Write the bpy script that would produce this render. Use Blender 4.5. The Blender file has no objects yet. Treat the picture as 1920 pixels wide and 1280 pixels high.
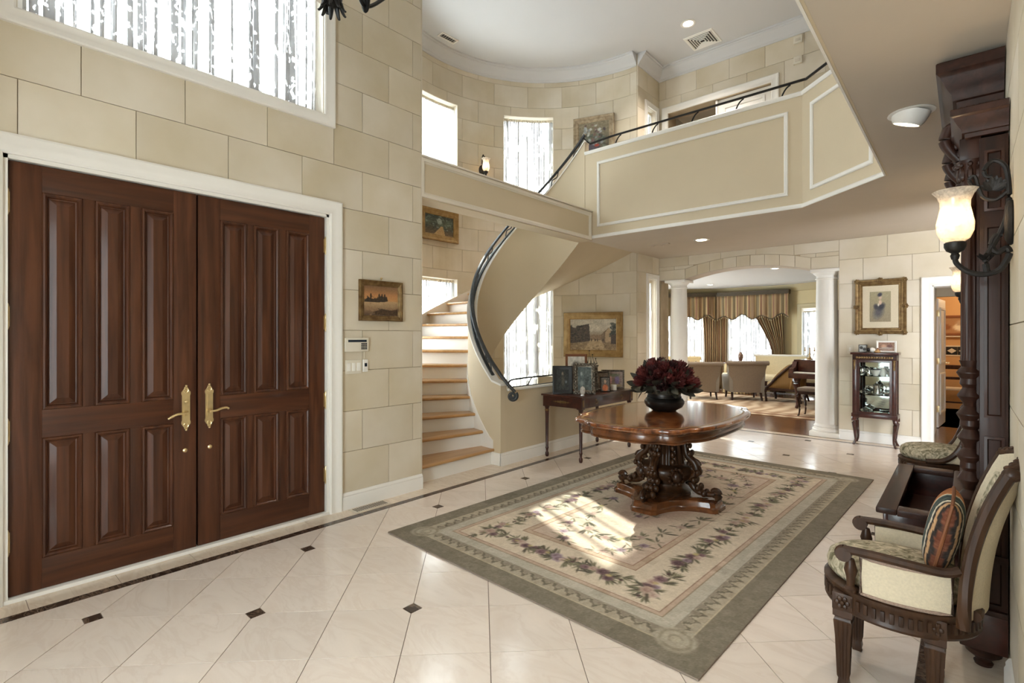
import bpy, bmesh, math, random
import numpy as np
from mathutils import Vector, Matrix, noise as mnoise

PI = math.pi
R = math.radians
C = bpy.context.scene.collection
scene = bpy.context.scene
random.seed(7)
rng = np.random.default_rng(5)

# ------------------------------------------------------------------ camera
cam_d = bpy.data.cameras.new('camera')
cam = bpy.data.objects.new('camera', cam_d)
C.objects.link(cam)
cam.location = (0.0, 0.0, 1.45)
cam.rotation_euler = (R(90), 0, R(41.522))
cam_d.sensor_width = 36.0
cam_d.lens = 18.0
cam_d.shift_y = -11.0 / 1920.0
cam_d.clip_start = 0.02
cam_d.clip_end = 200
scene.camera = cam

# ------------------------------------------------------------------ sky, sun, exposure
world = bpy.data.worlds.new('sky')
scene.world = world
world.use_nodes = True
wn = world.node_tree.nodes
wbg = wn['Background']
wbg.inputs[0].default_value = (0.90, 0.95, 1.0, 1)
wbg.inputs[1].default_value = 8.4

sun_d = bpy.data.lights.new('sun', 'SUN')
sun = bpy.data.objects.new('sun', sun_d)
C.objects.link(sun)
sun_d.energy = 10.0
sun_d.angle = R(0.6)
sun_d.color = (1.0, 0.95, 0.87)
sun.rotation_euler = Vector((0.9, -0.43, -0.966)).to_track_quat('-Z', 'Y').to_euler()
sun.location = (-12, 9, 12)

scene.view_settings.view_transform = 'Standard'
scene.view_settings.look = 'None'
scene.view_settings.gamma = 1.0
scene.view_settings.use_curve_mapping = False
scene.view_settings.exposure = 0.9
scene.cycles.max_bounces = 10
scene.cycles.diffuse_bounces = 6
scene.cycles.glossy_bounces = 4
scene.cycles.transmission_bounces = 6
scene.cycles.transparent_max_bounces = 12
scene.cycles.sample_clamp_indirect = 6.0
scene.cycles.caustics_reflective = False
scene.cycles.caustics_refractive = False

def portal(loc, nrm, w, h, name='window_portal'):
    """a sampling portal in a window opening: adds no light of its own, it only guides the sky's"""
    d = bpy.data.lights.new(name, 'AREA')
    d.shape = 'RECTANGLE'; d.size = w; d.size_y = h
    d.cycles.is_portal = True
    o = bpy.data.objects.new(name, d); C.objects.link(o)
    o.location = loc
    o.rotation_euler = Vector(nrm).to_track_quat('-Z', 'Y').to_euler()
    return o

def point(name, loc, energy, col=(1, .75, .5), radius=.03, parent=None):
    d = bpy.data.lights.new(name, 'POINT'); d.energy = energy; d.color = col; d.shadow_soft_size = radius
    o = bpy.data.objects.new(name, d); C.objects.link(o); o.location = loc
    if parent: o.parent = parent
    return o

def spot(name, loc, direc, energy, col=(1, .90, .80), angle=95, parent=None, radius=.05):
    d = bpy.data.lights.new(name, 'SPOT'); d.energy = energy; d.color = col; d.shadow_soft_size = radius
    d.spot_size = R(angle); d.spot_blend = .6
    o = bpy.data.objects.new(name, d); C.objects.link(o); o.location = loc
    o.rotation_euler = Vector(direc).to_track_quat('-Z', 'Y').to_euler()
    if parent: o.parent = parent
    return o

# ------------------------------------------------------------------ materials
def lin(c):
    if isinstance(c, str):
        c = c.lstrip('#'); c = [int(c[i:i+2], 16) / 255 for i in (0, 2, 4)]
    return tuple((v / 12.92 if v <= .04045 else ((v + .055) / 1.055) ** 2.4) for v in c[:3])

MATS = {}
def new_mat(name):
    m = bpy.data.materials.new(name); m.use_nodes = True
    MATS[name] = m
    nt = m.node_tree
    return m, nt, nt.nodes, nt.links, nt.nodes['Principled BSDF']

def M(name, col, rough=.5, metal=0.0, scale=0, amt=.1, stretch=(1, 1, 1), bump=0.0, bscale=None, rnd=0.0,
      coat=0.0, col2=None, detail=4.0, spec=.5, dist=0.0, trans=0.0):
    """procedural principled material: noise between two tones, optional bump and per-object tone"""
    m, nt, N, L, B = new_mat(name)
    c = lin(col)
    B.inputs['Roughness'].default_value = rough
    B.inputs['Metallic'].default_value = metal
    B.inputs['Specular IOR Level'].default_value = spec
    if coat:
        B.inputs['Coat Weight'].default_value = coat; B.inputs['Coat Roughness'].default_value = .12
    tc = N.new('ShaderNodeTexCoord'); mp = N.new('ShaderNodeMapping')
    mp.inputs['Scale'].default_value = stretch
    L.new(tc.outputs['Object'], mp.inputs['Vector'])
    out = None
    if rnd:
        oi = N.new('ShaderNodeObjectInfo')
        ad = N.new('ShaderNodeVectorMath'); ad.operation = 'MULTIPLY_ADD'
        ad.inputs[1].default_value = (37, 53, 71)
        cmb = N.new('ShaderNodeCombineXYZ')
        for i in range(3): L.new(oi.outputs['Random'], cmb.inputs[i])
        L.new(cmb.outputs[0], ad.inputs[0]); L.new(tc.outputs['Object'], ad.inputs[2])
        L.new(ad.outputs[0], mp.inputs['Vector'])
    if scale:
        nz = N.new('ShaderNodeTexNoise'); nz.inputs['Scale'].default_value = scale
        nz.inputs['Detail'].default_value = detail; nz.inputs['Distortion'].default_value = dist
        L.new(mp.outputs[0], nz.inputs['Vector'])
        rp = N.new('ShaderNodeValToRGB')
        if col2 is None:
            a = tuple(v * (1 - amt) for v in c); b = tuple(min(1, v * (1 + amt)) for v in c)
        else:
            a, b = c, lin(col2)
        rp.color_ramp.elements[0].position = .3; rp.color_ramp.elements[1].position = .7
        rp.color_ramp.elements[0].color = (*a, 1); rp.color_ramp.elements[1].color = (*b, 1)
        L.new(nz.outputs['Fac'], rp.inputs[0]); out = rp.outputs[0]
    if rnd:
        mr = N.new('ShaderNodeMapRange'); mr.inputs[3].default_value = 1 - rnd; mr.inputs[4].default_value = 1 + rnd
        L.new(oi.outputs['Random'], mr.inputs[0])
        mx = N.new('ShaderNodeVectorMath'); mx.operation = 'SCALE'
        if out: L.new(out, mx.inputs[0])
        else: mx.inputs[0].default_value = c
        L.new(mr.outputs[0], mx.inputs['Scale']); out = mx.outputs[0]
    if out: L.new(out, B.inputs['Base Color'])
    else: B.inputs['Base Color'].default_value = (*c, 1)
    if bump:
        bz = N.new('ShaderNodeTexNoise'); bz.inputs['Scale'].default_value = bscale or scale * 3 or 40
        bz.inputs['Detail'].default_value = 3
        L.new(mp.outputs[0], bz.inputs['Vector'])
        bp = N.new('ShaderNodeBump'); bp.inputs['Strength'].default_value = bump; bp.inputs['Distance'].default_value = .01
        L.new(bz.outputs['Fac'], bp.inputs['Height']); L.new(bp.outputs[0], B.inputs['Normal'])
    return m

def mat_vcol(name, rough=.8, bump=0.0, bscale=200, coat=0.0, metal=0.0):
    m, nt, N, L, B = new_mat(name)
    a = N.new('ShaderNodeVertexColor'); a.layer_name = 'Col'
    L.new(a.outputs[0], B.inputs['Base Color']); B.inputs['Roughness'].default_value = rough
    B.inputs['Metallic'].default_value = metal
    if coat: B.inputs['Coat Weight'].default_value = coat
    if bump:
        tc = N.new('ShaderNodeTexCoord'); bz = N.new('ShaderNodeTexNoise'); bz.inputs['Scale'].default_value = bscale
        L.new(tc.outputs['Object'], bz.inputs['Vector'])
        bp = N.new('ShaderNodeBump'); bp.inputs['Strength'].default_value = bump; bp.inputs['Distance'].default_value = .004
        L.new(bz.outputs['Fac'], bp.inputs['Height']); L.new(bp.outputs[0], B.inputs['Normal'])
    return m

def mat_glass(name, tint=(.95, .98, .97), gloss=.12, rough=.02):
    m, nt, N, L, B = new_mat(name)
    N.remove(B); o = N['Material Output']
    t = N.new('ShaderNodeBsdfTransparent'); t.inputs[0].default_value = (*tint, 1)
    g = N.new('ShaderNodeBsdfGlossy'); g.inputs['Roughness'].default_value = rough
    fr = N.new('ShaderNodeLayerWeight'); fr.inputs[0].default_value = gloss
    mx = N.new('ShaderNodeMixShader')
    L.new(fr.outputs['Fresnel'], mx.inputs[0]); L.new(t.outputs[0], mx.inputs[1]); L.new(g.outputs[0], mx.inputs[2])
    L.new(mx.outputs[0], o.inputs[0]); return m

def mat_sheer(name, clear=.42, col=(.95, .95, .94), pat=0.0, pscale=(60, 60, 8), fold=(22, 22, .5), speck=(9, 9, 9), dense=.8, thr=.50, dtr=.018, ddf=.42):
    """thin curtain: part open weave, part translucent thread; lace pattern thickens it"""
    m, nt, N, L, B = new_mat(name)
    N.remove(B); o = N['Material Output']
    t = N.new('ShaderNodeBsdfTransparent'); tl = N.new('ShaderNodeBsdfTranslucent'); df = N.new('ShaderNodeBsdfDiffuse')
    tl.inputs[0].default_value = (*col, 1); df.inputs[0].default_value = (*col, 1)
    m1 = N.new('ShaderNodeMixShader'); m1.inputs[0].default_value = .25
    L.new(tl.outputs[0], m1.inputs[1]); L.new(df.outputs[0], m1.inputs[2])
    m2 = N.new('ShaderNodeMixShader')
    if pat:
        tc = N.new('ShaderNodeTexCoord'); mp = N.new('ShaderNodeMapping'); mp.inputs['Scale'].default_value = pscale
        nz = N.new('ShaderNodeTexNoise'); nz.inputs['Scale'].default_value = 1.0; nz.inputs['Detail'].default_value = 5
        L.new(tc.outputs['Object'], mp.inputs[0]); L.new(mp.outputs[0], nz.inputs['Vector'])
        mr = N.new('ShaderNodeMapRange'); mr.inputs[1].default_value = .38; mr.inputs[2].default_value = .62
        mr.inputs[3].default_value = 1 - clear - pat; mr.inputs[4].default_value = 1 - clear + pat
        L.new(nz.outputs['Fac'], mr.inputs[0]); L.new(mr.outputs[0], m2.inputs[0])
    else:
        m2.inputs[0].default_value = 1 - clear
    L.new(t.outputs[0], m2.inputs[1]); L.new(m1.outputs[0], m2.inputs[2])
    # bunched folds and woven figures let little light through
    tc = N.new('ShaderNodeTexCoord')
    def nz_(sc, det):
        mp = N.new('ShaderNodeMapping'); mp.inputs['Scale'].default_value = sc
        n = N.new('ShaderNodeTexNoise'); n.inputs['Scale'].default_value = 1.0; n.inputs['Detail'].default_value = det
        L.new(tc.outputs['Object'], mp.inputs[0]); L.new(mp.outputs[0], n.inputs['Vector']); return n
    def ramp(n, a, b, hi=1.0):
        r = N.new('ShaderNodeMapRange'); r.inputs[1].default_value = a; r.inputs[2].default_value = b; r.inputs[4].default_value = hi
        L.new(n.outputs['Fac'], r.inputs[0]); return r
    s1 = ramp(nz_(fold, 1.5), thr, thr+.035); s2 = ramp(nz_(speck, 1.5), .36, .42)
    mu = N.new('ShaderNodeMath'); mu.operation = 'MULTIPLY'; L.new(s1.outputs[0], mu.inputs[0]); L.new(s2.outputs[0], mu.inputs[1])
    mk = N.new('ShaderNodeMath'); mk.operation = 'MULTIPLY'; mk.inputs[1].default_value = dense; L.new(mu.outputs[0], mk.inputs[0])
    dt = N.new('ShaderNodeBsdfTranslucent'); dt.inputs[0].default_value = (dtr, dtr, dtr*1.04, 1)
    dd = N.new('ShaderNodeBsdfDiffuse'); dd.inputs[0].default_value = (ddf, ddf, ddf*1.02, 1)
    ad = N.new('ShaderNodeAddShader'); L.new(dt.outputs[0], ad.inputs[0]); L.new(dd.outputs[0], ad.inputs[1])
    m3 = N.new('ShaderNodeMixShader'); L.new(mk.outputs[0], m3.inputs[0]); L.new(m2.outputs[0], m3.inputs[1]); L.new(ad.outputs[0], m3.inputs[2])
    L.new(m3.outputs[0], o.inputs[0]); return m

def mat_frost(name):
    """seeded lamp glass: clear and milky patches with a gloss"""
    m, nt, N, L, B = new_mat(name)
    N.remove(B); o = N['Material Output']
    t = N.new('ShaderNodeBsdfTransparent'); t.inputs[0].default_value = (.97, .95, .92, 1)
    tl = N.new('ShaderNodeBsdfTranslucent'); tl.inputs[0].default_value = (.95, .88, .78, 1)
    df = N.new('ShaderNodeBsdfDiffuse'); df.inputs[0].default_value = (.9, .85, .78, 1)
    g = N.new('ShaderNodeBsdfGlossy'); g.inputs['Roughness'].default_value = .08
    tc = N.new('ShaderNodeTexCoord'); nz = N.new('ShaderNodeTexNoise'); nz.inputs['Scale'].default_value = 70
    L.new(tc.outputs['Object'], nz.inputs['Vector'])
    mr = N.new('ShaderNodeMapRange'); mr.inputs[1].default_value = .35; mr.inputs[2].default_value = .7; mr.inputs[3].default_value = .35; mr.inputs[4].default_value = .65
    L.new(nz.outputs['Fac'], mr.inputs[0])
    a = N.new('ShaderNodeMixShader'); a.inputs[0].default_value = .5; L.new(tl.outputs[0], a.inputs[1]); L.new(df.outputs[0], a.inputs[2])
    b = N.new('ShaderNodeMixShader'); L.new(mr.outputs[0], b.inputs[0]); L.new(t.outputs[0], b.inputs[1]); L.new(a.outputs[0], b.inputs[2])
    c = N.new('ShaderNodeMixShader'); c.inputs[0].default_value = .06; L.new(b.outputs[0], c.inputs[1]); L.new(g.outputs[0], c.inputs[2])
    L.new(c.outputs[0], o.inputs[0]); return m

def mat_emit(name, col, strength):
    m, nt, N, L, B = new_mat(name)
    B.inputs['Base Color'].default_value = (*lin(col), 1)
    B.inputs['Emission Color'].default_value = (*lin(col), 1); B.inputs['Emission Strength'].default_value = strength
    return m

def mat_marble(name, base, vein, scale=2.2, rough=.16, rnd=.05, vamt=.35, spec=.5):
    m, nt, N, L, B = new_mat(name)
    tc = N.new('ShaderNodeTexCoord'); oi = N.new('ShaderNodeObjectInfo')
    cmb = N.new('ShaderNodeCombineXYZ')
    for i in range(3): L.new(oi.outputs['Random'], cmb.inputs[i])
    ad = N.new('ShaderNodeVectorMath'); ad.operation = 'MULTIPLY_ADD'; ad.inputs[1].default_value = (91, 57, 33)
    L.new(cmb.outputs[0], ad.inputs[0]); L.new(tc.outputs['Object'], ad.inputs[2])
    mp = N.new('ShaderNodeMapping'); mp.inputs['Scale'].default_value = (1, 2.6, 1); mp.inputs['Rotation'].default_value = (0, 0, .5)
    L.new(ad.outputs[0], mp.inputs[0])
    n1 = N.new('ShaderNodeTexNoise'); n1.inputs['Scale'].default_value = scale; n1.inputs['Detail'].default_value = 6
    n1.inputs['Distortion'].default_value = 1.4; n1.inputs['Roughness'].default_value = .6
    L.new(mp.outputs[0], n1.inputs['Vector'])
    rp = N.new('ShaderNodeValToRGB'); e = rp.color_ramp.elements
    b, v = lin(base), lin(vein)
    e[0].position = .25; e[0].color = (*[x + (y - x) * vamt * 1.6 for x, y in zip(b, v)], 1)
    e[1].position = .72; e[1].color = (*[min(1, x * 1.05) for x in b], 1)
    k = e.new(.46); k.color = (*b, 1)
    k = e.new(.5); k.color = (*[x + (y - x) * vamt for x, y in zip(b, v)], 1)
    k = e.new(.55); k.color = (*b, 1)
    L.new(n1.outputs['Fac'], rp.inputs[0])
    mr = N.new('ShaderNodeMapRange'); mr.inputs[3].default_value = 1 - rnd; mr.inputs[4].default_value = 1 + rnd
    L.new(oi.outputs['Random'], mr.inputs[0])
    sc = N.new('ShaderNodeVectorMath'); sc.operation = 'SCALE'
    L.new(rp.outputs[0], sc.inputs[0]); L.new(mr.outputs[0], sc.inputs['Scale'])
    L.new(sc.outputs[0], B.inputs['Base Color'])
    n2 = N.new('ShaderNodeTexNoise'); n2.inputs['Scale'].default_value = 5; L.new(ad.outputs[0], n2.inputs['Vector'])
    r2 = N.new('ShaderNodeMapRange'); r2.inputs[3].default_value = rough * .7; r2.inputs[4].default_value = rough * 1.4
    L.new(n2.outputs['Fac'], r2.inputs[0]); L.new(r2.outputs[0], B.inputs['Roughness'])
    B.inputs['Specular IOR Level'].default_value = spec
    return m

def mat_wood(name, c1, c2, rough=.35, axis=2, freq=1.0, coat=.3, rnd=.06, spec=.28):
    """long-grain wood: noise stretched along one axis"""
    st = [14 * freq] * 3; st[axis] = .9 * freq
    return M(name, c1, rough, scale=1.6, col2=c2, stretch=tuple(st), detail=5, rnd=rnd, coat=coat, dist=.6, bump=.08, bscale=6, spec=spec)

def mat_stripe(name, cols, freq, axis=0, rough=.75):
    m, nt, N, L, B = new_mat(name)
    tc = N.new('ShaderNodeTexCoord'); sp = N.new('ShaderNodeSeparateXYZ'); L.new(tc.outputs['UV'], sp.inputs[0])
    mu = N.new('ShaderNodeMath'); mu.operation = 'MULTIPLY'; mu.inputs[1].default_value = freq; L.new(sp.outputs[axis], mu.inputs[0])
    fr = N.new('ShaderNodeMath'); fr.operation = 'FRACT'; L.new(mu.outputs[0], fr.inputs[0])
    rp = N.new('ShaderNodeValToRGB'); rp.color_ramp.interpolation = 'CONSTANT'; e = rp.color_ramp.elements
    for i, (p, c) in enumerate(cols):
        if i < 2: k = e[i]; k.position = p
        else: k = e.new(p)
        k.color = (*lin(c), 1)
    L.new(fr.outputs[0], rp.inputs[0]); L.new(rp.outputs[0], B.inputs['Base Color']); B.inputs['Roughness'].default_value = rough
    return m

def m_(n): return MATS[n]

M('stone', '#c7ba9f', .75, scale=1.4, col2='#dbd2c2', rnd=.05, bump=.10, bscale=18)
M('mortar', '#b3a186', .9, scale=6, amt=.1)
M('plaster', '#cdbea3', .8, scale=3, amt=.02)
M('plaster_soffit', '#c4b8a8', .85, scale=3, amt=.02)
M('ceiling_white', '#cfcfd0', .85, scale=2, amt=.01)
M('trim_white', '#e9e6e0', .45, scale=3, amt=.015)
M('warm_white', '#ded6c8', .5, scale=3, amt=.02)
mat_marble('marble', '#e6dacf', '#c9b3a2', rough=.16, scale=1.5, vamt=.2)
mat_marble('marble_border', '#e0d2c0', '#c4ab94', rough=.2)
mat_marble('dark_marble', '#3a2c24', '#8a7664', scale=5, rough=.22, rnd=.15, vamt=.5)
M('grout', '#75665a', .9, scale=20, amt=.1)
mat_wood('door_wood', '#381d11', '#5a3521', .42, 2, 1.0, .12, .05)
mat_wood('door_wood_rail', '#391e12', '#58331f', .42, 1, 1.0, .12, .05)
mat_wood('tread_wood', '#a67c4e', '#c49a6a', .35, 1, .8, .3, .05)
mat_wood('plank_wood', '#5e3a20', '#7d5230', .25, 0, .8, .4, .12)
mat_wood('dark_wood', '#22120c', '#3d2217', .48, 2, 1.0, .08)
mat_wood('dark_wood_y', '#24140d', '#402419', .48, 1, 1.0, .08)
mat_wood('chair_wood', '#2c1b11', '#48301f', .45, 2, 1.2, .1)
mat_wood('walnut', '#43291a', '#7a4a28', .26, 1, .5, .6)
mat_wood('carved_wood', '#26170d', '#4a2e18', .42, 2, .8, .25)
mat_wood('mahogany', '#2d1611', '#48231a', .3, 1, .8, .5)
M('brass', '#e2cc9c', .3, metal=.9, scale=30, amt=.08)
M('gold_leaf', '#8d744c', .45, metal=.6, scale=22, col2='#64492a', bump=.25, bscale=60)
M('gold_bright', '#a88a58', .42, metal=.5, scale=14, col2='#8a6c40', bump=.1, bscale=40)
M('silver_frame', '#8a8276', .35, metal=.9, scale=40, col2='#4d463c', bump=.5, bscale=90)
M('iron', '#2b2826', .5, metal=.6, scale=30, amt=.25, bump=.2, bscale=60)
M('iron_grey', '#4a4d50', .45, metal=.7, scale=20, amt=.15)
M('iron_black', '#1d1c1b', .5, metal=.5, scale=20, amt=.2)
M('black', '#131211', .5, scale=20, amt=.2)
M('bronze_bowl', '#26221f', .38, metal=.55, scale=9, amt=.35, bump=.05)
M('cream_fabric', '#cfc3aa', .9, scale=120, amt=.07, bump=.2, bscale=300)
M('braid', '#a08a7c', .9, scale=200, amt=.2, bump=.6, bscale=260)
M('tapestry', '#5f5a40', .95, scale=20, col2='#d6cab0', bump=.3, bscale=120, dist=2.2, detail=2)
M('taupe_fabric', '#85786b', .9, scale=60, amt=.08, bump=.2, bscale=200)
M('taupe_light', '#8b857d', .9, scale=60, amt=.08)
M('ivory_fabric', '#d8c9a6', .85, scale=40, amt=.05)
M('ivory_tuft', '#cdb98f', .8, scale=30, amt=.06)
M('plastic_ivory', '#ddd6c6', .45)
M('plastic_white', '#ece9e2', .4)
M('lcd', '#232a33', .2)
M('vent_metal', '#cfc6b6', .45, scale=30, amt=.04)
M('vent_dark', '#4b4742', .7)
M('silverware', '#b8b4ae', .22, metal=.95, scale=20, amt=.2)
M('china', '#c9c4bd', .25, scale=12, amt=.25, coat=.5)
M('mirror', '#dfe4e2', .03, metal=1.0)
M('protea', '#3f1618', .6, scale=20, col2='#6a2c27', rnd=.25)
M('protea_dark', '#2a0e10', .65, scale=20, col2='#471c1c', rnd=.25)
M('dry_leaf', '#26241c', .6, scale=14, col2='#4d4a3c', rnd=.35)
M('orange_wall', '#d0a878', .8, scale=2, amt=.04)
M('lace_pelmet', '#d9cfbb', .9, scale=50, amt=.1)
M('lr_wall', '#c0b18c', .85, scale=3, amt=.03)
M('lr_trim', '#b3a684', .6, scale=3, amt=.03)
M('cornice_dark', '#4b4030', .6, scale=10, amt=.15)
M('ceramic_urn', '#5b4238', .3, scale=8, col2='#8a6a56', coat=.4)
M('red_brown', '#7a4a2a', .7, scale=8, amt=.2)
mat_glass('pane_glass')
mat_frost('seed_glass')
mat_sheer('sheer', .46, pat=.2, pscale=(26, 26, 1.5), fold=(34, 34, .25), speck=(9, 9, 5), dense=1.0)
mat_sheer('sheer_pleat', .40, pat=.2, pscale=(26, 26, 1.5), fold=(26, 26, .2), speck=(9, 9, 5), dense=1.0, thr=.455, dtr=.040, ddf=.45)
mat_sheer('sheer_thin', .55, pat=.1, pscale=(12, 12, .8), fold=(34, 34, .25), speck=(9, 9, 5), dense=.25)
mat_sheer('sheer_lace', .45, col=(.6, .6, .61), pat=.42, pscale=(30, 30, 2.0), fold=(24, 24, .22), speck=(30, 30, 22), dense=1.0)
mat_emit('bulb_warm', '#ffd9a0', 12.0)
mat_emit('bulb_disc', '#fff0d0', 7.0)
mat_vcol('print', .6)
mat_vcol('oil_paint', .45, bump=.25, bscale=70)
mat_vcol('rug_wool', .95, bump=.35, bscale=260)
mat_stripe('drape_stripe', [(0, '#84694c'), (.30, '#a58c66'), (.40, '#7c6d52'), (.66, '#b39a70'), (.74, '#836049'), (.90, '#98805c')], 1.0)
mat_stripe('skirt_stripe', [(0, '#b99d6a'), (.25, '#6b604c'), (.5, '#c9b98c'), (.75, '#8a7350')], 1.0)
mat_stripe('brown_stripe', [(0, '#8a6c3e'), (.5, '#77592f')], 22.0)
# ------------------------------------------------------------------ mesh helpers
class MB:
    """collects faces; build() links them as ONE mesh object"""
    def __init__(self, t=None):
        self.v = []; self.f = []; self.uv = None; self.t = t or Matrix.Identity(4); self.cols = None
    def add(self, vs, fs):
        o = len(self.v); t = self.t
        self.v += [tuple(t @ Vector(p)) for p in vs]
        self.f += [tuple(i + o for i in f) for f in fs]
        return self
    def box(self, x0, x1, y0, y1, z0, z1, b=0.0):
        if b <= 0:
            vs = [(x, y, z) for x in (x0, x1) for y in (y0, y1) for z in (z0, z1)]
            return self.add(vs, [(0, 1, 3, 2), (4, 6, 7, 5), (0, 4, 5, 1), (2, 3, 7, 6), (0, 2, 6, 4), (1, 5, 7, 3)])
        bm = bmesh.new()
        bmesh.ops.create_cube(bm, size=1, matrix=Matrix.Translation(((x0+x1)/2, (y0+y1)/2, (z0+z1)/2)) @ Matrix.Diagonal((x1-x0, y1-y0, z1-z0, 1)))
        bmesh.ops.bevel(bm, geom=bm.edges[:], offset=b, segments=2, affect='EDGES', profile=.6)
        return self.bm(bm)
    def bm(self, bm):
        bm.verts.index_update()
        self.add([v.co[:] for v in bm.verts], [tuple(v.index for v in f.verts) for f in bm.faces]); bm.free(); return self
    def cbox(self, c, s, b=0.0):
        return self.box(c[0]-s[0]/2, c[0]+s[0]/2, c[1]-s[1]/2, c[1]+s[1]/2, c[2]-s[2]/2, c[2]+s[2]/2, b)
    def prism(self, poly, z0, z1, axis=2):
        """polygon (2D) extruded along an axis: axis 2 -> xy plane, 1 -> xz plane, 0 -> yz plane"""
        n = len(poly)
        def p3(p, h): return {2: (p[0], p[1], h), 1: (p[0], h, p[1]), 0: (h, p[0], p[1])}[axis]
        vs = [p3(p, z0) for p in poly] + [p3(p, z1) for p in poly]
        return self.add(vs, [tuple(range(n))[::-1], tuple(range(n, 2*n))] + [(i, (i+1) % n, (i+1) % n + n, i + n) for i in range(n)])
    def loft(self, rings, closed=True, cap0=True, cap1=True, loop=False):
        """rings: equal length lists of points"""
        n = len(rings[0]); vs = [p for r in rings for p in r]; fs = []
        m = len(rings)
        for j in range(m if loop else m - 1):
            a = j * n; b = ((j + 1) % m) * n
            for i in range(n if closed else n - 1):
                k = (i + 1) % n; fs.append((a+i, a+k, b+k, b+i))
        if not loop and closed:
            if cap0: fs.append(tuple(range(n))[::-1])
            if cap1: fs.append(tuple(range((m-1)*n, m*n)))
        return self.add(vs, fs)
    def lathe(self, prof, seg=20, c=(0, 0, 0), sx=1.0, sy=1.0, a0=0, a1=2*PI):
        full = abs(a1 - a0 - 2*PI) < 1e-6
        n = seg if full else seg + 1
        rings = [[(c[0] + r*sx*math.cos(a0+(a1-a0)*i/seg), c[1] + r*sy*math.sin(a0+(a1-a0)*i/seg), c[2]+z) for i in range(n)] for r, z in prof]
        return self.loft(rings, closed=full)
    def tube(self, pts, r, seg=8, cap=True, sx=1.0, up=(0, 0, 1), sy=1.0):
        pts = [Vector(p) for p in pts]; n = len(pts); rings = []
        u0 = Vector(up)
        for i, p in enumerate(pts):
            d = (pts[min(i+1, n-1)] - pts[max(i-1, 0)])
            if d.length < 1e-9: d = Vector((0, 0, 1))
            d.normalize()
            s = d.cross(u0)
            if s.length < 1e-4: s = d.cross(Vector((1, 0, 0)))
            if s.length < 1e-4: s = d.cross(Vector((0, 1, 0)))
            s.normalize(); w = s.cross(d); 
            rr = r[i] if isinstance(r, (list, tuple)) else r
            rings.append([tuple(p + s*(math.cos(2*PI*k/seg)*rr*sx) + w*(math.sin(2*PI*k/seg)*rr*sy)) for k in range(seg)])
        return self.loft(rings, True, cap, cap)
    def ball(self, c, r, seg=12, rings=8):
        if not isinstance(r, (tuple, list)): r = (r, r, r)
        prof = []
        vs = [(c[0], c[1], c[2]-r[2])]; fs = []
        for j in range(1, rings):
            t = -PI/2 + PI*j/rings
            for i in range(seg):
                a = 2*PI*i/seg; vs.append((c[0]+r[0]*math.cos(t)*math.cos(a), c[1]+r[1]*math.cos(t)*math.sin(a), c[2]+r[2]*math.sin(t)))
        vs.append((c[0], c[1], c[2]+r[2])); top = len(vs)-1
        for i in range(seg): fs.append((0, 1+(i+1) % seg, 1+i))
        for j in range(rings-2):
            for i in range(seg):
                a = 1+j*seg; b = a+seg; k = (i+1) % seg; fs.append((a+i, a+k, b+k, b+i))
        a = 1+(rings-2)*seg
        for i in range(seg): fs.append((a+i, a+(i+1) % seg, top))
        return self.add(vs, fs)
    def grid(self, fn, nu, nv):
        """surface fn(u,v) u,v in 0..1"""
        vs = [tuple(fn(i/nu, j/nv)) for j in range(nv+1) for i in range(nu+1)]
        w = nu+1
        return self.add(vs, [(j*w+i, j*w+i+1, (j+1)*w+i+1, (j+1)*w+i) for j in range(nv) for i in range(nu)])
    def slab(self, fn, nu, nv):
        """closed solid fn(u,v,s) with s=0/1 the two faces"""
        w = nu+1; n = w*(nv+1)
        vs = [tuple(fn(i/nu, j/nv, s)) for s in (0, 1) for j in range(nv+1) for i in range(nu+1)]
        fs = []
        for j in range(nv):
            for i in range(nu):
                a = j*w+i; fs.append((a, a+w, a+w+1, a+1)); fs.append((n+a, n+a+1, n+a+w+1, n+a+w))
        for i in range(nu):
            fs.append((i, i+1, n+i+1, n+i)); a = nv*w+i; fs.append((a+1, a, n+a, n+a+1))
        for j in range(nv):
            a = j*w; fs.append((a+w, a, n+a, n+a+w)); a = j*w+nu; fs.append((a, a+w, n+a+w, n+a))
        return self.add(vs, fs)
    def frame(self, u0, u1, v0, v1, prof, mp, openb=False):
        """mitred rectangular moulding: prof is a closed list of (outward offset, depth), mp(u,v,d)->xyz"""
        rings = []
        if openb:
            cs = [(u0, v0, -1, 0), (u0, v1, -1, 1), (u1, v1, 1, 1), (u1, v0, 1, 0)]
        else:
            cs = [(u0, v0, -1, -1), (u0, v1, -1, 1), (u1, v1, 1, 1), (u1, v0, 1, -1)]
        for u, v, su, sv in cs:
            rings.append([mp(u+su*o, v+sv*o, d) for o, d in prof])
        return self.loft(rings, True, loop=not openb)
    def build(self, name, mat=None, parent=None, smooth=35, label=None, cat=None, group=None, kind=None, recalc=True, loc=None, rot=None):
        me = bpy.data.meshes.new(name)
        me.from_pydata(self.v, [], self.f)
        if recalc:
            bm = bmesh.new(); bm.from_mesh(me); bmesh.ops.recalc_face_normals(bm, faces=bm.faces[:]); bm.to_mesh(me); bm.free()
        if smooth:
            me.shade_smooth()
            me.set_sharp_from_angle(angle=R(smooth))
        if mat: me.materials.append(MATS[mat] if isinstance(mat, str) else mat)
        o = bpy.data.objects.new(name, me); C.objects.link(o)
        if parent: o.parent = parent
        if loc: o.location = loc
        if rot: o.rotation_euler = rot
        tag(o, label, cat, group, kind)
        return o

def tag(o, label=None, cat=None, group=None, kind=None):
    if label: o['label'] = label
    if cat: o['category'] = cat
    if group: o['group'] = group
    if kind: o['kind'] = kind
    return o

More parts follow.
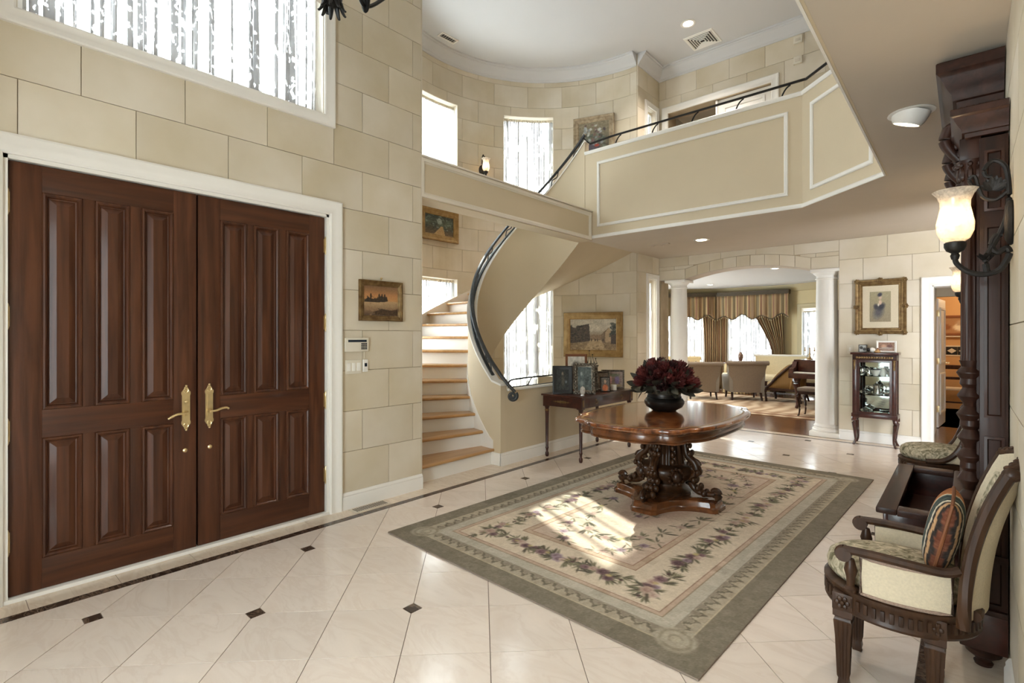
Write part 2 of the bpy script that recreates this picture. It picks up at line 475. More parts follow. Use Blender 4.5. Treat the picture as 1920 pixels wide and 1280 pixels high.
def thing(name, label, cat, loc=(0, 0, 0), rz=0.0, group=None, kind=None):
    o = bpy.data.objects.new(name, None); C.objects.link(o)
    o.empty_display_size = .1
    o.location = loc; o.rotation_euler = (0, 0, rz)
    return tag(o, label, cat, group, kind)

def dup(root, loc, rz=0.0, label=None, group=None, scale=None):
    r = root.copy(); C.objects.link(r); r.location = loc; r.rotation_euler = (0, 0, rz)
    if label: r['label'] = label
    if group: r['group'] = group
    if scale: r.scale = scale
    for ch in list(root.children):
        c = ch.copy(); C.objects.link(c); c.parent = r
        for g in list(ch.children):
            d = g.copy(); C.objects.link(d); d.parent = c
    return r

def meshdup(o, parent=None, loc=None):
    c = o.copy(); C.objects.link(c)
    if parent: c.parent = parent
    if loc is not None: c.location = loc
    return c

def bez(p0, p1, p2, p3, n=12):
    o = []
    for i in range(n+1):
        t = i/n; s = 1-t
        o.append(tuple(s**3*a+3*s*s*t*b+3*s*t*t*c+t**3*d for a, b, c, d in zip(p0, p1, p2, p3)))
    return o

def smooth_path(pts, n=8):
    """Catmull-Rom through points"""
    P = [pts[0]] + list(pts) + [pts[-1]]; o = []
    for i in range(1, len(P)-2):
        a, b, c, d = (Vector(P[i-1]), Vector(P[i]), Vector(P[i+1]), Vector(P[i+2]))
        for k in range(n):
            t = k/n
            o.append(tuple(.5*((2*b)+(c-a)*t+(2*a-5*b+4*c-d)*t*t+(3*b-a-3*c+d)*t**3)))
    o.append(tuple(P[-2])); return o

def spiral(c, r0, r1, a0, a1, n, plane):
    """points of a spiral in a plane given by two axis vectors"""
    U, V = Vector(plane[0]), Vector(plane[1]); c = Vector(c); o = []
    for i in range(n+1):
        t = i/n; r = r0+(r1-r0)*t; a = a0+(a1-a0)*t
        o.append(tuple(c+U*(r*math.cos(a))+V*(r*math.sin(a))))
    return o

# ------------------------------------------------------------------ painted prints: a raster in memory written to vertex colours
class Ras:
    def __init__(self, w, h, bg, W=1.0, H=1.0):
        self.w, self.h, self.W, self.H = w, h, W, H
        self.a = np.zeros((h, w, 3)); self.a[:] = self.c(bg)
        self.X, self.Y = np.meshgrid((np.arange(w)+.5)/w*W, (np.arange(h)+.5)/h*H)
    def c(self, c):
        if isinstance(c, str):
            c = c.lstrip('#'); return np.array([int(c[i:i+2], 16)/255 for i in (0, 2, 4)])
        return np.array(c)
    def mask(self, m, c, op=1.0):
        m = np.clip(m*op, 0, 1)[..., None]; self.a = self.a*(1-m)+self.c(c)*m
    def rect(self, x0, x1, y0, y1, c, op=1.0):
        self.mask(((self.X >= x0) & (self.X <= x1) & (self.Y >= y0) & (self.Y <= y1)).astype(float), c, op)
    def ell(self, cx, cy, rx, ry, rot, c, op=1.0, soft=.25):
        r = max(rx, ry)*1.3
        i0 = max(0, int((cx-r)/self.W*self.w)); i1 = min(self.w, int((cx+r)/self.W*self.w)+2)
        j0 = max(0, int((cy-r)/self.H*self.h)); j1 = min(self.h, int((cy+r)/self.H*self.h)+2)
        if i1 <= i0 or j1 <= j0: return
        X = self.X[j0:j1, i0:i1]-cx; Y = self.Y[j0:j1, i0:i1]-cy
        u = (X*math.cos(rot)+Y*math.sin(rot))/rx; v = (-X*math.sin(rot)+Y*math.cos(rot))/ry
        m = np.clip((1-np.sqrt(u*u+v*v))/soft, 0, 1)[..., None]*op
        s = self.a[j0:j1, i0:i1]; self.a[j0:j1, i0:i1] = s*(1-m)+self.c(c)*m
    def poly(self, pts, c, op=1.0):
        ins = np.zeros(self.X.shape, bool); n = len(pts)
        for i in range(n):
            x0, y0 = pts[i]; x1, y1 = pts[(i+1) % n]
            if y0 == y1: continue
            cnd = ((y0 > self.Y) != (y1 > self.Y)) & (self.X < (x1-x0)*(self.Y-y0)/(y1-y0)+x0)
            ins ^= cnd
        self.mask(ins.astype(float), c, op)
    def vgrad(self, stops):
        ys = [s[0]*self.H for s in stops]; cs = np.array([self.c(s[1]) for s in stops])
        for k in range(3): self.a[..., k] = np.interp(self.Y, ys, cs[:, k])
    def noise(self, amt, cell=1):
        n = rng.normal(0, amt, (self.h//cell+1, self.w//cell+1))
        n = np.kron(n, np.ones((cell, cell)))[:self.h, :self.w]
        self.a = np.clip(self.a+n[..., None], 0, 1)
    def dabs(self, n, x0, x1, y0, y1, r, cols, op=.6):
        for _ in range(n):
            self.ell(random.uniform(x0, x1), random.uniform(y0, y1), r*random.uniform(.5, 1.6), r*random.uniform(.4, 1), random.uniform(0, PI), random.choice(cols), op, .6)

def write_cols(me, a):
    """vertex order: row 0 = v0 (bottom)"""
    at = me.color_attributes.new('Col', 'FLOAT_COLOR', 'POINT')
    l = np.where(a <= .04045, a/12.92, ((a+.055)/1.055)**2.4).reshape(-1, 3)
    at.data.foreach_set('color', np.hstack([l, np.ones((len(l), 1))]).astype(np.float32).ravel())

def canvas(name, ras, mp, u0, u1, v0, v1, d, mat, parent, label=None, cat=None, kind=None):
    """flat printed sheet: grid whose vertices take the raster's colours; mp(u,v,d)->xyz"""
    w, h = ras.w, ras.h
    U = np.linspace(u0, u1, w); V = np.linspace(v0, v1, h)
    vs = [mp(u, v, d) for v in V for u in U]
    fs = [(j*w+i, j*w+i+1, (j+1)*w+i+1, (j+1)*w+i) for j in range(h-1) for i in range(w-1)]
    me = bpy.data.meshes.new(name); me.from_pydata(vs, [], fs); me.materials.append(MATS[mat])
    write_cols(me, ras.a)
    o = bpy.data.objects.new(name, me); C.objects.link(o)
    if parent: o.parent = parent
    return tag(o, label, cat, None, kind)

# ------------------------------------------------------------------ wall helpers
def cells(u0, u1, v0, v1, holes, du=None):
    us = {u0, u1}; vs = {v0, v1}
    for a, b, c, d in holes:
        for t in (a, b):
            if u0 < t < u1: us.add(t)
        for t in (c, d):
            if v0 < t < v1: vs.add(t)
    us = sorted(us); vs = sorted(vs); out = []
    for i in range(len(us)-1):
        for j in range(len(vs)-1):
            mu, mv = (us[i]+us[i+1])/2, (vs[j]+vs[j+1])/2
            if any(a < mu < b and c < mv < d for a, b, c, d in holes): continue
            n = max(1, int(math.ceil((us[i+1]-us[i])/du))) if du else 1
            for k in range(n):
                out.append((us[i]+(us[i+1]-us[i])*k/n, us[i]+(us[i+1]-us[i])*(k+1)/n, vs[j], vs[j+1]))
    return out

def cell_solid(mb, u0, u1, v0, v1, d0, d1, mp, v0b=None, v1b=None):
    """block on a wall map; v0b/v1b give the right-hand end's bottom and top when they slope"""
    a, b = (v0, v0 if v0b is None else v0b), (v1, v1 if v1b is None else v1b)
    vs = [mp(u0, a[0], d0), mp(u1, a[1], d0), mp(u1, b[1], d0), mp(u0, b[0], d0), mp(u0, a[0], d1), mp(u1, a[1], d1), mp(u1, b[1], d1), mp(u0, b[0], d1)]
    mb.add(vs, [(0, 3, 2, 1), (4, 5, 6, 7), (0, 1, 5, 4), (2, 3, 7, 6), (1, 2, 6, 5), (0, 4, 7, 3)])

def wall_slab(name, mp, u0, u1, v0, v1, d0, d1, holes, mat, du=None, label=None, lo=None):
    mb = MB()
    for c in cells(u0, u1, v0, v1, holes, du): cell_solid(mb, *c, d0, d1, mp)
    return mb.build(name, mat, kind='structure', smooth=30, label=label, recalc=False)

def stones(parent, mp, u0, u1, rows, joints, holes, th=.014, gap=.0045, du=None, mat='stone', lo=None, hi=None):
    """dressed blocks laid on a wall: each a mesh of its own. rows=[(z0,z1)], joints(row index)->sorted u positions"""
    n = 0
    g = gap/2
    for ri, (z0, z1) in enumerate(rows):
        js = [u0] + [j for j in joints(ri) if u0+.04 < j < u1-.04] + [u1]
        for a, b in zip(js[:-1], js[1:]):
            mb = MB()
            if lo or hi:
                m = max(1, int((b-a)/.06))
                for k in range(m):
                    x0 = a+g+(b-a-2*g)*k/m; x1 = a+g+(b-a-2*g)*(k+1)/m
                    l0 = max(z0+g, lo(x0)) if lo else z0+g; l1 = max(z0+g, lo(x1)) if lo else z0+g
                    if min(z1-g-l0, z1-g-l1) < .004: continue
                    if any(p < (x0+x1)/2 < q and r < (z0+z1)/2 < s for p, q, r, s in holes): continue
                    cell_solid(mb, x0, x1, l0, z1-g, 0, th, mp, v0b=l1)
            else:
                for c in cells(a+g, b-g, z0+g, z1-g, holes, du): cell_solid(mb, *c, 0, th, mp)
            if mb.f:
                mb.build('stone', mat, parent, smooth=0, recalc=False); n += 1
    return n

CASING = [(0, 0), (0, .016), (.012, .022), (.03, .018), (.06, .018), (.075, .026), (.098, .030), (.11, .024), (.11, 0)]
BEAD = [(0, 0), (.0, .010), (.008, .018), (.02, .014), (.03, .018), (.04, .010), (.04, 0)]
# ================================================================== FLOOR
XL, YF, XR = -3.87, 8.45, 0.14          # faces of the left wall, the far wall and the right wall
ZC, ZU, ZT = 2.80, 3.20, 6.08           # lower ceiling, upper floor, upper ceiling
fb = MB()
fb.box(-4.12, 1.6, -1.6, 8.76, -.12, -.003)
floor = fb.build('floor', 'grout', kind='structure', label='pale polished marble tile floor of the entrance hall', smooth=0)
fb = MB(); fb.prism([(-4.12, 3.0)] + [(-4.05+2.5*math.cos(R(a)), 5.37+2.5*math.sin(R(a))) for a in range(270, 89, -12)] + [(-4.12, 7.9)], -.12, -.004)
fb.build('stairwell_floor', 'marble_border', floor, smooth=0)

def clip_poly(P, x0, x1, y0, y1):
    for ax, lim, sg in ((0, x0, 1), (0, x1, -1), (1, y0, 1), (1, y1, -1)):
        out = []
        for i in range(len(P)):
            a, b = P[i], P[(i+1) % len(P)]
            da, db = (a[ax]-lim)*sg, (b[ax]-lim)*sg
            if da >= 0: out.append(a)
            if (da >= 0) != (db >= 0):
                t = da/(da-db); out.append((a[0]+(b[0]-a[0])*t, a[1]+(b[1]-a[1])*t))
        P = out
        if len(P) < 3: return []
    return P

def tile_mesh(poly, name, mat, parent, th=.008):
    mb = MB(); cx = sum(p[0] for p in poly)/len(poly); cy = sum(p[1] for p in poly)/len(poly)
    q = [(p[0]-cx, p[1]-cy) for p in poly]
    n = len(q)
    s = .9995
    mb.add([(x, y, -th) for x, y in q]+[(x, y, -.0002) for x, y in q]+[(x*s, y*s, 0) for x, y in q],
           [(i, (i+1) % n, (i+1) % n+n, i+n) for i in range(n)]+[(i+n, (i+1) % n+n, (i+1) % n+2*n, i+2*n) for i in range(n)]+[tuple(range(2*n, 3*n))])
    return mb.build(name, mat, parent, smooth=0, recalc=False, loc=(cx, cy, 0))

S = .4064; Q2 = math.sqrt(2); D0 = (-3.354, 1.690); LEG = .052; GAP = .0018
FX0, FX1, FY0, FY1 = -3.632, -.160, -.85, 8.185
u00, v00 = (D0[0]+D0[1])/Q2, (-D0[0]+D0[1])/Q2
def uv2xy(u, v): return ((u-v)/Q2, (u+v)/Q2)
protos = {}
def ptile(i, j):
    """tile polygon in u,v: square with the corner next to a dark inset cut off"""
    a0, a1, b0, b1 = u00+i*S+GAP, u00+(i+1)*S-GAP, v00+j*S+GAP, v00+(j+1)*S-GAP
    P = []
    for (u, v, ci, cj) in ((a0, b0, i, j), (a1, b0, i+1, j), (a1, b1, i+1, j+1), (a0, b1, i, j+1)):
        if ci % 2 == 0 and cj % 2 == 0:
            su = 1 if ci == i else -1; sv = 1 if cj == j else -1
            e1 = (u+su*LEG, v); e2 = (u, v+sv*LEG)
            # keep orientation
            if (u, v) in ((a0, b0), (a1, b1)): P += [e2, e1]
            else: P += [e1, e2]
        else: P.append((u, v))
    return [uv2xy(*p) for p in P]
for i in range(-14, 30):
    for j in range(-14, 32):
        P = ptile(i, j)
        if max(p[0] for p in P) < FX0 or min(p[0] for p in P) > FX1 or max(p[1] for p in P) < FY0 or min(p[1] for p in P) > FY1: continue
        Cp = clip_poly(P, FX0, FX1, FY0, FY1)
        if len(Cp) < 3: continue
        ar = abs(sum(Cp[k][0]*Cp[(k+1) % len(Cp)][1]-Cp[(k+1) % len(Cp)][0]*Cp[k][1] for k in range(len(Cp))))/2
        if ar < .0008: continue
        whole = all(FX0 < p[0] < FX1 and FY0 < p[1] < FY1 for p in P)
        key = (i % 2, j % 2)
        if whole and key in protos:
            o0, (bi, bj) = protos[key]
            d = uv2xy((i-bi)*S, (j-bj)*S)
            meshdup(o0, floor, (o0.location.x+d[0], o0.location.y+d[1], 0)); continue
        o = tile_mesh(Cp, 'tile', 'marble', floor)
        if whole: protos[key] = (o, (i, j))
hd = LEG/Q2*1.0
ins0 = None
for i in range(-14, 30, 2):
    for j in range(-14, 32, 2):
        x, y = uv2xy(u00+i*S, v00+j*S)
        if not (FX0+.06 < x < FX1-.06 and FY0+.06 < y < FY1-.06): continue
        if ins0 is None:
            h = LEG*.7071-.002
            ins0 = tile_mesh([(-h, -h), (h, -h), (h, h), (-h, h)], 'tile_inset', 'dark_marble', floor); ins0.location = (x, y, 0)
        else: meshdup(ins0, floor, (x, y, 0))
def strip(x0, x1, y0, y1, n, along, name, mat, g=.0015):
    o0 = None
    for k in range(n):
        if along == 'y': a, b = y0+(y1-y0)*k/n, y0+(y1-y0)*(k+1)/n; P = [(x0, a+g), (x1, a+g), (x1, b-g), (x0, b-g)]
        else: a, b = x0+(x1-x0)*k/n, x0+(x1-x0)*(k+1)/n; P = [(a+g, y0), (b-g, y0), (b-g, y1), (a+g, y1)]
        if o0 is None: o0 = tile_mesh(P, name, mat, floor)
        else: meshdup(o0, floor, (sum(p[0] for p in P)/4, sum(p[1] for p in P)/4, 0))
strip(-3.700, -3.635, -.85, 8.25, 30, 'y', 'band_piece', 'dark_marble')
strip(-3.635, -.085, 8.188, 8.25, 12, 'x', 'band_piece', 'dark_marble')
strip(-.157, -.085, -.85, 8.185, 30, 'y', 'band_piece', 'dark_marble')
strip(-3.88, -3.703, -.85, 3.10, 10, 'y', 'border_tile', 'marble_border')
strip(-4.06, -3.703, 3.103, 4.25, 3, 'y', 'border_tile', 'marble_border')
strip(-3.88, -3.703, 4.253, 8.25, 10, 'y', 'border_tile', 'marble_border')
strip(-.082, .14, -.85, 8.25, 20, 'y', 'border_tile', 'marble_border')
strip(-4.05, .14, 8.253, 8.40, 10, 'x', 'border_tile', 'marble_border')

# ================================================================== LEFT WALL with entry doors and the tall window above
mpL = lambda u, v, d: (XL-.014+d, u, v)          # u = y, v = z, d = out of the wall
rowsL = [(.0, .139)] + [(.139+.339*k, .139+.339*(k+1)) for k in range(18)]
rowsL = [(a, min(b, ZT)) for a, b in rowsL if a < ZT-.02]
def jointsL(ri):
    off = .571 if (ri % 2) else .303
    return [off+.5333*k for k in range(-4, 8)]
DOOR = (.245, 2.128, -.1, 2.432); WINL = (.297, 2.085, 3.232, 5.02)
wl = wall_slab('wall_left', mpL, -1.5, 3.07, 0, ZT, -.236, 0, [DOOR, WINL], 'mortar', label='entrance wall of pale dressed stone blocks around double doors')
stones(wl, mpL, -1.5, 3.07, rowsL, jointsL, [DOOR, WINL])
# reveal of the wall's free end at the stair
mb = MB(); mb.box(-4.12, XL-.001, 3.070, 3.082, 0, ZT); mb.build('wall_end', 'stone', wl, smooth=0)

# baseboards
BASEP = [(0, 0), (.022, 0), (.022, .095), (.016, .108), (.018, .118), (.008, .137), (0, .140)]
def baseboard(name, pts, label, closed=False):
    """profile swept along a floor polyline; pts run so that the room lies on the left hand side"""
    rings = []
    n = len(pts)
    for i, p in enumerate(pts):
        p = Vector((p[0], p[1]))
        d0 = (p-Vector(pts[i-1][:2])).normalized() if i else None
        d1 = (Vector(pts[i+1][:2])-p).normalized() if i < n-1 else None
        d = d0 if d1 is None else d1 if d0 is None else (d0+d1).normalized()
        nn = Vector((-d.y, d.x)); k = 1.0
        if d0 is not None and d1 is not None: k = 1/max(.3, nn.dot(Vector((-d0.y, d0.x))))
        rings.append([(p.x+nn.x*o*k, p.y+nn.y*o*k, z) for o, z in BASEP])
    mb = MB(); mb.loft(rings); return mb.build(name, 'trim_white', kind='structure', label=label)
baseboard('baseboard_left', [(XL, 3.075), (XL, 2.24)], 'white moulded baseboard under the stone wall beside the doors')
baseboard('baseboard_entry', [(XL, .13), (XL, -1.5)], 'white moulded baseboard before the entry doors')

# door casing, threshold
mb = MB(); mb.frame(DOOR[0], DOOR[1], 0, DOOR[3], [(o, d+.014) for o, d in CASING[:-1]]+[(.11, .0)], mpL, openb=True)
mb.build('trim_1', 'trim_white', kind='structure', label='white moulded casing around the wooden entry doors')
mb = MB(); mb.box(XL-.10, XL+.012, DOOR[0], DOOR[1], .0, .022, .004)
mb.build('trim_2', 'trim_white', kind='structure', label='white threshold strip under the entry doors')
mb = MB()
mb.box(XL-.236, XL-.0, DOOR[0]-.02, DOOR[0]+.020, 0, DOOR[3]); mb.box(XL-.236, XL-.0, DOOR[1]-.020, DOOR[1]+.02, 0, DOOR[3]); mb.box(XL-.236, XL, DOOR[0], DOOR[1], DOOR[3]-.022, DOOR[3]+.02)
mb.box(XL-.236, XL-.13, DOOR[0], DOOR[1], 0, DOOR[3])
mb.build('trim_3', 'trim_white', kind='structure', label='white door jamb lining the entry doorway', smooth=0)

def raised_panel(y0, y1, z0, z1, parent, x=XL-.028):
    mp = lambda u, v, d: (x+d, u, v)
    mb = MB(); rings = []
    for ins, d in [(0, 0), (.004, .007), (.012, .009), (.020, .002), (.026, -.012), (.032, -.014), (.062, -.001), (.064, -.001)]:
        rings.append([mp(y0+ins, z0+ins, d), mp(y1-ins, z0+ins, d), mp(y1-ins, z1-ins, d), mp(y0+ins, z1-ins, d)])
    mb.loft(rings, True, False, True)
    return mb.build('panel', 'door_wood', parent, smooth=0)

def door_leaf(name, ya, yb, cols, label, hinge_y, handle_y, flip):
    t = thing(name, label, 'door', kind='structure')
    xb, xf = XL-.085, XL-.028
    rails = [(.024, .195), (.873, 1.03), (2.258, 2.405)]
    def piece(nm, y0, y1, z0, z1, mat):
        mb = MB(); mb.box(xb, xf, y0, y1, z0, z1, .0015); return mb.build(nm, mat, t)
    ys = [ya]+[v for c in cols for v in c]+[yb]
    piece('stile', ya, cols[0][0], .024, 2.405, 'door_wood'); piece('stile', cols[-1][1], yb, .024, 2.405, 'door_wood')
    for z0, z1 in rails: piece('rail', cols[0][0], cols[-1][1], z0, z1, 'door_wood_rail')
    for (a, b) in zip(cols[:-1], cols[1:]):
        for z0, z1 in ((.195, .873), (1.03, 2.258)): piece('mullion', a[1], b[0], z0, z1, 'door_wood')
    for a, b in cols:
        raised_panel(a, b, .195, .873, t); raised_panel(a, b, 1.03, 2.258, t)
    for z in (.322, .928, 1.555, 2.179):
        mb = MB(); mb.lathe([(.0, -.075), (.006, -.072), (.010, -.06), (.010, -.021), (.0085, -.019), (.010, -.017), (.010, .017), (.0085, .019), (.010, .021), (.010, .06), (.006, .072), (0, .075)], 10, (xf+.012, hinge_y, z))
        s = 1 if hinge_y < 1 else -1
        mb.box(xf-.002, xf+.003, hinge_y-.012, hinge_y+.012, z-.055, z+.055)
        mb.build('hinge', 'brass', t, label='brass hinge')
    # lever set
    s = flip
    ol = []
    for k in range(25):
        z = -.14+.28*k/24
        a = abs(z)
        w = .0235 if a < .085 else .0235+.004*math.sin((a-.085)/.055*PI*2)-.013*max(0, (a-.112)/.028)
        if a > .135: w = .009
        ol.append((w, z))
    poly = [(handle_y+w, .968+z) for w, z in ol]+[(handle_y-w, .968+z) for w, z in ol[::-1]]
    mb = MB(); mb.prism(poly, xf, xf+.006, axis=0)
    pl = mb.build('handle_plate', 'brass', t, label='ornate brass handle plate')
    mb = MB(); mb.prism([(handle_y-.012, .893), (handle_y+.012, .893), (handle_y+.012, 1.05), (handle_y-.012, 1.05)], xf+.006, xf+.009, axis=0)
    for zz in (1.085, .852):
        mb.tube([(xf+.008, handle_y+.013*math.cos(a), zz+.017*math.sin(a)) for a in np.linspace(0, 2*PI, 17)], .0035, 6)
        mb.ball((xf+.008, handle_y, zz+(.03 if zz > 1 else -.03)), .008, 8, 6)
        mb.ball((xf+.008, handle_y, zz), (.004, .006, .009), 8, 6)
    mb.build('ornament', 'brass', pl)
    mb = MB(); mb.lathe([(0, 0), (.014, 0), (.016, .006), (.011, .012), (.008, .03), (.009, .04), (0, .042)], 12)
    mb.v = [(xf+.008+v[2], handle_y+v[0], .935+v[1]) for v in mb.v]
    pts = smooth_path([(xf+.042, handle_y, .935), (xf+.048, handle_y+s*.03, .937), (xf+.047, handle_y+s*.065, .948 if s > 0 else .935), (xf+.045, handle_y+s*.095, .950 if s > 0 else .921), (xf+.045, handle_y+s*.108, .943 if s > 0 else .913)], 6)
    mb.tube(pts, [.006+.0025*math.sin(i/len(pts)*PI) for i in range(len(pts))], 8)
    mb.ball(pts[-1], .008, 8, 6)
    mb.build('lever_handle', 'brass', pl)
    if s < 0:
        mb = MB(); mb.ball((xf+.014, handle_y, 1.01), (.009, .014, .009), 10, 6); mb.build('thumb_turn', 'brass', pl)
    mb = MB(); mb.lathe([(0, 0), (.014, 0), (.014, .004), (.009, .009), (0, .011)], 14)
    mb.v = [(xf+v[2], handle_y+.005*s+v[0], .685+v[1]) for v in mb.v]
    mb.build('lock_button', 'brass', t, label='round brass lock button')
    return t
door_leaf('door_1', .268, 1.178, [(.405, .583), (.639, .812), (.872, 1.046)], 'dark wooden entry door leaf with raised panels, nearest the photo left edge', .262, 1.116, -1)
door_leaf('door_2', 1.190, 2.104, [(1.328, 1.504), (1.552, 1.735), (1.792, 1.975)], 'dark wooden entry door leaf with raised panels, beside the sunset painting', 2.110, 1.256, 1)

# ------------------------------------------------------------------ windows
WN = [0]
def window(mp, u0, u1, v0, v1, depth, label, nu=3, nv=4, du=None, frame_w=.05, reveal=True):
    """frame, muntins and panes set back in an opening; mp as for the wall (d<0 goes into the wall)"""
    WN[0] += 1
    t = thing('window_%d' % WN[0], label, 'window', kind='structure')
    d = -depth
    def bar(nm, a, b, c, e, d0, d1, mat='trim_white'):
        mb = MB()
        for cc in cells(a, b, c, e, [], du): cell_solid(mb, *cc, d0, d1, mp)
        return mb.build(nm, mat, t, smooth=0, recalc=False)
    f = frame_w
    bar('window_frame', u0, u0+f, v0, v1, d-.03, d+.03); bar('window_frame', u1-f, u1, v0, v1, d-.03, d+.03)
    bar('window_frame', u0+f, u1-f, v0, v0+f, d-.03, d+.03); bar('window_frame', u0+f, u1-f, v1-f, v1, d-.03, d+.03)
    for k in range(1, nu):
        u = u0+(u1-u0)*k/nu; bar('muntin', u-.011, u+.011, v0+f, v1-f, d-.016, d+.016)
    for k in range(1, nv):
        v = v0+(v1-v0)*k/nv; bar('muntin', u0+f, u1-f, v-.011, v+.011, d-.012, d+.012)
    for i in range(nu):
        for j in range(nv):
            bar('pane', u0+f*.5+(u1-u0-f)*i/nu, u0+f*.5+(u1-u0-f)*(i+1)/nu, v0+f*.5+(v1-v0-f)*j/nv, v0+f*.5+(v1-v0-f)*(j+1)/nv, d-.004, d+.001, 'pane_glass')
    if reveal:
        bar('reveal', u0-.004, u0+.006, v0, v1, d-.03, .01, 'warm_white'); bar('reveal', u1-.006, u1+.004, v0, v1, d-.03, .01, 'warm_white')
        bar('reveal', u0, u1, v0-.004, v0+.006, d-.03, .01, 'warm_white'); bar('reveal', u0, u1, v1-.006, v1+.004, d-.03, .01, 'warm_white')
    return t

def sheer(mp, u0, u1, v0, v1, d, folds, amp, label, mat='sheer', heading=True, group=None):
    """gathered thin curtain hung inside a window opening, with a shirred heading and a rod"""
    t = thing('sheer_curtain', label, 'curtain', group=group)
    mb = MB(); nu = folds*8; ph = random.uniform(0, 6)
    def f(u, v):
        a = 2*PI*folds*u+.6*math.sin(9*u+ph)+.5*math.sin(2.2*v+17*u)
        k = amp*(.5+.5*min(1, (1-v)*4+.25))
        return mp(u0+(u1-u0)*u, v0+(v1-v0)*v, d+k*math.sin(a)+.3*k*math.sin(2.3*a+ph))
    mb.grid(f, nu, 10); mb.build('fabric', mat, t, recalc=False)
    if heading:
        mb = MB()
        mb.grid(lambda u, v: mp(u0+(u1-u0)*u, v1-.012+.045*v, d+.004+.007*math.sin(2*PI*folds*2.3*u)), nu, 2)
        mb.build('heading', 'lace_pelmet', t, recalc=False)
        mb = MB(); mb.tube([mp(u0+(u1-u0)*k/8, v1+.006, d+.001) for k in range(9)], .006, 8); mb.build('rod', 'trim_white', t)
    return t

# tall window over the doors
window(mpL, WINL[0], WINL[1], WINL[2], WINL[3], .12, 'tall window above the entry doors behind lace', 4, 4)
mb = MB(); mb.frame(WINL[0], WINL[1], WINL[2], WINL[3], [(o*.82, d+.014) for o, d in CASING[:-1]]+[(.09, 0)], mpL)
mb.build('trim_4', 'trim_white', kind='structure', label='white moulded casing of the tall window above the doors')
sheer(mpL, WINL[0]+.03, WINL[1]-.03, WINL[2]+.012, WINL[3]-.04, -.05, 26, .014, 'white lace sheer curtain gathered in the tall window above the doors', 'sheer_lace')
portal((XL-.25, (WINL[0]+WINL[1])/2, (WINL[2]+WINL[3])/2), (1, 0, 0), 1.8, 1.8)

# ================================================================== ROTUNDA (round stairwell)
RC = (-4.05, 5.37); RR = 2.3
def mpR(u, v, d):
    a = PI/2+u/RR
    return (RC[0]+(RR+.014-d)*math.cos(a), RC[1]+(RR+.014-d)*math.sin(a), v)
du_ = lambda deg: (deg-90)*PI/180*RR
ULEN = du_(270)
WC = (du_(126.5), du_(148.6)); WLs = (du_(170.0), du_(189.9))
HR = [(WC[0], WC[1], .50, 2.34), (WC[0], WC[1], 3.92, 5.29), (WLs[0], WLs[1], 1.20, 2.385), (WLs[0], WLs[1], 3.92, 5.28), (du_(211), du_(232), .9, 2.385), (du_(211), du_(232), 3.92, 5.28)]  # last two openings are added, out of view, to brighten the stairwell
rowsR = [(0, .33)]+[(.33+.365*k, .33+.365*(k+1)) for k in range(16)]
rowsR = [(a, min(b, ZT)) for a, b in rowsR if a < ZT-.02]
wr = wall_slab('wall_stairwell', mpR, 0, ULEN, 0, ZT, -.22, 0, HR, 'mortar', du=.16, label='curved stone block wall of the round stairwell')
stones(wr, mpR, 0, ULEN, rowsR, lambda ri: [(.12 if ri % 2 else .42)+.60*k for k in range(13)], HR, du=.16)
for (a, b, c, d), lb, nn in zip(HR, ('lower stairwell window behind the curving stair', 'upper stairwell window beside the flower painting', 'lower stairwell window beside the stair treads', 'upper stairwell window nearest the entrance wall', 'lower stairwell window added out of view to brighten the stair', 'upper stairwell window added out of view to brighten the stair'), ((3, 5), (3, 4), (3, 4), (3, 1), (3, 4), (3, 4))):
    window(mpR, a, b, c, d, .14, lb, nn[0], nn[1], du=.16)
    am = PI/2+(a+b)/2/RR
    portal((RC[0]+(RR+.25)*math.cos(am), RC[1]+(RR+.25)*math.sin(am), (c+d)/2), (-math.cos(am), -math.sin(am), 0), b-a, d-c)
sheer(mpR, WC[0]+.015, WC[1]-.015, .52, 2.31, -.07, 15, .012, 'sheer curtain in the lower stairwell window behind the curving stair', 'sheer_pleat')
sheer(mpR, WC[0]+.015, WC[1]-.015, 3.94, 5.23, -.07, 12, .010, 'sheer curtain in the upper stairwell window beside the flower painting')
sheer(mpR, WLs[0]+.015, WLs[1]-.015, 1.22, 2.34, -.07, 12, .012, 'sheer curtain in the lower stairwell window beside the stair treads')
sheer(mpR, WLs[0]+.015, WLs[1]-.015, 3.94, 5.22, -.07, 12, .010, 'sheer curtain in the upper stairwell window nearest the entrance wall', 'sheer_thin')

# return wall with two slim windows
XB = -4.03
mpB = lambda u, v, d: (XB-.014+d, u, v)
HB = [(8.05, 8.33, .22, 2.42), (7.99, 8.32, 4.0, 5.33)]
rowsF = [(0, .139)]+[(.139+.339*k, .139+.339*(k+1)) for k in range(18)]
wb = wall_slab('wall_return', mpB, 7.67, YF+.30, 0, ZT, -.24, 0, HB, 'mortar', label='short stone return wall with slim windows beside the stairwell')
stones(wb, mpB, 7.67, YF, [(a, min(b, ZT)) for a, b in rowsF if a < ZT-.02], lambda ri: [8.0 if ri % 2 else 8.2], HB)
for (a, b, c, d), lb in zip(HB, ('slim lower window left of the columns', 'slim upper window beyond the balcony')):
    window(mpB, a, b, c, d, .14, lb, 1, 4)
    mb = MB(); mb.frame(a, b, c, d, [(o*.75, q+.014) for o, q in CASING[:-1]]+[(.083, 0)], mpB)
    mb.build('trim_%d' % (5 if c < 1 else 6), 'trim_white', kind='structure', label='white casing of the '+lb)
    sheer(mpB, a+.015, b-.015, c+.02, d-.05, -.06, 6, .012, 'sheer curtain in the '+lb)
    portal((XB-.27, (a+b)/2, (c+d)/2), (1, 0, 0), b-a, d-c)

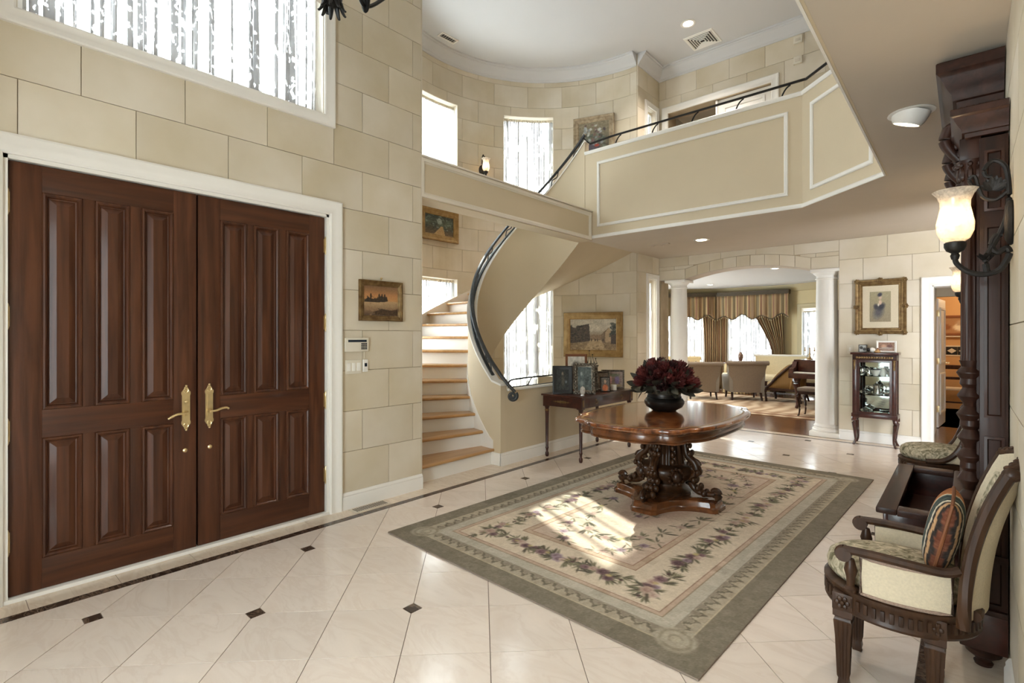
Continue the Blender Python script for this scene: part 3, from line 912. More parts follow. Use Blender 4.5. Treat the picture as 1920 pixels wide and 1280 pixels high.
# ================================================================== FAR WALL: arch on columns below, cased opening above
mpF = lambda u, v, d: (u, YF+.014-d, v)
AX0, AX1 = -3.56, -1.68
def arch(x):
    if x < AX0 or x > AX1: return 2.415
    t = (x-(AX0+AX1)/2)/((AX1-AX0)/2)
    rad = (((AX1-AX0)/2)**2+.13**2)/(2*.13)
    return 2.415+math.sqrt(rad*rad-(t*(AX1-AX0)/2)**2)-(rad-.13)
OPN = (-4.0, -1.33)
DR = (-.318, .50, -.1, 2.09)
mb = MB()
def slabF(a, b, c, d, th=.30, mp=mpF): cell_solid(mb, a, b, c, d, -th, 0, mp)
slabF(-4.03, OPN[0], 0, ZC); slabF(OPN[1], DR[0], 0, ZC); slabF(DR[0], DR[1], DR[3], ZC); slabF(DR[1], 1.6, 0, ZC)
NA = 48
for k in range(NA):
    x0 = OPN[0]+(OPN[1]-OPN[0])*k/NA; x1 = OPN[0]+(OPN[1]-OPN[0])*(k+1)/NA
    cell_solid(mb, x0, x1, arch(x0), ZC, -.30, 0, mpF, v0b=arch(x1))
UPO = (-3.86, -2.21, ZU-.1, 5.30)
for c in cells(-4.03, 1.6, ZC, ZT, [UPO]): cell_solid(mb, *c, -.30, 0, mpF)
wf = mb.build('wall_far', 'mortar', kind='structure', smooth=0, recalc=False, label='far stone block wall with a wide shallow arch')
inF = lambda x: arch(x)+.165 if OPN[0] < x < OPN[1] else 0
hF = [(OPN[0], OPN[1], -1, 2.40), DR]
rw = [(a, min(b, ZC)) for a, b in rowsF if a < ZC-.02]
stones(wf, mpF, OPN[1], 1.6, rw, lambda ri: [(-1.05 if ri % 2 else -.78)+.5333*k for k in range(6)], [DR])
# stones above the arch ring, then the ring's wedge stones
for z0, z1 in [(2.42, 2.64), (2.64, ZC)]:
    stones(wf, mpF, -4.03, OPN[1], [(z0, z1)], lambda ri: [(-3.75 if z0 < 2.6 else -3.5)+.5333*k for k in range(6)], [], lo=lambda x: arch(x)+.168)
ws = [OPN[0]-.03, -3.56]+[AX0+(AX1-AX0)*k/9 for k in range(1, 9)]+[-1.68, OPN[1]]
for a, b in zip(ws[:-1], ws[1:]):
    mb = MB(); m = max(2, int((b-a)/.05))
    for k in range(m):
        x0 = a+.003+(b-a-.006)*k/m; x1 = a+.003+(b-a-.006)*(k+1)/m
        cell_solid(mb, x0, x1, arch(x0), arch(x0)+.162, 0, .014, mpF, arch(x1), arch(x1)+.162)
    mb.build('arch_stone', 'stone', wf, smooth=0, recalc=False)
stones(wf, mpF, -4.03, 1.6, [(a, min(b, ZT)) for a, b in rowsF if b > ZU+.01 and a < ZT-.02], lambda ri: [(-3.9 if ri % 2 else -3.63)+.5333*k for k in range(12)], [UPO])
baseboard('baseboard_far', [(DR[0]-.11, YF), (OPN[1]+.0, YF)], 'white moulded baseboard under the glass cabinet wall')
mb = MB(); mb.frame(DR[0], DR[1], 0, DR[3], [(o, d+.014) for o, d in CASING[:-1]]+[(.11, 0)], mpF, openb=True)
mb.build('trim_7', 'trim_white', kind='structure', label='white casing of the doorway to the kitchen passage')
mb = MB(); mb.box(DR[0]-.01, DR[0]+.015, YF, YF+.3, 0, DR[3]); mb.box(DR[1]-.015, DR[1]+.01, YF, YF+.3, 0, DR[3]); mb.box(DR[0], DR[1], YF, YF+.3, DR[3]-.015, DR[3]+.01)
mb.build('trim_8', 'trim_white', kind='structure', label='white jamb lining the kitchen passage doorway', smooth=0)
# arch soffit lining
mb = MB()
for k in range(NA):
    x0 = OPN[0]+(OPN[1]-OPN[0])*k/NA; x1 = OPN[0]+(OPN[1]-OPN[0])*(k+1)/NA
    cell_solid(mb, x0, x1, arch(x0)-.008, arch(x0)+.002, -.31, .012, mpF, arch(x1)-.008, arch(x1)+.002)
mb.box(OPN[1]-.008, OPN[1]+.004, YF+.004, YF+.314, 0, 2.42)
mb.build('trim_9', 'plaster_soffit', kind='structure', label='smooth plaster underside of the shallow arch', recalc=False)

# columns
def column(x, label, group='columns carrying the arch'):
    t = thing('column', label, 'column', (x, YF+.155, 0), kind='structure')
    mb = MB(); mb.box(-.19, .19, -.19, .19, 0, .07, .006); mb.build('plinth', 'trim_white', t)
    mb = MB(); mb.lathe([(.0, .07), (.178, .07), (.186, .09), (.178, .112), (.160, .118), (.158, .13), (.166, .145), (.154, .16), (.147, .18), (0, .18)], 32); mb.build('base', 'trim_white', t)
    mb = MB(); mb.lathe([(.0, .18), (.147, .18), (.1465, .8), (.143, 1.4), (.136, 2.0), (.131, 2.26), (0, 2.26)], 32); mb.build('shaft', 'trim_white', t)
    mb = MB(); mb.lathe([(0, 2.26), (.131, 2.26), (.144, 2.268), (.144, 2.28), (.133, 2.285), (.133, 2.315), (.148, 2.33), (.170, 2.35), (.174, 2.362), (0, 2.362)], 32); mb.build('capital', 'trim_white', t)
    mb = MB(); mb.box(-.182, .182, -.182, .182, 2.362, 2.405, .005); mb.build('abacus', 'trim_white', t)
    return t
column(-3.735, 'white round column on the arch side nearest the stairwell')
column(-1.508, 'white round column nearest the glass cabinet')

# ================================================================== RIGHT WALL
mpX = lambda u, v, d: (XR+.014-d, u, v)
wx = wall_slab('wall_right', mpX, -1.5, 6.5, 0, ZC, -.2, 0, [], 'mortar', label='stone wall behind the carved hall tree, at the photo right edge')
stones(wx, mpX, -1.5, 6.5, [(a, min(b, ZC)) for a, b in rowsF if a < ZC-.02], lambda ri: [(-1.2 if ri % 2 else -.95)+.5333*k for k in range(16)], [])
mb = MB(); mb.box(XR+.0, XR+.30, 6.5, 6.514, 0, ZC); mb.box(1.4, 1.6, 6.4, YF-.002, 0, ZC)
mb.build('wall_recess', 'plaster', kind='structure', label='plain wall of the recess past the hall tree', smooth=0)
baseboard('baseboard_right', [(XR, -1.5), (XR, 2.90)], 'white moulded baseboard along the right wall')

# ================================================================== CEILINGS, BALCONY
BY = 6.065
poly = [(-4.04, YF+.02), (1.6, YF+.02), (1.6, -1.5), (-.488, -1.5), (-.488, 5.315), (-1.280, BY+.012), (-4.04, BY+.012)]
mb = MB(); mb.prism(poly, ZC, ZU); mb.build('ceiling', 'plaster_soffit', kind='structure', smooth=0, label='smooth taupe lower ceiling under the balcony')
mb = MB(); mb.box(-6.7, 1.6, -1.6, YF+.3, ZT, ZT+.15); mb.build('ceiling_upper', 'ceiling_white', kind='structure', smooth=0, label='high white ceiling of the two storey hall')
wbk = MB(); wbk.box(1.4, 1.6, -1.5, YF, ZU, ZT); wbk.build('wall_upper_right', 'plaster', kind='structure', smooth=0, label='plain upstairs wall beyond the balcony')

BP = [(-4.0, BY), (-1.285, BY), (-.50, 5.31), (-.50, -1.5)]
def offs(pts, o):
    out = []
    for i, p in enumerate(pts):
        p = Vector(p); d0 = (p-Vector(pts[i-1])).normalized() if i else None; d1 = (Vector(pts[i+1])-p).normalized() if i < len(pts)-1 else None
        d = d0 if d1 is None else d1 if d0 is None else (d0+d1).normalized()
        n = Vector((-d.y, d.x)); k = 1.0
        if d0 is not None and d1 is not None: k = 1/n.dot(Vector((-d0.y, d0.x)))
        out.append((p.x+n.x*o*k, p.y+n.y*o*k))
    return out
def sweep(pts, prof):
    """profile of (offset to the left of travel, z) along a floor polyline"""
    rows = [offs(pts, o) for o, z in prof]
    return [[(rows[j][i][0], rows[j][i][1], prof[j][1]) for j in range(len(prof))] for i in range(len(pts))]
ZK = 4.0
bal = MB(); bal.loft(sweep(BP, [(0, ZC-.001), (0, ZK), (.12, ZK), (.12, ZC+.1), (.0125, ZC+.1), (.0125, ZC-.001)]))
balc = bal.build('wall_balcony', 'plaster', kind='structure', smooth=0, label='cream balcony guard wall with white panel mouldings')
mb = MB(); mb.loft(sweep(BP, [(-.022, ZK), (-.024, ZK+.016), (-.012, ZK+.026), (.13, ZK+.026), (.14, ZK+.016), (.14, ZK), (.128, ZK-.02), (-.008, ZK-.02)])); mb.build('cap', 'trim_white', balc)
mb = MB(); mb.loft(sweep(BP, [(.0, ZC-.004), (-.012, ZC-.004), (-.016, ZC+.012), (-.012, ZC+.03), (-.005, ZC+.038), (0, ZC+.042)])); mb.build('bottom_molding', 'trim_white', balc)
def panel_mold(p, q, a, b, z0, z1):
    p, q = Vector(p), Vector(q); d = (q-p).normalized(); n = Vector((d.y, -d.x)); Ln = (q-p).length
    mp = lambda u, v, dd: (p.x+d.x*u+n.x*dd, p.y+d.y*u+n.y*dd, v)
    mb = MB(); mb.frame(a, Ln-b, z0, z1, [(-o, dd) for o, dd in BEAD], mp); return mb.build('panel_molding', 'trim_white', balc)
panel_mold(BP[0], BP[1], .20, .135, 2.945, 3.845)
panel_mold(BP[1], BP[2], .135, .135, 2.945, 3.845)
for k in range(3): panel_mold((-.5, 5.31-2.2*k), (-.5, 5.31-2.2*(k+1)), .13, .13, 2.945, 3.845)

# beam carrying the wall line across the stairwell opening
bm_ = MB(); bm_.box(-4.10, XL-.016, 3.07, BY, 2.765, 3.16)
beam = bm_.build('ceiling_beam', 'plaster', kind='structure', smooth=0, label='low cream beam crossing in front of the stairwell')
mpM = lambda u, v, d: (XL-.016+d, u, v)
mb = MB(); mb.frame(3.075, BY-.03, 2.775, 3.148, [(0, 0), (0, .016), (-.03, .016), (-.036, .009), (-.045, .006), (-.05, 0)], mpM); mb.build('panel_molding', 'warm_white', beam)
mb = MB(); mb.box(-4.11, XL+.006, 3.07, BY, 3.16, 3.176, .003); mb.build('cap', 'warm_white', beam)

# crown moulding
CR = [(0, 5.885), (.012, 5.885), (.016, 5.905), (.03, 5.915), (.036, 5.935), (.06, 5.955), (.085, 5.985), (.11, 6.02), (.13, 6.03), (.135, 6.05), (.15, 6.055), (.152, ZT), (0, ZT)]
arc = [(RC[0]+RR*math.cos(R(a)), RC[1]+RR*math.sin(R(a))) for a in np.linspace(268, 90, 46)]
mb = MB(); rings = []
for (x, y), a in zip(arc, np.linspace(268, 90, 46)):
    rings.append([(x-o*math.cos(R(a)), y-o*math.sin(R(a)), z) for o, z in CR])
mb.loft(rings); mb.build('trim_10', 'ceiling_white', kind='structure', label='white crown moulding curving round the stairwell')
mb = MB(); mb.loft(sweep([(XB, 7.66), (XB, YF), (1.4, YF)], [(-o, z) for o, z in CR])); mb.build('trim_11', 'ceiling_white', kind='structure', label='white crown moulding over the upstairs hall')
mb = MB(); mb.loft(sweep([(XL, -1.5), (XL, 3.07)], [(-o, z) for o, z in CR])); mb.build('trim_12', 'ceiling_white', kind='structure', label='white crown moulding over the entrance wall')

# upstairs cased opening, door leaf and the room behind
mb = MB(); mb.frame(UPO[0], UPO[1], ZU, UPO[3], [(o, d+.014) for o, d in CASING[:-1]]+[(.11, 0)], mpF, openb=True)
mb.build('trim_13', 'trim_white', kind='structure', label='white casing of the wide upstairs doorway')
ld = thing('door_3', 'white panelled upstairs door seen over the balcony rail', 'door', kind='structure')
mb = MB(); mb.box(-3.03, UPO[1], YF+.06, YF+.10, ZU, 5.29, .002); mb.build('leaf', 'trim_white', ld)
mb = MB(); mb.frame(-2.95, UPO[1]-.10, ZU+.2, 5.17, [(-o, d) for o, d in BEAD], lambda u, v, d: (u, YF+.06-d, v)); mb.build('panel_molding', 'trim_white', ld)
mb = MB(); mb.box(-3.06, -3.03, YF+.03, YF+.12, ZU, 5.29, .003); mb.build('stop', 'trim_white', ld)
mb = MB(); mb.ball((-2.97, YF+.03, 4.22), .028, 10, 8); mb.build('knob', 'brass', ld)
mb = MB(); mb.box(-4.05, -2.0, 10.6, 10.7, ZU, 5.6); mb.box(-4.1, -4.03, YF+.3, 10.7, ZU, 5.6); mb.box(-2.0, -1.9, YF+.3, 10.7, ZU, 5.6); mb.box(-4.1, -1.9, YF+.3, 10.7, 5.5, 5.6); mb.box(-4.1, -1.9, YF, 10.7, ZU-.1, ZU)
mb.build('wall_bedroom', 'warm_white', kind='structure', smooth=0, label='pale walls of the room behind the upstairs doorway')

# back of the hall behind the viewer: a wall with an unseen glazed opening added for fill light
mpK = lambda u, v, d: (u, -1.5+d, v)
HK = [(-1.9, -.4, .1, 2.65)]
wall_slab('wall_back', mpK, XL-.2, 1.6, 0, ZT, -.2, 0, HK, 'plaster', label='plain plaster wall behind the viewer with an added glazed opening')
for (a, b, c, d), lb in zip(HK, ('added unseen glazed doors letting fill light in behind the viewer',)):
    window(mpK, a, b, c, d, .1, lb, 2, 4)
    portal(((a+b)/2, -1.72, (c+d)/2), (0, 1, 0), b-a, d-c)
# ================================================================== CURVED STAIR
SC = (-4.0, 5.17); RI, RO = .89, .99; RISE = .18; DST = 10.0; NS = 18
def sp(t, r): a = R(-90-t); return (SC[0]+r*math.cos(a), SC[1]+r*math.sin(a))
def outer_r(t):
    """distance from the stair centre to the stairwell wall along a tread edge"""
    a = R(-90-t); dx, dy = math.cos(a), math.sin(a); ex, ey = SC[0]-RC[0], SC[1]-RC[1]
    b = dx*ex+dy*ey; c = ex*ex+ey*ey-(RR-.004)**2
    return -b+math.sqrt(b*b-c)
def znose(t): return RISE*(t/DST+1)
stair = thing('staircase', 'curved staircase with wooden treads and white risers', 'staircase', kind='structure')
for k in range(NS-1):
    t0, t1 = k*DST, (k+1)*DST; z = RISE*(k+1)
    inn = [sp(t, RO-.002) for t in np.linspace(t0-1.0, t1+.6, 5)]
    out = [sp(t, outer_r(t)) for t in np.linspace(t1+.6, t0-.9, 9)]
    poly = inn+out
    if k == 0:   # bottom tread reaches a little past the wall end
        poly = [(x, y) for x, y in poly]
    # nosing: push the front edge straight out by 25 mm
    a = R(-90-t0); n = Vector((-math.sin(a), math.cos(a)))
    mb = MB(); mb.prism(poly, z-.034, z)
    p, q = Vector(sp(t0-1.0, RO-.002)), Vector(sp(t0-.9, outer_r(t0-.9)))
    mb.tube([(p.x, p.y, z-.017), (q.x, q.y, z-.017)], .017, 10)
    mb.build('tread', 'tread_wood', stair, smooth=40)
    p, q = sp(t0+.3, RO-.002), sp(t0+.3, outer_r(t0+.3)); p2, q2 = sp(t0+2.5, RO-.002), sp(t0+1.6, outer_r(t0+1.6))
    mb = MB(); mb.prism([p, q, q2, p2], z-RISE, z-.034); mb.build('riser', 'trim_white', stair, smooth=0)
# inner guard wall: starts with a short straight piece at the newel, then winds up
TS = list(np.linspace(0, 180, 61))
rows_ = []
def guard_ring(t):
    zt = znose(t)+.75; zb = max(0.0, znose(t)-.54)
    if t < 30: zb = 0.0
    i, o = sp(t, RI), sp(t, RO); return [(*i, zb), (*o, zb), (*o, zt), (*i, zt)]
zt0 = znose(0)+.75
rings = [[(XL-.0, SC[1]-RI, 0), (XL-.0, SC[1]-RO, 0), (XL, SC[1]-RO, zt0-.04), (XL, SC[1]-RI, zt0-.04)]]+[guard_ring(t) for t in TS]
mb = MB(); mb.loft(rings); gw = mb.build('guard_wall', 'plaster', stair, smooth=40)
def cap_ring(t, w=.014):
    zt = znose(t)+.75; i, o = sp(t, RI-w), sp(t, RO+w); return [(*i, zt), (*o, zt), (*o, zt+.022), (*i, zt+.022)]
w = .014
mb = MB(); mb.loft([[(XL+w, SC[1]-RI+w, zt0-.04), (XL+w, SC[1]-RO-w, zt0-.04), (XL+w, SC[1]-RO-w, zt0-.018), (XL+w, SC[1]-RI+w, zt0-.018)]]+[cap_ring(t) for t in TS])
mb.build('guard_cap', 'trim_white', gw, smooth=40)
# tread-side skirting on the guard wall and along the stairwell wall
def skirt(rf, dr, name):
    rings = []
    for t in np.linspace(-1, 170, 58):
        r = rf(t); z = znose(max(t, 0))
        a, b = sp(t, r), sp(t, r+dr)
        rings.append([(*a, max(0, z-.30)), (*b, max(0, z-.30)), (*b, z+.09), (*a, z+.09)])
    mb = MB(); mb.loft(rings); mb.build(name, 'trim_white', stair, smooth=40)
skirt(lambda t: RO-.002, .014, 'inner_skirting')
rings = []
for t in np.linspace(0, 172, 58):
    z = znose(t); r = outer_r(t); a, b = sp(t, r+.01), sp(t, r-.018)
    rings.append([(*a, max(0, z-.35)), (*b, max(0, z-.35)), (*b, z+.05), (*a, z+.05)])
mb = MB(); mb.loft(rings); mb.build('wall_skirting', 'warm_white', stair, smooth=40)
# soffit
mb = MB()
def soff(u, v, s):
    t = 24+156*u; r = RI+.002+(outer_r(t)-.0-RI)*v; p = sp(t, r); return (p[0], p[1], znose(t)-.54+.05*s)
mb.slab(soff, 44, 4); mb.build('soffit', 'plaster', stair, smooth=60)
mb = MB(); mb.box(XL+.0, XL+.012, SC[1]-RO-.012, SC[1]-RI+.0, 0, .14, .003); mb.box(-4.06, XL+.012, SC[1]-RO-.012, SC[1]-RO, 0, .14, .003)
mb.build('newel_base', 'trim_white', stair)

# low guard wall beside the stair foot
PY1 = 6.3
mb = MB(); mb.box(XL-.11, XL, SC[1]-RI+.0005, PY1, 0, .825); mb.box(-4.95, XL-.111, PY1-.10, PY1-.001, 0, .825)
pw = mb.build('wall_parapet', 'plaster', kind='structure', smooth=0, label='low cream guard wall behind the console table')
mb = MB(); mb.box(XL-.13, XL+.018, SC[1]-RI+.016, PY1+.02, .825, .85, .006); mb.build('cap', 'trim_white', pw)
baseboard('baseboard_parapet', [(XL, 7.66), (XL, SC[1]-RO-.01)], 'white moulded baseboard under the low guard wall')
baseboard('baseboard_return', [(XB, YF), (XB, 7.67)], 'white moulded baseboard on the return wall by the columns')

# iron railing
rail = thing('stair_railing', 'grey iron stair handrail with a scrolled end, winding up to the balcony', 'railing')
def rp(t, h, r=None):
    p = sp(t, (RI+RO)/2 if r is None else r); return (p[0], p[1], znose(t)+.75+.022+h)
start = [(XL+.125, SC[1]-RO+.10, .825), (XL+.06, SC[1]-RO+.07, .895), (-3.92, SC[1]-.945, 1.015)]
main = start+[rp(t, .135) for t in np.linspace(4, 178, 48)]
mb = MB(); mb.tube(main, .022, 8, sx=1.3, sy=.8); mb.build('handrail', 'iron_grey', rail)
mb = MB(); mb.tube(spiral((XL+.105, SC[1]-RO+.082, .778), .052, .010, .75, .75-3.6*PI, 40, ((.749, .663, 0), (0, 0, 1))), [.019-.007*i/40 for i in range(41)], 8, up=(-.663, .749, 0)); mb.build('scroll', 'iron_grey', rail)
mb = MB(); mb.tube([rp(t, .012) for t in np.linspace(2, 178, 48)], .020, 8, sx=1.2, sy=.6); mb.build('base_bar', 'iron_grey', rail)
for t in [7, 26, 45, 66, 87, 108, 129, 150, 170]:
    a, b = Vector(rp(t-3.5, .012)), Vector(rp(t+3.5, .135)); u = (b-a)
    pts = [a, a+u*.18+Vector((0, 0, .055)), a+u*.5, a+u*.82-Vector((0, 0, .05)), b]
    mb = MB(); mb.tube(smooth_path([tuple(p) for p in pts], 5), .0075, 6); mb.build('baluster', 'iron_grey', rail)
mb = MB(); c0 = Vector(rp(9, .07)); td = (Vector(rp(12, .07))-Vector(rp(6, .07))).normalized()
mb.tube([tuple(c0+td*(.042*math.cos(a))+Vector((0, 0, .042*math.sin(a)))) for a in np.linspace(0, 2*PI, 25)], .0055, 6); mb.build('ring_ornament', 'iron_grey', rail)

rail2 = thing('balcony_railing', 'thin black iron handrail running along the balcony top', 'railing')
RB = offs(BP, .055)
zr = ZK+.165
pl = [rp(176, .135), (RB[0][0]+.05, RB[0][1], zr-.02)]+[(x, y, zr) for x, y in [(RB[0][0]+.4, RB[0][1]), RB[1], RB[2], RB[3]]]
mb = MB(); mb.tube(pl, .016, 8, sx=1.3, sy=.75); mb.build('handrail', 'iron_black', rail2)
def br(x, y, dx, dy):
    a = Vector((x, y, ZK+.026)); d = Vector((dx, dy, 0)); b = a+d*.09+Vector((0, 0, .125))
    mb = MB(); mb.tube(smooth_path([tuple(a), tuple(a+d*.015+Vector((0, 0, .05))), tuple(a+d*.05+Vector((0, 0, .10))), tuple(b)], 5), .008, 6); mb.build('bracket', 'iron_black', rail2)
for x in (-3.55, -3.02, -2.5, -1.98, -1.5): br(x, RB[0][1], 1, 0)
br(-1.0, RB[1][1]-(.285-.04), .72, -.69)
for y in (4.7, 4.1, 3.4, 2.7, 2.0): br(RB[2][0], y, 0, -1)

rail3 = thing('parapet_railing', 'slim grey iron rail on the low guard wall behind the console table', 'railing')
mb = MB(); mb.tube(smooth_path([(XL-.05, 4.32, .87), (XL-.05, 4.38, .92), (XL-.05, 4.5, .945), (XL-.05, 5.2, .952), (XL-.05, 5.95, .952)], 6), .010, 8); mb.build('handrail', 'iron_grey', rail3)
mb = MB(); mb.tube([(XL-.05, 4.36, .857), (XL-.05, 5.95, .857)], .006, 6); mb.build('base_bar', 'iron_grey', rail3)
for y in (4.75, 5.25, 5.75):
    mb = MB(); mb.tube(smooth_path([(XL-.05, y-.08, .857), (XL-.05, y-.03, .870), (XL-.05, y+.03, .938), (XL-.05, y+.08, .950)], 5), .007, 6); mb.build('baluster', 'iron_grey', rail3)
# ================================================================== LIVING ROOM beyond the arch
lf = MB(); lf.box(-7.6, 1.6, 8.42, 15.2, -.12, -.004)
lfl = lf.build('floor_living', 'plank_wood', kind='structure', smooth=0, label='brown plank floor of the living room')
n = 18
for k in range(n):
    y0 = 8.405+.125*k
    mb = MB(); mb.box(-3.4, 3.4, -.0605, .0605, -.012, 0, .0015)
    if k == 0: pk0 = mb.build('plank', 'plank_wood', lfl, smooth=0, loc=(-3.2, y0+.0625, 0))
    else: meshdup(pk0, lfl, (-3.2, y0+.0625, 0))
LZ = 2.72
mb = MB(); mb.box(-7.6, .2, YF+.30, 15.2, LZ, LZ+.1); mb.build('ceiling_living', 'ceiling_white', kind='structure', smooth=0, label='white living room ceiling with small lights')
LA, LB, LC, LD = (-7.0, 12.90), (-5.08, 14.20), (-3.25, 14.20), (-2.30, 13.75)
def wmap(p, q):
    p, q = Vector(p), Vector(q); d = (q-p).normalized(); nn = Vector((d.y, -d.x))
    return (lambda u, v, dd: (p.x+d.x*u+nn.x*dd, p.y+d.y*u+nn.y*dd, v)), (q-p).length
mpA, lenA = wmap(LA, LB); mpBk, lenB = wmap(LB, LC); mpD, lenD = wmap(LC, LD)
HA = [(lenA-1.55, lenA-.32, .35, 2.25)]; HBk = [(.30, 1.42, .35, 2.25)]; HD = [(.28, .86, .05, 2.12)]
wall_slab('wall_living_bay', mpA, -.6, lenA, 0, LZ, -.15, 0, HA, 'lr_wall', label='angled olive bay wall of the living room')
wall_slab('wall_living_back', mpBk, 0, lenB, 0, LZ, -.15, 0, HBk, 'lr_wall', label='olive back wall of the living room')
wall_slab('wall_living_corner', mpD, 0, lenD, 0, LZ, -.15, 0, HD, 'lr_wall', label='angled olive wall with the glazed door')
mb = MB(); mb.box(-2.32, -.62, 13.70, 13.85, 0, LZ); mb.box(-.75, -.622, 8.76, 13.70, 0, LZ); 
mb.box(-7.6, -4.03, 8.70, 8.80, 0, LZ)
mb.build('wall_living_side', 'lr_wall', kind='structure', smooth=0, label='olive side walls of the living room')
mpS = lambda u, v, d: (-7.45+d, u, v)
HS = (9.3, 12.2, .3, 2.35)  # unseen opening added to bring more daylight into the living room
wall_slab('wall_living_left', mpS, 8.7, 13.0, 0, LZ, -.15, 0, [HS], 'lr_wall', label='olive left wall of the living room with an added window opening')
window(mpS, *HS, .08, 'added unseen side window that brightens the living room', 4, 3)
portal((-7.7, 10.75, 1.3), (1, 0, 0), 2.9, 2.05)
for mp, h, lb in ((mpA, HA[0], 'left living room window behind drapes'), (mpBk, HBk[0], 'middle living room window behind drapes')):
    window(mp, *h, .08, lb, 3, 5)
    c = mp((h[0]+h[1])/2, (h[2]+h[3])/2, -.2); nrm = Vector(mp(0, 0, 1))-Vector(mp(0, 0, 0))
    portal(c, tuple(nrm), h[1]-h[0], h[3]-h[2])
    sheer(mp, h[0]-.03, h[1]+.03, .12, h[3]+.05, .05, 11, .022, 'white sheer curtain in the '+lb, 'sheer_pleat', heading=False)
window(mpD, *HD[0], .05, 'glazed garden door behind the piano', 2, 5)
c = mpD(.57, 1.1, -.2); nrm = Vector(mpD(0, 0, 1))-Vector(mpD(0, 0, 0)); portal(c, tuple(nrm), .58, 2.0)
sheer(mpD, .32, .82, .2, 2.02, .03, 6, .015, 'white sheer curtain on the glazed garden door', 'sheer_pleat')
mb = MB(); mb.frame(HD[0][0], HD[0][1], 0, HD[0][3], [(o, d) for o, d in CASING], mpD, openb=True); mb.build('trim_14', 'lr_trim', kind='structure', label='olive casing of the glazed garden door')
mb = MB(); mb.loft(sweep([LA, LB, LC, LD, (-.1, 13.70)], [(0, 2.55), (-.02, 2.56), (-.05, 2.62), (-.10, 2.70), (-.10, LZ), (0, LZ)])); mb.build('trim_15', 'lr_trim', kind='structure', label='olive crown moulding round the living room')

def grid_uv(mb, nu, nv, us=1.0, vs=1.0):
    return [(i/nu*us, j/nv*vs) for j in range(nv+1) for i in range(nu+1)]
def cloth(name, fn, nu, nv, mat, parent, us=1.0, th=0.0):
    mb = MB(); mb.grid(fn, nu, nv)
    me = bpy.data.meshes.new(name); me.from_pydata(mb.v, [], mb.f); me.shade_smooth(); me.materials.append(MATS[mat])
    uvl = me.uv_layers.new(name='UV'); g = grid_uv(mb, nu, nv, us)
    uvl.data.foreach_set('uv', np.array([g[l.vertex_index] for l in me.loops], np.float32).ravel())
    o = bpy.data.objects.new(name, me); C.objects.link(o); o.parent = parent
    if th:
        md = o.modifiers.new('thickness', 'SOLIDIFY'); md.thickness = th
    return o

def valance(mp, a, b, label, phase, stripes):
    t = thing('window_valance', label, 'valance')
    vb = MB()
    for c in cells(a, b, 2.50, 2.585, []): cell_solid(vb, *c, .02, .20, mp)
    for c in cells(a-.01, b+.01, 2.565, 2.60, []): cell_solid(vb, *c, .02, .225, mp)
    vb.build('cornice', 'cornice_dark', t, smooth=0, recalc=False)
    L = b-a; scal = 0.47
    def bot(u): return 1.93-.055*math.cos(2*PI*(u*L+phase)/scal)-.02*math.sin(2*PI*(u*L+phase)/scal*.5)
    def f(u, v):
        z0 = bot(u); z = 2.50+(z0-2.50)*v
        return mp(a+L*u, z, .185+.012*math.sin(2*PI*u*L/.13)*(.3+.7*v)+.010*math.sin(2*PI*u*L/.29+1))
    cloth('skirt', f, int(L*70), 8, 'drape_stripe', t, us=stripes, th=.006)
    mb = MB(); mb.tube([f(k/60, 1.0) for k in range(61)], .012, 6); fr = mb.build('fringe_cord', 'cornice_dark', t)
    mb = MB()
    m = int(L/.045)
    for k in range(m):
        p = f((k+.5)/m, 1.0); mb.tube([p, (p[0], p[1], p[2]-.03)], .004, 5); mb.ball((p[0], p[1], p[2]-.04), .011, 6, 5)
    o = mb.build('tassel_fringe', 'ivory_tuft', fr); o['kind'] = 'stuff'
    return t
valance(mpA, lenA-1.75, lenA-.08, 'striped scalloped valance over the left living room window', .2, 5.5)
valance(mpBk, .06, lenB-.02, 'striped scalloped valance over the middle living room window', .05, 6)

def drape(mp, top, mid, bot, label, stripes=5, folds=7, zt=2.50, d=.12):
    """floor-length drape; top/mid/bot = (u0,u1) extents at the head, the tieback and the hem"""
    t = thing('window_drape', label, 'drape')
    def f(u, v):
        z = zt*(1-v)+.02*v
        zz = z/zt
        if zz > .36: k = (zz-.36)/.64; k = k*k*(3-2*k); a = mid[0]+(top[0]-mid[0])*k; b = mid[1]+(top[1]-mid[1])*k
        else: k = 1-zz/.36; a = mid[0]+(bot[0]-mid[0])*k; b = mid[1]+(bot[1]-mid[1])*k
        am = .028*min(1, (b-a)/.3+.4)
        return mp(a+(b-a)*u, z, d+am*math.sin(2*PI*folds*u+.8*math.sin(3*v))+.01*math.sin(2*PI*folds*2.7*u))
    cloth('fabric', f, folds*10, 24, 'drape_stripe', t, us=stripes, th=.004)
    if abs((mid[1]-mid[0])-(bot[1]-bot[0])) > .05:
        mb = MB(); pts = [mp(mid[0]-.02+(mid[1]-mid[0]+.04)*k/10, .36*zt-.03*math.sin(PI*k/10)-.02+.10*k/10, d+.05) for k in range(11)]
        mb.tube(pts, .018, 8); mb.build('tieback', 'drape_stripe', t)
    return t
drape(mpA, (lenA-.42, lenA-.03), (lenA-.36, lenA-.05), (lenA-.38, lenA-.03), 'striped drape hanging straight left of the bay corner', 4, 6)
drape(mpBk, (.03, .33), (.05, .31), (.03, .33), 'striped drape hanging straight right of the bay corner', 4, 6)
drape(mpBk, (.86, 1.68), (1.42, 1.70), (1.36, 1.72), 'striped drape swept to the side by a tieback beside the piano', 7, 10, d=.10)
drape(mpA, (lenA-1.72, lenA-1.35), (lenA-1.70, lenA-1.42), (lenA-1.72, lenA-1.40), 'striped drape hanging behind the white column', 4, 6)

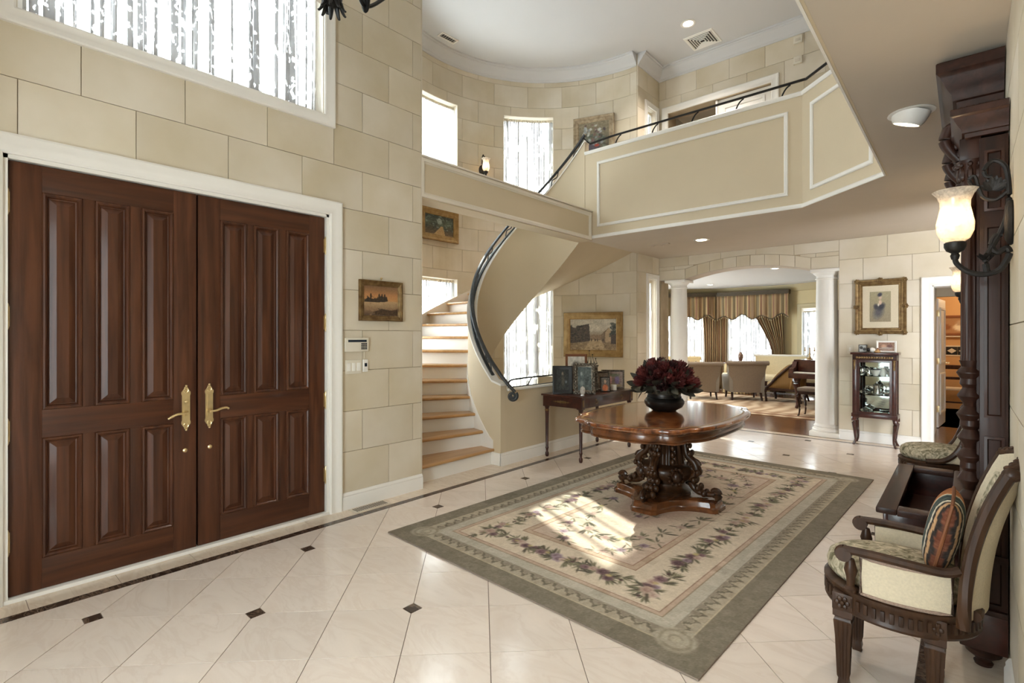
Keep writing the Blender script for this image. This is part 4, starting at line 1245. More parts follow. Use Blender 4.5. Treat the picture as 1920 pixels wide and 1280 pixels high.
# furniture of the living room --------------------------------------------------
lrug = MB(); lrug.box(-6.3, -.95, 10.0, 13.0, 0, .012, .004)
o = lrug.build('living_rug', None, label='large beige patterned rug under the living room seats', cat='rug')
m, nt, N, L, B = new_mat('beige_pattern_rug')
tc = N.new('ShaderNodeTexCoord'); wv = N.new('ShaderNodeTexWave'); wv.inputs['Scale'].default_value = 1.1; wv.inputs['Distortion'].default_value = 7; wv.inputs['Detail'].default_value = 3
L.new(tc.outputs['Object'], wv.inputs['Vector']); rpn = N.new('ShaderNodeValToRGB')
rpn.color_ramp.elements[0].color = (*lin('#a4886c'), 1); rpn.color_ramp.elements[1].color = (*lin('#cdb89c'), 1)
L.new(wv.outputs['Fac'], rpn.inputs[0]); L.new(rpn.outputs[0], B.inputs['Base Color']); B.inputs['Roughness'].default_value = .95
o.data.materials.append(m)
for nm, (a, b, c, d) in (('border_band', (-6.15, -1.1, 10.15, 10.25)), ('border_band', (-6.15, -1.1, 10.42, 10.46))):
    mb = MB(); mb.box(a, b, c, d, .012, .0135); mb.build(nm, 'red_brown', o, smooth=0)

def armchair(name, label, loc, rz, arms=True):
    """tub armchair with a rolled top edge; local: faces +Y, back towards -Y"""
    t = thing(name, label, 'armchair', loc, rz, 'taupe armchairs seen from behind')
    mb = MB()
    mb.slab(lambda u, v, q: ((u-.5)*(.62+.14*v*v), -.26-.12*v*v+.05*(2*u-1)**2-.10*q*(1-.3*v), .17+.64*v), 14, 8); mb.build('back', 'taupe_fabric', t, smooth=50)
    mb = MB(); mb.tube([((u-.5)*.80, -.42+.05*(2*u-1)**2, .80) for u in np.linspace(0, 1, 11)], .048, 10); mb.build('rolled_top', 'taupe_fabric', t)
    for s_ in (-1, 1):
        mb = MB(); mb.slab(lambda u, v, q: (s_*(.33+.03*v-.07*q), -.33+.68*u, .17+(.39-.05*u+.20*max(0, 1-u*5)**2)*v), 12, 5); sd_ = mb.build('arm', 'taupe_light', t, smooth=50)
        mb = MB(); mb.tube([(s_*.325, -.33+.68*u, .565-.05*u+.20*max(0, 1-u*5)**2) for u in np.linspace(0, 1, 13)], .022, 8); mb.build('arm_piping', 'ivory_fabric', sd_)
    mb = MB(); mb.box(-.30, .30, -.28, .34, .18, .36, .02); mb.build('seat_frame', 'taupe_fabric', t)
    mb = MB(); mb.box(-.28, .28, -.22, .38, .35, .46, .04); mb.build('seat_cushion', 'ivory_fabric', t)
    for sx_ in (-1, 1):
        for sy_ in (-1, 1):
            mb = MB(); mb.tube([(sx_*.27, sy_*.26, .21), (sx_*.285, sy_*(.29 if sy_ > 0 else .34), 0)], [.028, .018], 8); mb.build('leg', 'dark_wood', t)
    return t
armchair('tub_armchair', 'taupe tub armchair seen from behind, nearest the flower bowl', (-4.60, 11.80, .0136), R(32))
armchair('tub_armchair', 'taupe tub armchair seen from behind, in front of the urn table', (-3.80, 12.25, .0136), R(30)).scale = (1.08, 1.08, 1.04)

st = thing('tufted_sofa', 'ivory button-tufted sofa behind the armchairs', 'sofa', (-5.78, 12.93, .0136), R(30))
mb = MB(); mb.slab(lambda u, v, s: ((u-.5)*1.5, .36+.10*s+.05*v-.05*math.cos((u-.5)*PI), .35+.47*v), 20, 6); bk = mb.build('back', 'ivory_tuft', st, smooth=50)
for r_ in range(3):
    for k in range(8):
        mb = MB(); mb.ball(((k-3.5+(.5 if r_ % 2 else 0))*.18, .335+.02*r_-.05*math.cos((k-3.5)*.18/1.5*PI), .50+.12*r_), (.016, .010, .016), 6, 5); mb.build('button', 'taupe_fabric', bk)
mb = MB(); mb.tube([((u-.5)*1.55, .46-.05*math.cos((u-.5)*PI), .83) for u in np.linspace(0, 1, 12)], .05, 8); mb.build('top_roll', 'ivory_tuft', st)
mb = MB(); mb.box(-.75, .75, -.35, .42, .16, .36, .03); mb.build('base', 'ivory_tuft', st)
mb = MB(); mb.box(-.68, .68, -.38, .34, .36, .48, .05); mb.build('seat_cushion', 'ivory_fabric', st)
for s_ in (-1, 1):
    mb = MB(); mb.tube([(s_*.76, .42, .62), (s_*.77, .1, .60), (s_*.77, -.32, .58)], .07, 10); mb.box(s_*.76-.06, s_*.76+.06, -.34, .42, .2, .6, .02); mb.build('arm', 'ivory_tuft', st)
    for y_ in (-.3, .36):
        mb = MB(); mb.tube([(s_*.68, y_, .17), (s_*.70, y_, 0)], [.03, .02], 8); mb.build('leg', 'dark_wood', st)

sk = thing('skirted_table', 'round table with a striped skirt under the urn', 'table', (-4.36, 13.62, .0))
mb = MB(); mb.lathe([(0, .74), (.34, .74), (.345, .75), (.34, .765), (0, .765)], 24); mb.build('top', 'walnut', sk)
cloth('skirt', lambda u, v: ((.32+.05*v+.015*math.sin(2*PI*14*u)*(.4+v))*math.cos(2*PI*u), (.32+.05*v+.015*math.sin(2*PI*14*u)*(.4+v))*math.sin(2*PI*u), .742-.735*v), 84, 6, 'skirt_stripe', sk, us=14)
vs = thing('urn_vase', 'small dark red urn on the skirted table by the window', 'vase', (-4.25, 13.52, .766))
mb = MB(); mb.lathe([(0, 0), (.034, 0), (.038, .012), (.030, .03), (.045, .08), (.064, .14), (.066, .18), (.053, .215), (.030, .24), (.029, .255), (.039, .265), (.034, .268), (0, .262)], 20); mb.build('body', 'ceramic_urn', vs)
mb = MB(); mb.lathe([(.030, .236), (.034, .242), (.030, .248)], 16); mb.build('collar', 'gold_leaf', vs)

se = thing('settee', 'cream scroll-armed settee behind the piano', 'settee', (-3.22, 13.48, 0), R(12))
mb = MB(); mb.slab(lambda u, v, s: ((u-.5)*1.35, .34+.08*s+.07*v, .36+.58*v), 12, 6); mb.build('back', 'ivory_fabric', se, smooth=50)
mb = MB(); mb.tube([(x_, .45, .95) for x_ in (-.7, -.2, .3, .7)], .035, 10); mb.build('top_rail', 'trim_white', se)
mb = MB(); mb.box(-.68, .68, -.34, .38, .26, .36, .01); mb.build('seat_rail', 'dark_wood', se)
mb = MB(); mb.box(-.64, .64, -.33, .36, .36, .50, .06); mb.build('seat_cushion', 'ivory_fabric', se)
for s_ in (-1, 1):
    mb = MB(); mb.tube(smooth_path([(s_*.68, -.34, .30), (s_*.70, -.30, .42), (s_*.72, -.28, .58), (s_*.76, -.28, .66)], 5), .03, 8); mb.build('arm_scroll', 'dark_wood', se)
    for y_ in (-.3, .34):
        mb = MB(); mb.tube([(s_*.62, y_, .28), (s_*.66, y_, 0)], [.03, .02], 8); mb.build('leg', 'dark_wood', se)

bc = thing('bergere_chair', 'brown striped armchair with a curved dark wood frame beside the piano', 'armchair', (-2.95, 12.4, .0136), R(-92))
cloth('upholstery', lambda u, v: ((u-.5)*.62, .30+.10*v-.16*(2*abs(u-.5))**2, .30+.52*v), 16, 6, 'brown_stripe', bc, th=.06)
mb = MB(); mb.box(-.31, .31, -.30, .30, .30, .44, .04); mb.build('seat_cushion', 'ivory_fabric', bc)
mb = MB(); mb.box(-.32, .32, -.31, .31, .24, .31, .01); mb.build('seat_rail', 'dark_wood', bc)
for s_ in (-1, 1):
    mb = MB(); mb.tube(smooth_path([(s_*.33, -.30, .0), (s_*.33, -.31, .26), (s_*.335, -.20, .40), (s_*.335, .0, .62), (s_*.33, .2, .80), (s_*.31, .32, .86)], 5), .026, 8); mb.build('side_frame', 'dark_wood', bc)
    mb = MB(); mb.tube([(s_*.28, .30, .26), (s_*.30, .38, 0)], [.028, .02], 8); mb.build('leg', 'dark_wood', bc)
    cloth('side_panel', lambda u, v, s_=s_: (s_*.32, -.24+.56*u, .30+(.06+.46*min(1, u*1.5)**.7)*v), 10, 4, 'brown_stripe', bc, th=.02)
mb = MB(); mb.tube([(x_, .40-.03*abs(x_), .85) for x_ in (-.32, -.1, .1, .32)], .03, 8); mb.build('top_rail', 'dark_wood', bc)

# piano: keyboard towards the hall
pn = thing('grand_piano', 'dark wooden grand piano partly behind the white column', 'piano', (-1.86, 11.45, .0136), R(-8))
mb = MB(); poly = [(-.70, -.10), (.70, -.10), (.70, .9), (.62, 1.35), (.35, 1.6), (.0, 1.5), (-.35, 1.1), (-.70, .9)]
mb.prism(poly, .68, .93); mb.build('case', 'mahogany', pn, smooth=0)
mb = MB(); mb.prism([(x*1.02, y*1.01) for x, y in poly], .93, .955); mb.build('lid', 'mahogany', pn, smooth=0)
mb = MB(); mb.box(-.72, .72, -.36, -.10, .60, .70, .012); mb.build('keybed', 'mahogany', pn)
for s_ in (-1, 1):
    mb = MB(); mb.prism([(-.37, .70), (-.10, .70), (-.10, .93), (-.16, .92), (-.22, .82), (-.34, .79)], s_*.67-.04, s_*.67+.04, axis=0); mb.build('cheek', 'mahogany', pn, smooth=0)
k0 = None
for k in range(36):
    mb = MB()
    if k0 is None:
        mb.box(-.0165, .0165, -.33, -.17, .70, .722, .002); k0 = mb.build('white_key', 'plastic_white', pn, loc=(-.62, 0, 0))
    else: meshdup(k0, pn, (-.62+k*.0353, 0, 0))
mb = MB(); mb.box(-.62, .62, -.135, -.115, .72, .93, .004); mb.build('fallboard', 'mahogany', pn)
for x_, y_ in ((-.60, -.2), (.60, -.2), (.0, 1.25)):
    mb = MB(); mb.tube(smooth_path([(x_, y_, .66), (x_-.02, y_-.03, .52), (x_+.0, y_, .34), (x_+.0, y_+.02, .14), (x_, y_-.04, .04), (x_, y_-.06, .02)], 6), [.085-.055*min(1, i/22) for i in range(31)], 10); mb.ball((x_, y_-.05, .032), .032, 8, 6); mb.build('leg', 'mahogany', pn)
ps = thing('piano_stool', 'small upholstered stool with dark cabriole legs in front of the piano', 'stool', (-2.02, 10.42, .0136), R(-8))
mb = MB(); mb.box(-.23, .23, -.18, .18, .44, .51, .03); mb.build('seat_cushion', 'taupe_fabric', ps)
mb = MB(); mb.box(-.22, .22, -.17, .17, .39, .445, .008); mb.build('apron', 'dark_wood', ps)
for sx_ in (-1, 1):
    for sy_ in (-1, 1):
        mb = MB(); mb.tube(smooth_path([(sx_*.19, sy_*.14, .42), (sx_*.215, sy_*.165, .34), (sx_*.19, sy_*.14, .16), (sx_*.20, sy_*.15, .02), (sx_*.215, sy_*.165, 0)], 4), [.026, .026, .026, .026, .025, .023, .021, .019, .017, .015, .014, .013, .013, .014, .016, .018, .018], 8); mb.build('leg', 'dark_wood', ps)
cs = thing('candelabrum', 'gilt candelabrum standing on the piano beside the column', 'candelabrum', (-2.35, 11.72, .969))
mb = MB(); mb.lathe([(0, 0), (.06, 0), (.055, .015), (.02, .03), (.012, .08), (.018, .11), (.01, .15), (.012, .22), (.02, .235), (0, .24)], 12); mb.build('stem', 'gold_bright', cs)
for s_ in (-1, 1):
    mb = MB(); mb.tube(smooth_path([(0, 0, .12), (s_*.04, 0, .09), (s_*.08, 0, .11), (s_*.085, 0, .17)], 5), .006, 6); mb.lathe([(0, .17), (.018, .17), (.02, .19), (.009, .195), (.009, .25), (0, .25)], 8, (s_*.085, 0, 0)); mb.build('arm', 'gold_bright', cs)
dk = thing('dark_bookcase', 'tall dark cabinet seen through the gap beside the right column', 'cabinet', (-1.98, 13.45, 0), R(-4))
mb = MB(); mb.box(-.40, .40, -.2, .2, 0, .7, .01); mb.build('base', 'mahogany', dk)
mb = MB(); mb.box(-.37, .37, -.12, .2, .7, 1.95, .01); mb.build('upper_case', 'black', dk)
for s_ in (-1, 1):
    mb = MB(); mb.box(s_*.18-.16, s_*.18+.16, -.135, -.12, .78, 1.85, .004); mb.build('door', 'dark_wood', dk)
    mb = MB(); mb.box(s_*.18-.12, s_*.18+.12, -.14, -.135, .86, 1.77); mb.build('glass', 'lcd', dk)
mb = MB(); mb.box(-.42, .42, -.16, .2, 1.95, 2.02, .015); mb.build('cornice', 'mahogany', dk)

# ceiling lights of the living room
def downlight(loc, label, e=18, r=.065, group='small recessed ceiling lights', watts=None):
    t = thing('recessed_light', label, 'ceiling light', loc, group=None)
    mb = MB(); mb.lathe([(r*.80, 0), (r*1.25, -.001), (r*1.3, -.006), (r*1.1, -.010), (r*.82, -.004)], 24); mb.build('trim_ring', 'trim_white', t)
    mb = MB(); mb.lathe([(0, -.014), (r*.5, -.0135), (r*.8, -.010), (r*.86, -.004), (r*.80, -.001), (0, -.001)], 24); mb.build('lamp_face', 'bulb_disc', t)
    if e:
        spot('lamp', (0, 0, -.02), (0, 0, -1), e, parent=t, angle=120)
    return t
downlight((-4.6, 11.1, LZ), 'small recessed light in the living room ceiling, nearest the left column', 70)
downlight((-2.68, 10.5, LZ), 'small recessed light in the living room ceiling, nearest the right column', 70)
downlight((-4.75, 12.8, LZ), 'small recessed light in the living room ceiling, before the valance', 70)

# ================================================================== PASSAGE AND KITCHEN beyond the right doorway
mb = MB(); mb.box(-.6, 1.6, 8.75, 14.2, -.1, -.004); mb.build('floor_passage', 'marble_border', kind='structure', smooth=0, label='pale stone floor of the kitchen passage')
mb = MB(); mb.box(-.44, -.335, 8.76, 10.3, 0, 2.6); mb.box(-.6, -.36, 10.3, 10.42, 0, 2.6); mb.box(.55, 1.6, 10.3, 10.42, 0, 2.6); mb.box(-.36, .55, 10.3, 10.42, 2.05, 2.6); mb.box(1.3, 1.6, 8.76, 10.3, 0, 2.6); mb.box(1.5, 1.6, 10.42, 14.2, 0, 2.6); mb.box(-.62, 1.6, 13.5, 13.6, 0, 2.6)
mb.build('wall_passage', 'plaster', kind='structure', smooth=0, label='cream walls of the kitchen passage')
mb = MB(); mb.box(-.6, 1.6, 8.75, 14.2, 2.6, 2.7); mb.build('ceiling_passage', 'plaster', kind='structure', smooth=0, label='cream ceiling of the kitchen passage')
kw = MB(); kw.box(-1.2, 1.6, 13.4, 13.5, 0, 2.6); kw.box(-.62, -.6, 10.42, 13.4, 0, 2.6)
kw = kw.build('wall_kitchen', 'orange_wall', kind='structure', smooth=0, label='warm orange kitchen wall with a tile border')
for k in range(12):
    mb = MB(); mb.box(-.085, .085, -.006, 0, -.09, .09, .002)
    if k == 0: bt0 = mb.build('border_tile', 'black', kw, loc=(-.55+.174*k, 13.4, 1.15))
    else: meshdup(bt0, kw, (-.55+.174*k, 13.4, 1.15))
    mb = MB(); mb.prism([(-.07, 0), (0, -.05), (.07, 0), (0, .05)], -.004, 0, axis=1)
    if k == 0: dm0 = mb.build('tile_diamond', 'plastic_ivory', kw, loc=(-.55, 13.392, 1.15))
    else: meshdup(dm0, kw, (-.55+.174*k, 13.392, 1.15))
for i, z_ in enumerate((1.058, 1.242)):
    mb = MB(); mb.box(-.64, 1.5, 13.39, 13.4, z_-.012, z_+.012); mb.build('border_line', 'plastic_ivory', kw, smooth=0)
pd = thing('passage_door', 'open cream door leaf inside the kitchen passage', 'door', (-.335, 10.44, 0), R(85), kind='structure')
mb = MB(); mb.box(0, .76, -.02, .02, .01, 2.03, .003); mb.build('leaf', 'warm_white', pd)
for z0, z1 in ((.2, .85), (1.0, 1.9)):
    mb = MB(); mb.frame(.12, .64, z0, z1, [(-o, d) for o, d in BEAD], lambda u, v, d: (u, -.02-d, v)); mb.build('panel_molding', 'warm_white', pd)
for z_ in (.3, 1.05, 1.8):
    mb = MB(); mb.box(-.012, .012, -.03, .03, z_-.05, z_+.05, .003); mb.build('hinge', 'brass', pd)
mb = MB(); mb.tube([(.70, -.03, 1.0), (.70, -.07, 1.0), (.60, -.075, 1.0)], .010, 8); mb.build('handle', 'brass', pd)
pc = thing('kitchen_shelf_picture', 'framed still life on a ledge on the orange kitchen wall', 'picture', (0, 13.4, 0))
mb = MB(); mb.frame(-.42, .30, 1.50, 1.80, [(0, 0), (0, .02), (.03, .03), (.05, .02), (.05, 0)], lambda u, v, d: (u, -d, v)); mb.build('frame', 'red_brown', pc)
rs = Ras(24, 12, '#a8805a'); rs.ell(.5, .4, .18, .25, 0, '#e6dcc6'); rs.ell(.5, .65, .12, .2, 0, '#b59a80'); rs.ell(.2, .4, .1, .2, 0, '#8a5a3a')
canvas('picture', rs, lambda u, v, d: (u, -d, v), -.42, .30, 1.50, 1.80, .008, 'print', pc)
mb = MB(); mb.box(-.48, .36, -.06, 0, 1.42, 1.445, .005); mb.build('ledge', 'warm_white', pc)
bn = thing('kitchen_bench', 'dark wooden bench with a pale seat in the kitchen', 'bench', (.15, 12.9, 0))
mb = MB(); mb.box(-.55, .55, -.2, .2, .42, .46, .008); mb.build('seat', 'plastic_ivory', bn)
mb = MB(); mb.box(-.55, .55, .17, .2, .80, .88, .01); mb.box(-.55, .55, .17, .2, .60, .65, .006); mb.build('backrest', 'dark_wood', bn)
for x_ in (-.5, .5):
    for y_ in (-.17, .18):
        mb = MB(); mb.box(x_-.022, x_+.022, y_-.02, y_+.02, 0, .88 if y_ > 0 else .66, .004); mb.build('leg', 'dark_wood', bn)
    mb = MB(); mb.box(x_-.022, x_+.022, -.19, .2, .64, .68, .006); mb.build('armrest', 'dark_wood', bn)
mb = MB(); mb.box(-.5, .5, -.18, -.155, .18, .21, .004); mb.build('stretcher', 'dark_wood', bn)
kl = thing('kitchen_fill_lamp', 'added unseen warm lamp that brightens the orange kitchen', 'ceiling light', (.6, 12.3, 2.6))  # lamp added out of view to light the kitchen
mb = MB(); mb.lathe([(0, 0), (.12, 0), (.12, -.02), (.10, -.07), (0, -.09)], 20); mb.build('shade', 'bulb_disc', kl)
point('lamp', (0, 0, -.2), 24, (1, .76, .48), .08, kl)
# ================================================================== RUG with a floral print
RW, RL = 2.34, 4.12
nx, ny = 351, 618
ras = Ras(nx, ny, '#b7a88f', RW, RL)
X, Y = ras.X, ras.Y
ex = np.minimum(X, RW-X); ey = np.minimum(Y, RL-Y); E_ = np.minimum(ex, ey)
def band(a, b, c, op=1.0): ras.mask(((E_ >= a) & (E_ < b)).astype(float), c, op)
band(0, .145, '#7b7363'); band(.155, .16, '#6a6253')
along = np.where(ex < ey, Y, X)
sc_ = .225+.022*np.sin(along*2*PI/.085)
ras.mask(((E_ > .155) & (E_ < sc_)).astype(float), '#a59a86')
ras.mask(((E_ > sc_-.028+.012*np.sin(along*2*PI/.0425)) & (E_ < sc_-.004)).astype(float), '#71695a')
ras.mask(((E_ >= sc_) & (E_ < .255)).astype(float), '#8d8474')
band(.255, .335, '#b0a99a'); band(.335, .342, '#8a7a64'); band(.342, .365, '#b6a08c'); band(.365, .371, '#8d7260')
band(.371, .70, '#c9bba6'); band(.70, .706, '#8d6a58'); band(.706, .745, '#b59f88'); band(.745, .751, '#8d6a58')
band(.751, 2, '#c2ae9c')
u = (X-RW/2)/.40; v = (Y-RL/2)/1.05
d = np.sqrt(u*u+v*v)
ras.mask(np.clip((1.28-d)/.12, 0, 1), '#cdbda8', .8); ras.mask(np.clip((.80-d)/.2, 0, 1), '#b69d8c', .8)
LEAF = ['#5f5c48', '#6f6b54', '#524a3c', '#7c7860', '#474438']
ROSE = [('#5d4348', '#846a6c'), ('#96786e', '#b39c8e'), ('#6d565c', '#92808a'), ('#a4887c', '#bca798'), ('#4d383c', '#6f5658')]
def rose(x, y, r):
    a, b = random.choice(ROSE)
    for k in range(6): ras.ell(x+r*.5*math.cos(k*PI/3), y+r*.5*math.sin(k*PI/3), r*.6, r*.5, k*PI/3, b, .85, .5)
    ras.ell(x, y, r*.62, r*.62, 0, a, .85, .5); ras.ell(x+.1*r, y+.1*r, r*.34, r*.3, .5, b, .9, .5); ras.ell(x, y, r*.14, r*.14, 0, a, .9, .5)
def leaves(x, y, n, L, ang=None, spread=PI):
    for k in range(n):
        a = (ang if ang is not None else 0)+random.uniform(-spread, spread); l = L*random.uniform(.5, 1.15)
        ras.ell(x+l*.6*math.cos(a), y+l*.6*math.sin(a), l*.55, max(.005, l*random.uniform(.07, .12)), a, random.choice(LEAF), .9, .5)
def spray(x, y, ang, Ls, n=7):
    """elongated bouquet along a direction"""
    for k in range(n):
        t = (k/(n-1)-.5)*Ls; px, py = x+t*math.cos(ang)+random.uniform(-.03, .03), y+t*math.sin(ang)+random.uniform(-.03, .03)
        leaves(px, py, 15, .105*(1-.5*abs(t)/Ls), ang if t > 0 else ang+PI, 1.3)
    for k in range(5):
        t = (k/4-.5)*Ls*.6; px, py = x+t*math.cos(ang)+random.uniform(-.035, .035), y+t*math.sin(ang)+random.uniform(-.035, .035)
        rose(px, py, random.uniform(.03, .052))
    for k in range(2): ras.ell(x+random.uniform(-.1, .1)*math.cos(ang), y+random.uniform(-.1, .1)*math.sin(ang), .024, .02, 0, '#b0a070', .8, .5)
    for s_ in (-1, 1): ras.ell(x+s_*Ls*.52*math.cos(ang), y+s_*Ls*.52*math.sin(ang), .018, .013, ang, '#4a3434', .9, .4)
bx_ = .535
for k in range(7):
    y = .62+(RL-1.24)*k/6
    spray(bx_, y, PI/2, .34); spray(RW-bx_, y, PI/2, .34)
for k in range(3):
    x = .88+(RW-1.76)*k/2; spray(x, bx_, 0, .34); spray(x, RL-bx_, 0, .34)
for cx_, cy_ in ((bx_, bx_), (RW-bx_, bx_), (bx_, RL-bx_), (RW-bx_, RL-bx_)):
    leaves(cx_, cy_, 14, .11); rose(cx_, cy_, .05); rose(cx_+.06, cy_-.03, .035)
for k in range(26):   # oval wreath
    a = 2*PI*k/26; x = RW/2+.40*math.cos(a)*1.0; y = RL/2+1.06*math.sin(a)
    tg = math.atan2(1.06*math.cos(a), -.40*math.sin(a))
    leaves(x, y, 9, .11, tg, 1.1); leaves(x, y, 4, .09, tg+PI, 1.1)
    if k % 2 == 0: rose(x, y, random.uniform(.035, .06))
    elif k % 3 == 0: ras.ell(x, y, .032, .026, tg, '#b5a876', .85, .5)
for sx_, sy_ in ((1, 1), (-1, 1), (1, -1), (-1, -1)):   # corner garlands in the field
    for k in range(7):
        t = k/6; x = RW/2+sx_*(.12+.24*t); y = RL/2+sy_*(1.28-.30*t*t-.1*t)
        leaves(x, y, 6, .09, None); 
        if k % 2: rose(x, y, .038)
for k in range(12):
    a = 2*PI*k/12; leaves(RW/2+.13*math.cos(a), RL/2+.5*math.sin(a), 5, .08)
    if k % 3 == 0: rose(RW/2+.13*math.cos(a), RL/2+.5*math.sin(a), .035)
for cx_, cy_, sx_, sy_ in ((.17, .17, 1, 1), (RW-.17, .17, -1, 1), (.17, RL-.17, 1, -1), (RW-.17, RL-.17, -1, -1)):   # corner cartouches
    for r_, c_ in ((.105, '#a39a88'), (.085, '#857d6a'), (.07, '#aaa08e'), (.04, '#8a8270'), (.028, '#aca28e')): ras.ell(cx_+sx_*.03, cy_+sy_*.03, r_*1.15, r_, R(45)*sx_*sy_, c_, .9, .2)
    for k in range(5): ras.ell(cx_+sx_*(.02+.05*k), cy_-sy_*.0, .03, .018, k, '#a39a88', .8); ras.ell(cx_, cy_+sy_*(.02+.05*k), .018, .03, k, '#a39a88', .8)
ras.noise(.018, 1); ras.noise(.012, 4); ras.noise(.012, 14)
rugo = thing('area_rug', 'large floral wool rug with an olive border under the carved table', 'rug', (-1.93, 4.225, 0), R(-2.1))
mb = MB(); mb.box(-RW/2, RW/2, -RL/2, RL/2, .001, .0105, .004); mb.build('backing', 'taupe_fabric', rugo)
canvas('pile', ras, lambda u, v, d: (u, v, d), -RW/2+.002, RW/2-.002, -RL/2+.002, RL/2-.002, .0118, 'rug_wool', rugo)
RUGZ = .012

# ================================================================== CENTRE TABLE
TZ = .765
ct = thing('centre_table', 'carved pedestal centre table with a shaped burl top, on the floral rug', 'table', (-1.965, 4.27, RUGZ), 0)
outline = []
for i in range(240):
    th = 2*PI*i/240; n_ = 2.6
    r_ = 1/((abs(math.cos(th))/.60)**n_+(abs(math.sin(th))/.915)**n_)**(1/n_)
    for k in range(4):
        tc_ = [R(61), R(119), R(241), R(299)][k]; d_ = (th-tc_+PI) % (2*PI)-PI
        r_ += .026*math.exp(-(d_/.07)**2)-.022*(math.exp(-((d_-.15)/.05)**2)+math.exp(-((d_+.15)/.05)**2))
    outline.append(Vector((r_*math.cos(th), r_*math.sin(th))))
def ring_at(s_off, z):
    """outline drawn in towards the centre by a distance"""
    return [(p.x*(1-s_off/p.length), p.y*(1-s_off/p.length), z) for p in outline]
mb = MB(); mb.loft([ring_at(.012, TZ-.036), ring_at(.0, TZ-.028), ring_at(-.004, TZ-.016), ring_at(.0, TZ-.006), ring_at(.006, TZ-.001), ring_at(.016, TZ), ring_at(.10, TZ), ring_at(.30, TZ), [(0, 0, TZ)]*len(outline)], True, True, False)
top = mb.build('table_top', None, ct, smooth=40)
# burl veneer: radial figure with a lighter crossband
m, nt, N, L, B = new_mat('burl_veneer')
tc = N.new('ShaderNodeTexCoord'); mp = N.new('ShaderNodeMapping'); mp.inputs['Scale'].default_value = (2.6, 1.7, 1)
nz = N.new('ShaderNodeTexNoise'); nz.inputs['Scale'].default_value = 2.4; nz.inputs['Detail'].default_value = 7; nz.inputs['Distortion'].default_value = 2.6
L.new(tc.outputs['Object'], mp.inputs[0]); L.new(mp.outputs[0], nz.inputs['Vector'])
rpn = N.new('ShaderNodeValToRGB'); e = rpn.color_ramp.elements
e[0].position = .28; e[0].color = (*lin('#3d2011'), 1); e[1].position = .75; e[1].color = (*lin('#b0703a'), 1); k = e.new(.5); k.color = (*lin('#7c4520'), 1)
L.new(nz.outputs['Fac'], rpn.inputs[0]); L.new(rpn.outputs[0], B.inputs['Base Color']); B.inputs['Roughness'].default_value = .16; B.inputs['Coat Weight'].default_value = .8; B.inputs['Coat Roughness'].default_value = .08
top.data.materials.append(m)
mb = MB(); mb.loft([ring_at(.052, TZ+.0004), ring_at(.060, TZ+.0012), ring_at(.066, TZ+.0012), ring_at(.070, TZ+.0004)], True, loop=False, cap0=False, cap1=False); mb.build('inlay_line', 'gold_bright', top)
mb = MB(); mb.loft([ring_at(.055, TZ-.036), ring_at(.05, TZ-.05), ring_at(.058, TZ-.058), ring_at(.052, TZ-.085), ring_at(.058, TZ-.10), ring_at(.048, TZ-.108), ring_at(.052, TZ-.118), ring_at(.075, TZ-.122)], True, False, True); mb.build('apron', 'walnut', ct, smooth=40)
# base plinth: four feet joined by hollow sides
def plinth_outline(L_=.475, w_=.085, hollow=.15):
    feet = [(1, 0), (0, 1), (-1, 0), (0, -1)]; o = []
    for i, f in enumerate(feet):
        f = Vector(f); s_ = Vector((-f.y, f.x)); o += [f*L_-s_*w_, f*L_+s_*w_]
        g = Vector(feet[(i+1) % 4]); h = Vector((-g.y, g.x))
        a = f*(L_-.035)+s_*(w_+.03); b = g*(L_-.035)-h*(w_+.03); mid = (f+g)*hollow
        for t in np.linspace(0, 1, 9): o.append(a*(1-t)**2+mid*2*t*(1-t)+b*t*t)
    return o
po = plinth_outline()
def pr_(sc, z): return [(p.x*sc, p.y*sc, z) for p in po]
mb = MB(); mb.loft([pr_(1, 0), pr_(1.0, .03), pr_(.97, .036), pr_(.955, .045), pr_(.945, .07), pr_(.92, .082), pr_(.90, .085)]); mb.build('plinth', 'walnut', ct, smooth=30)
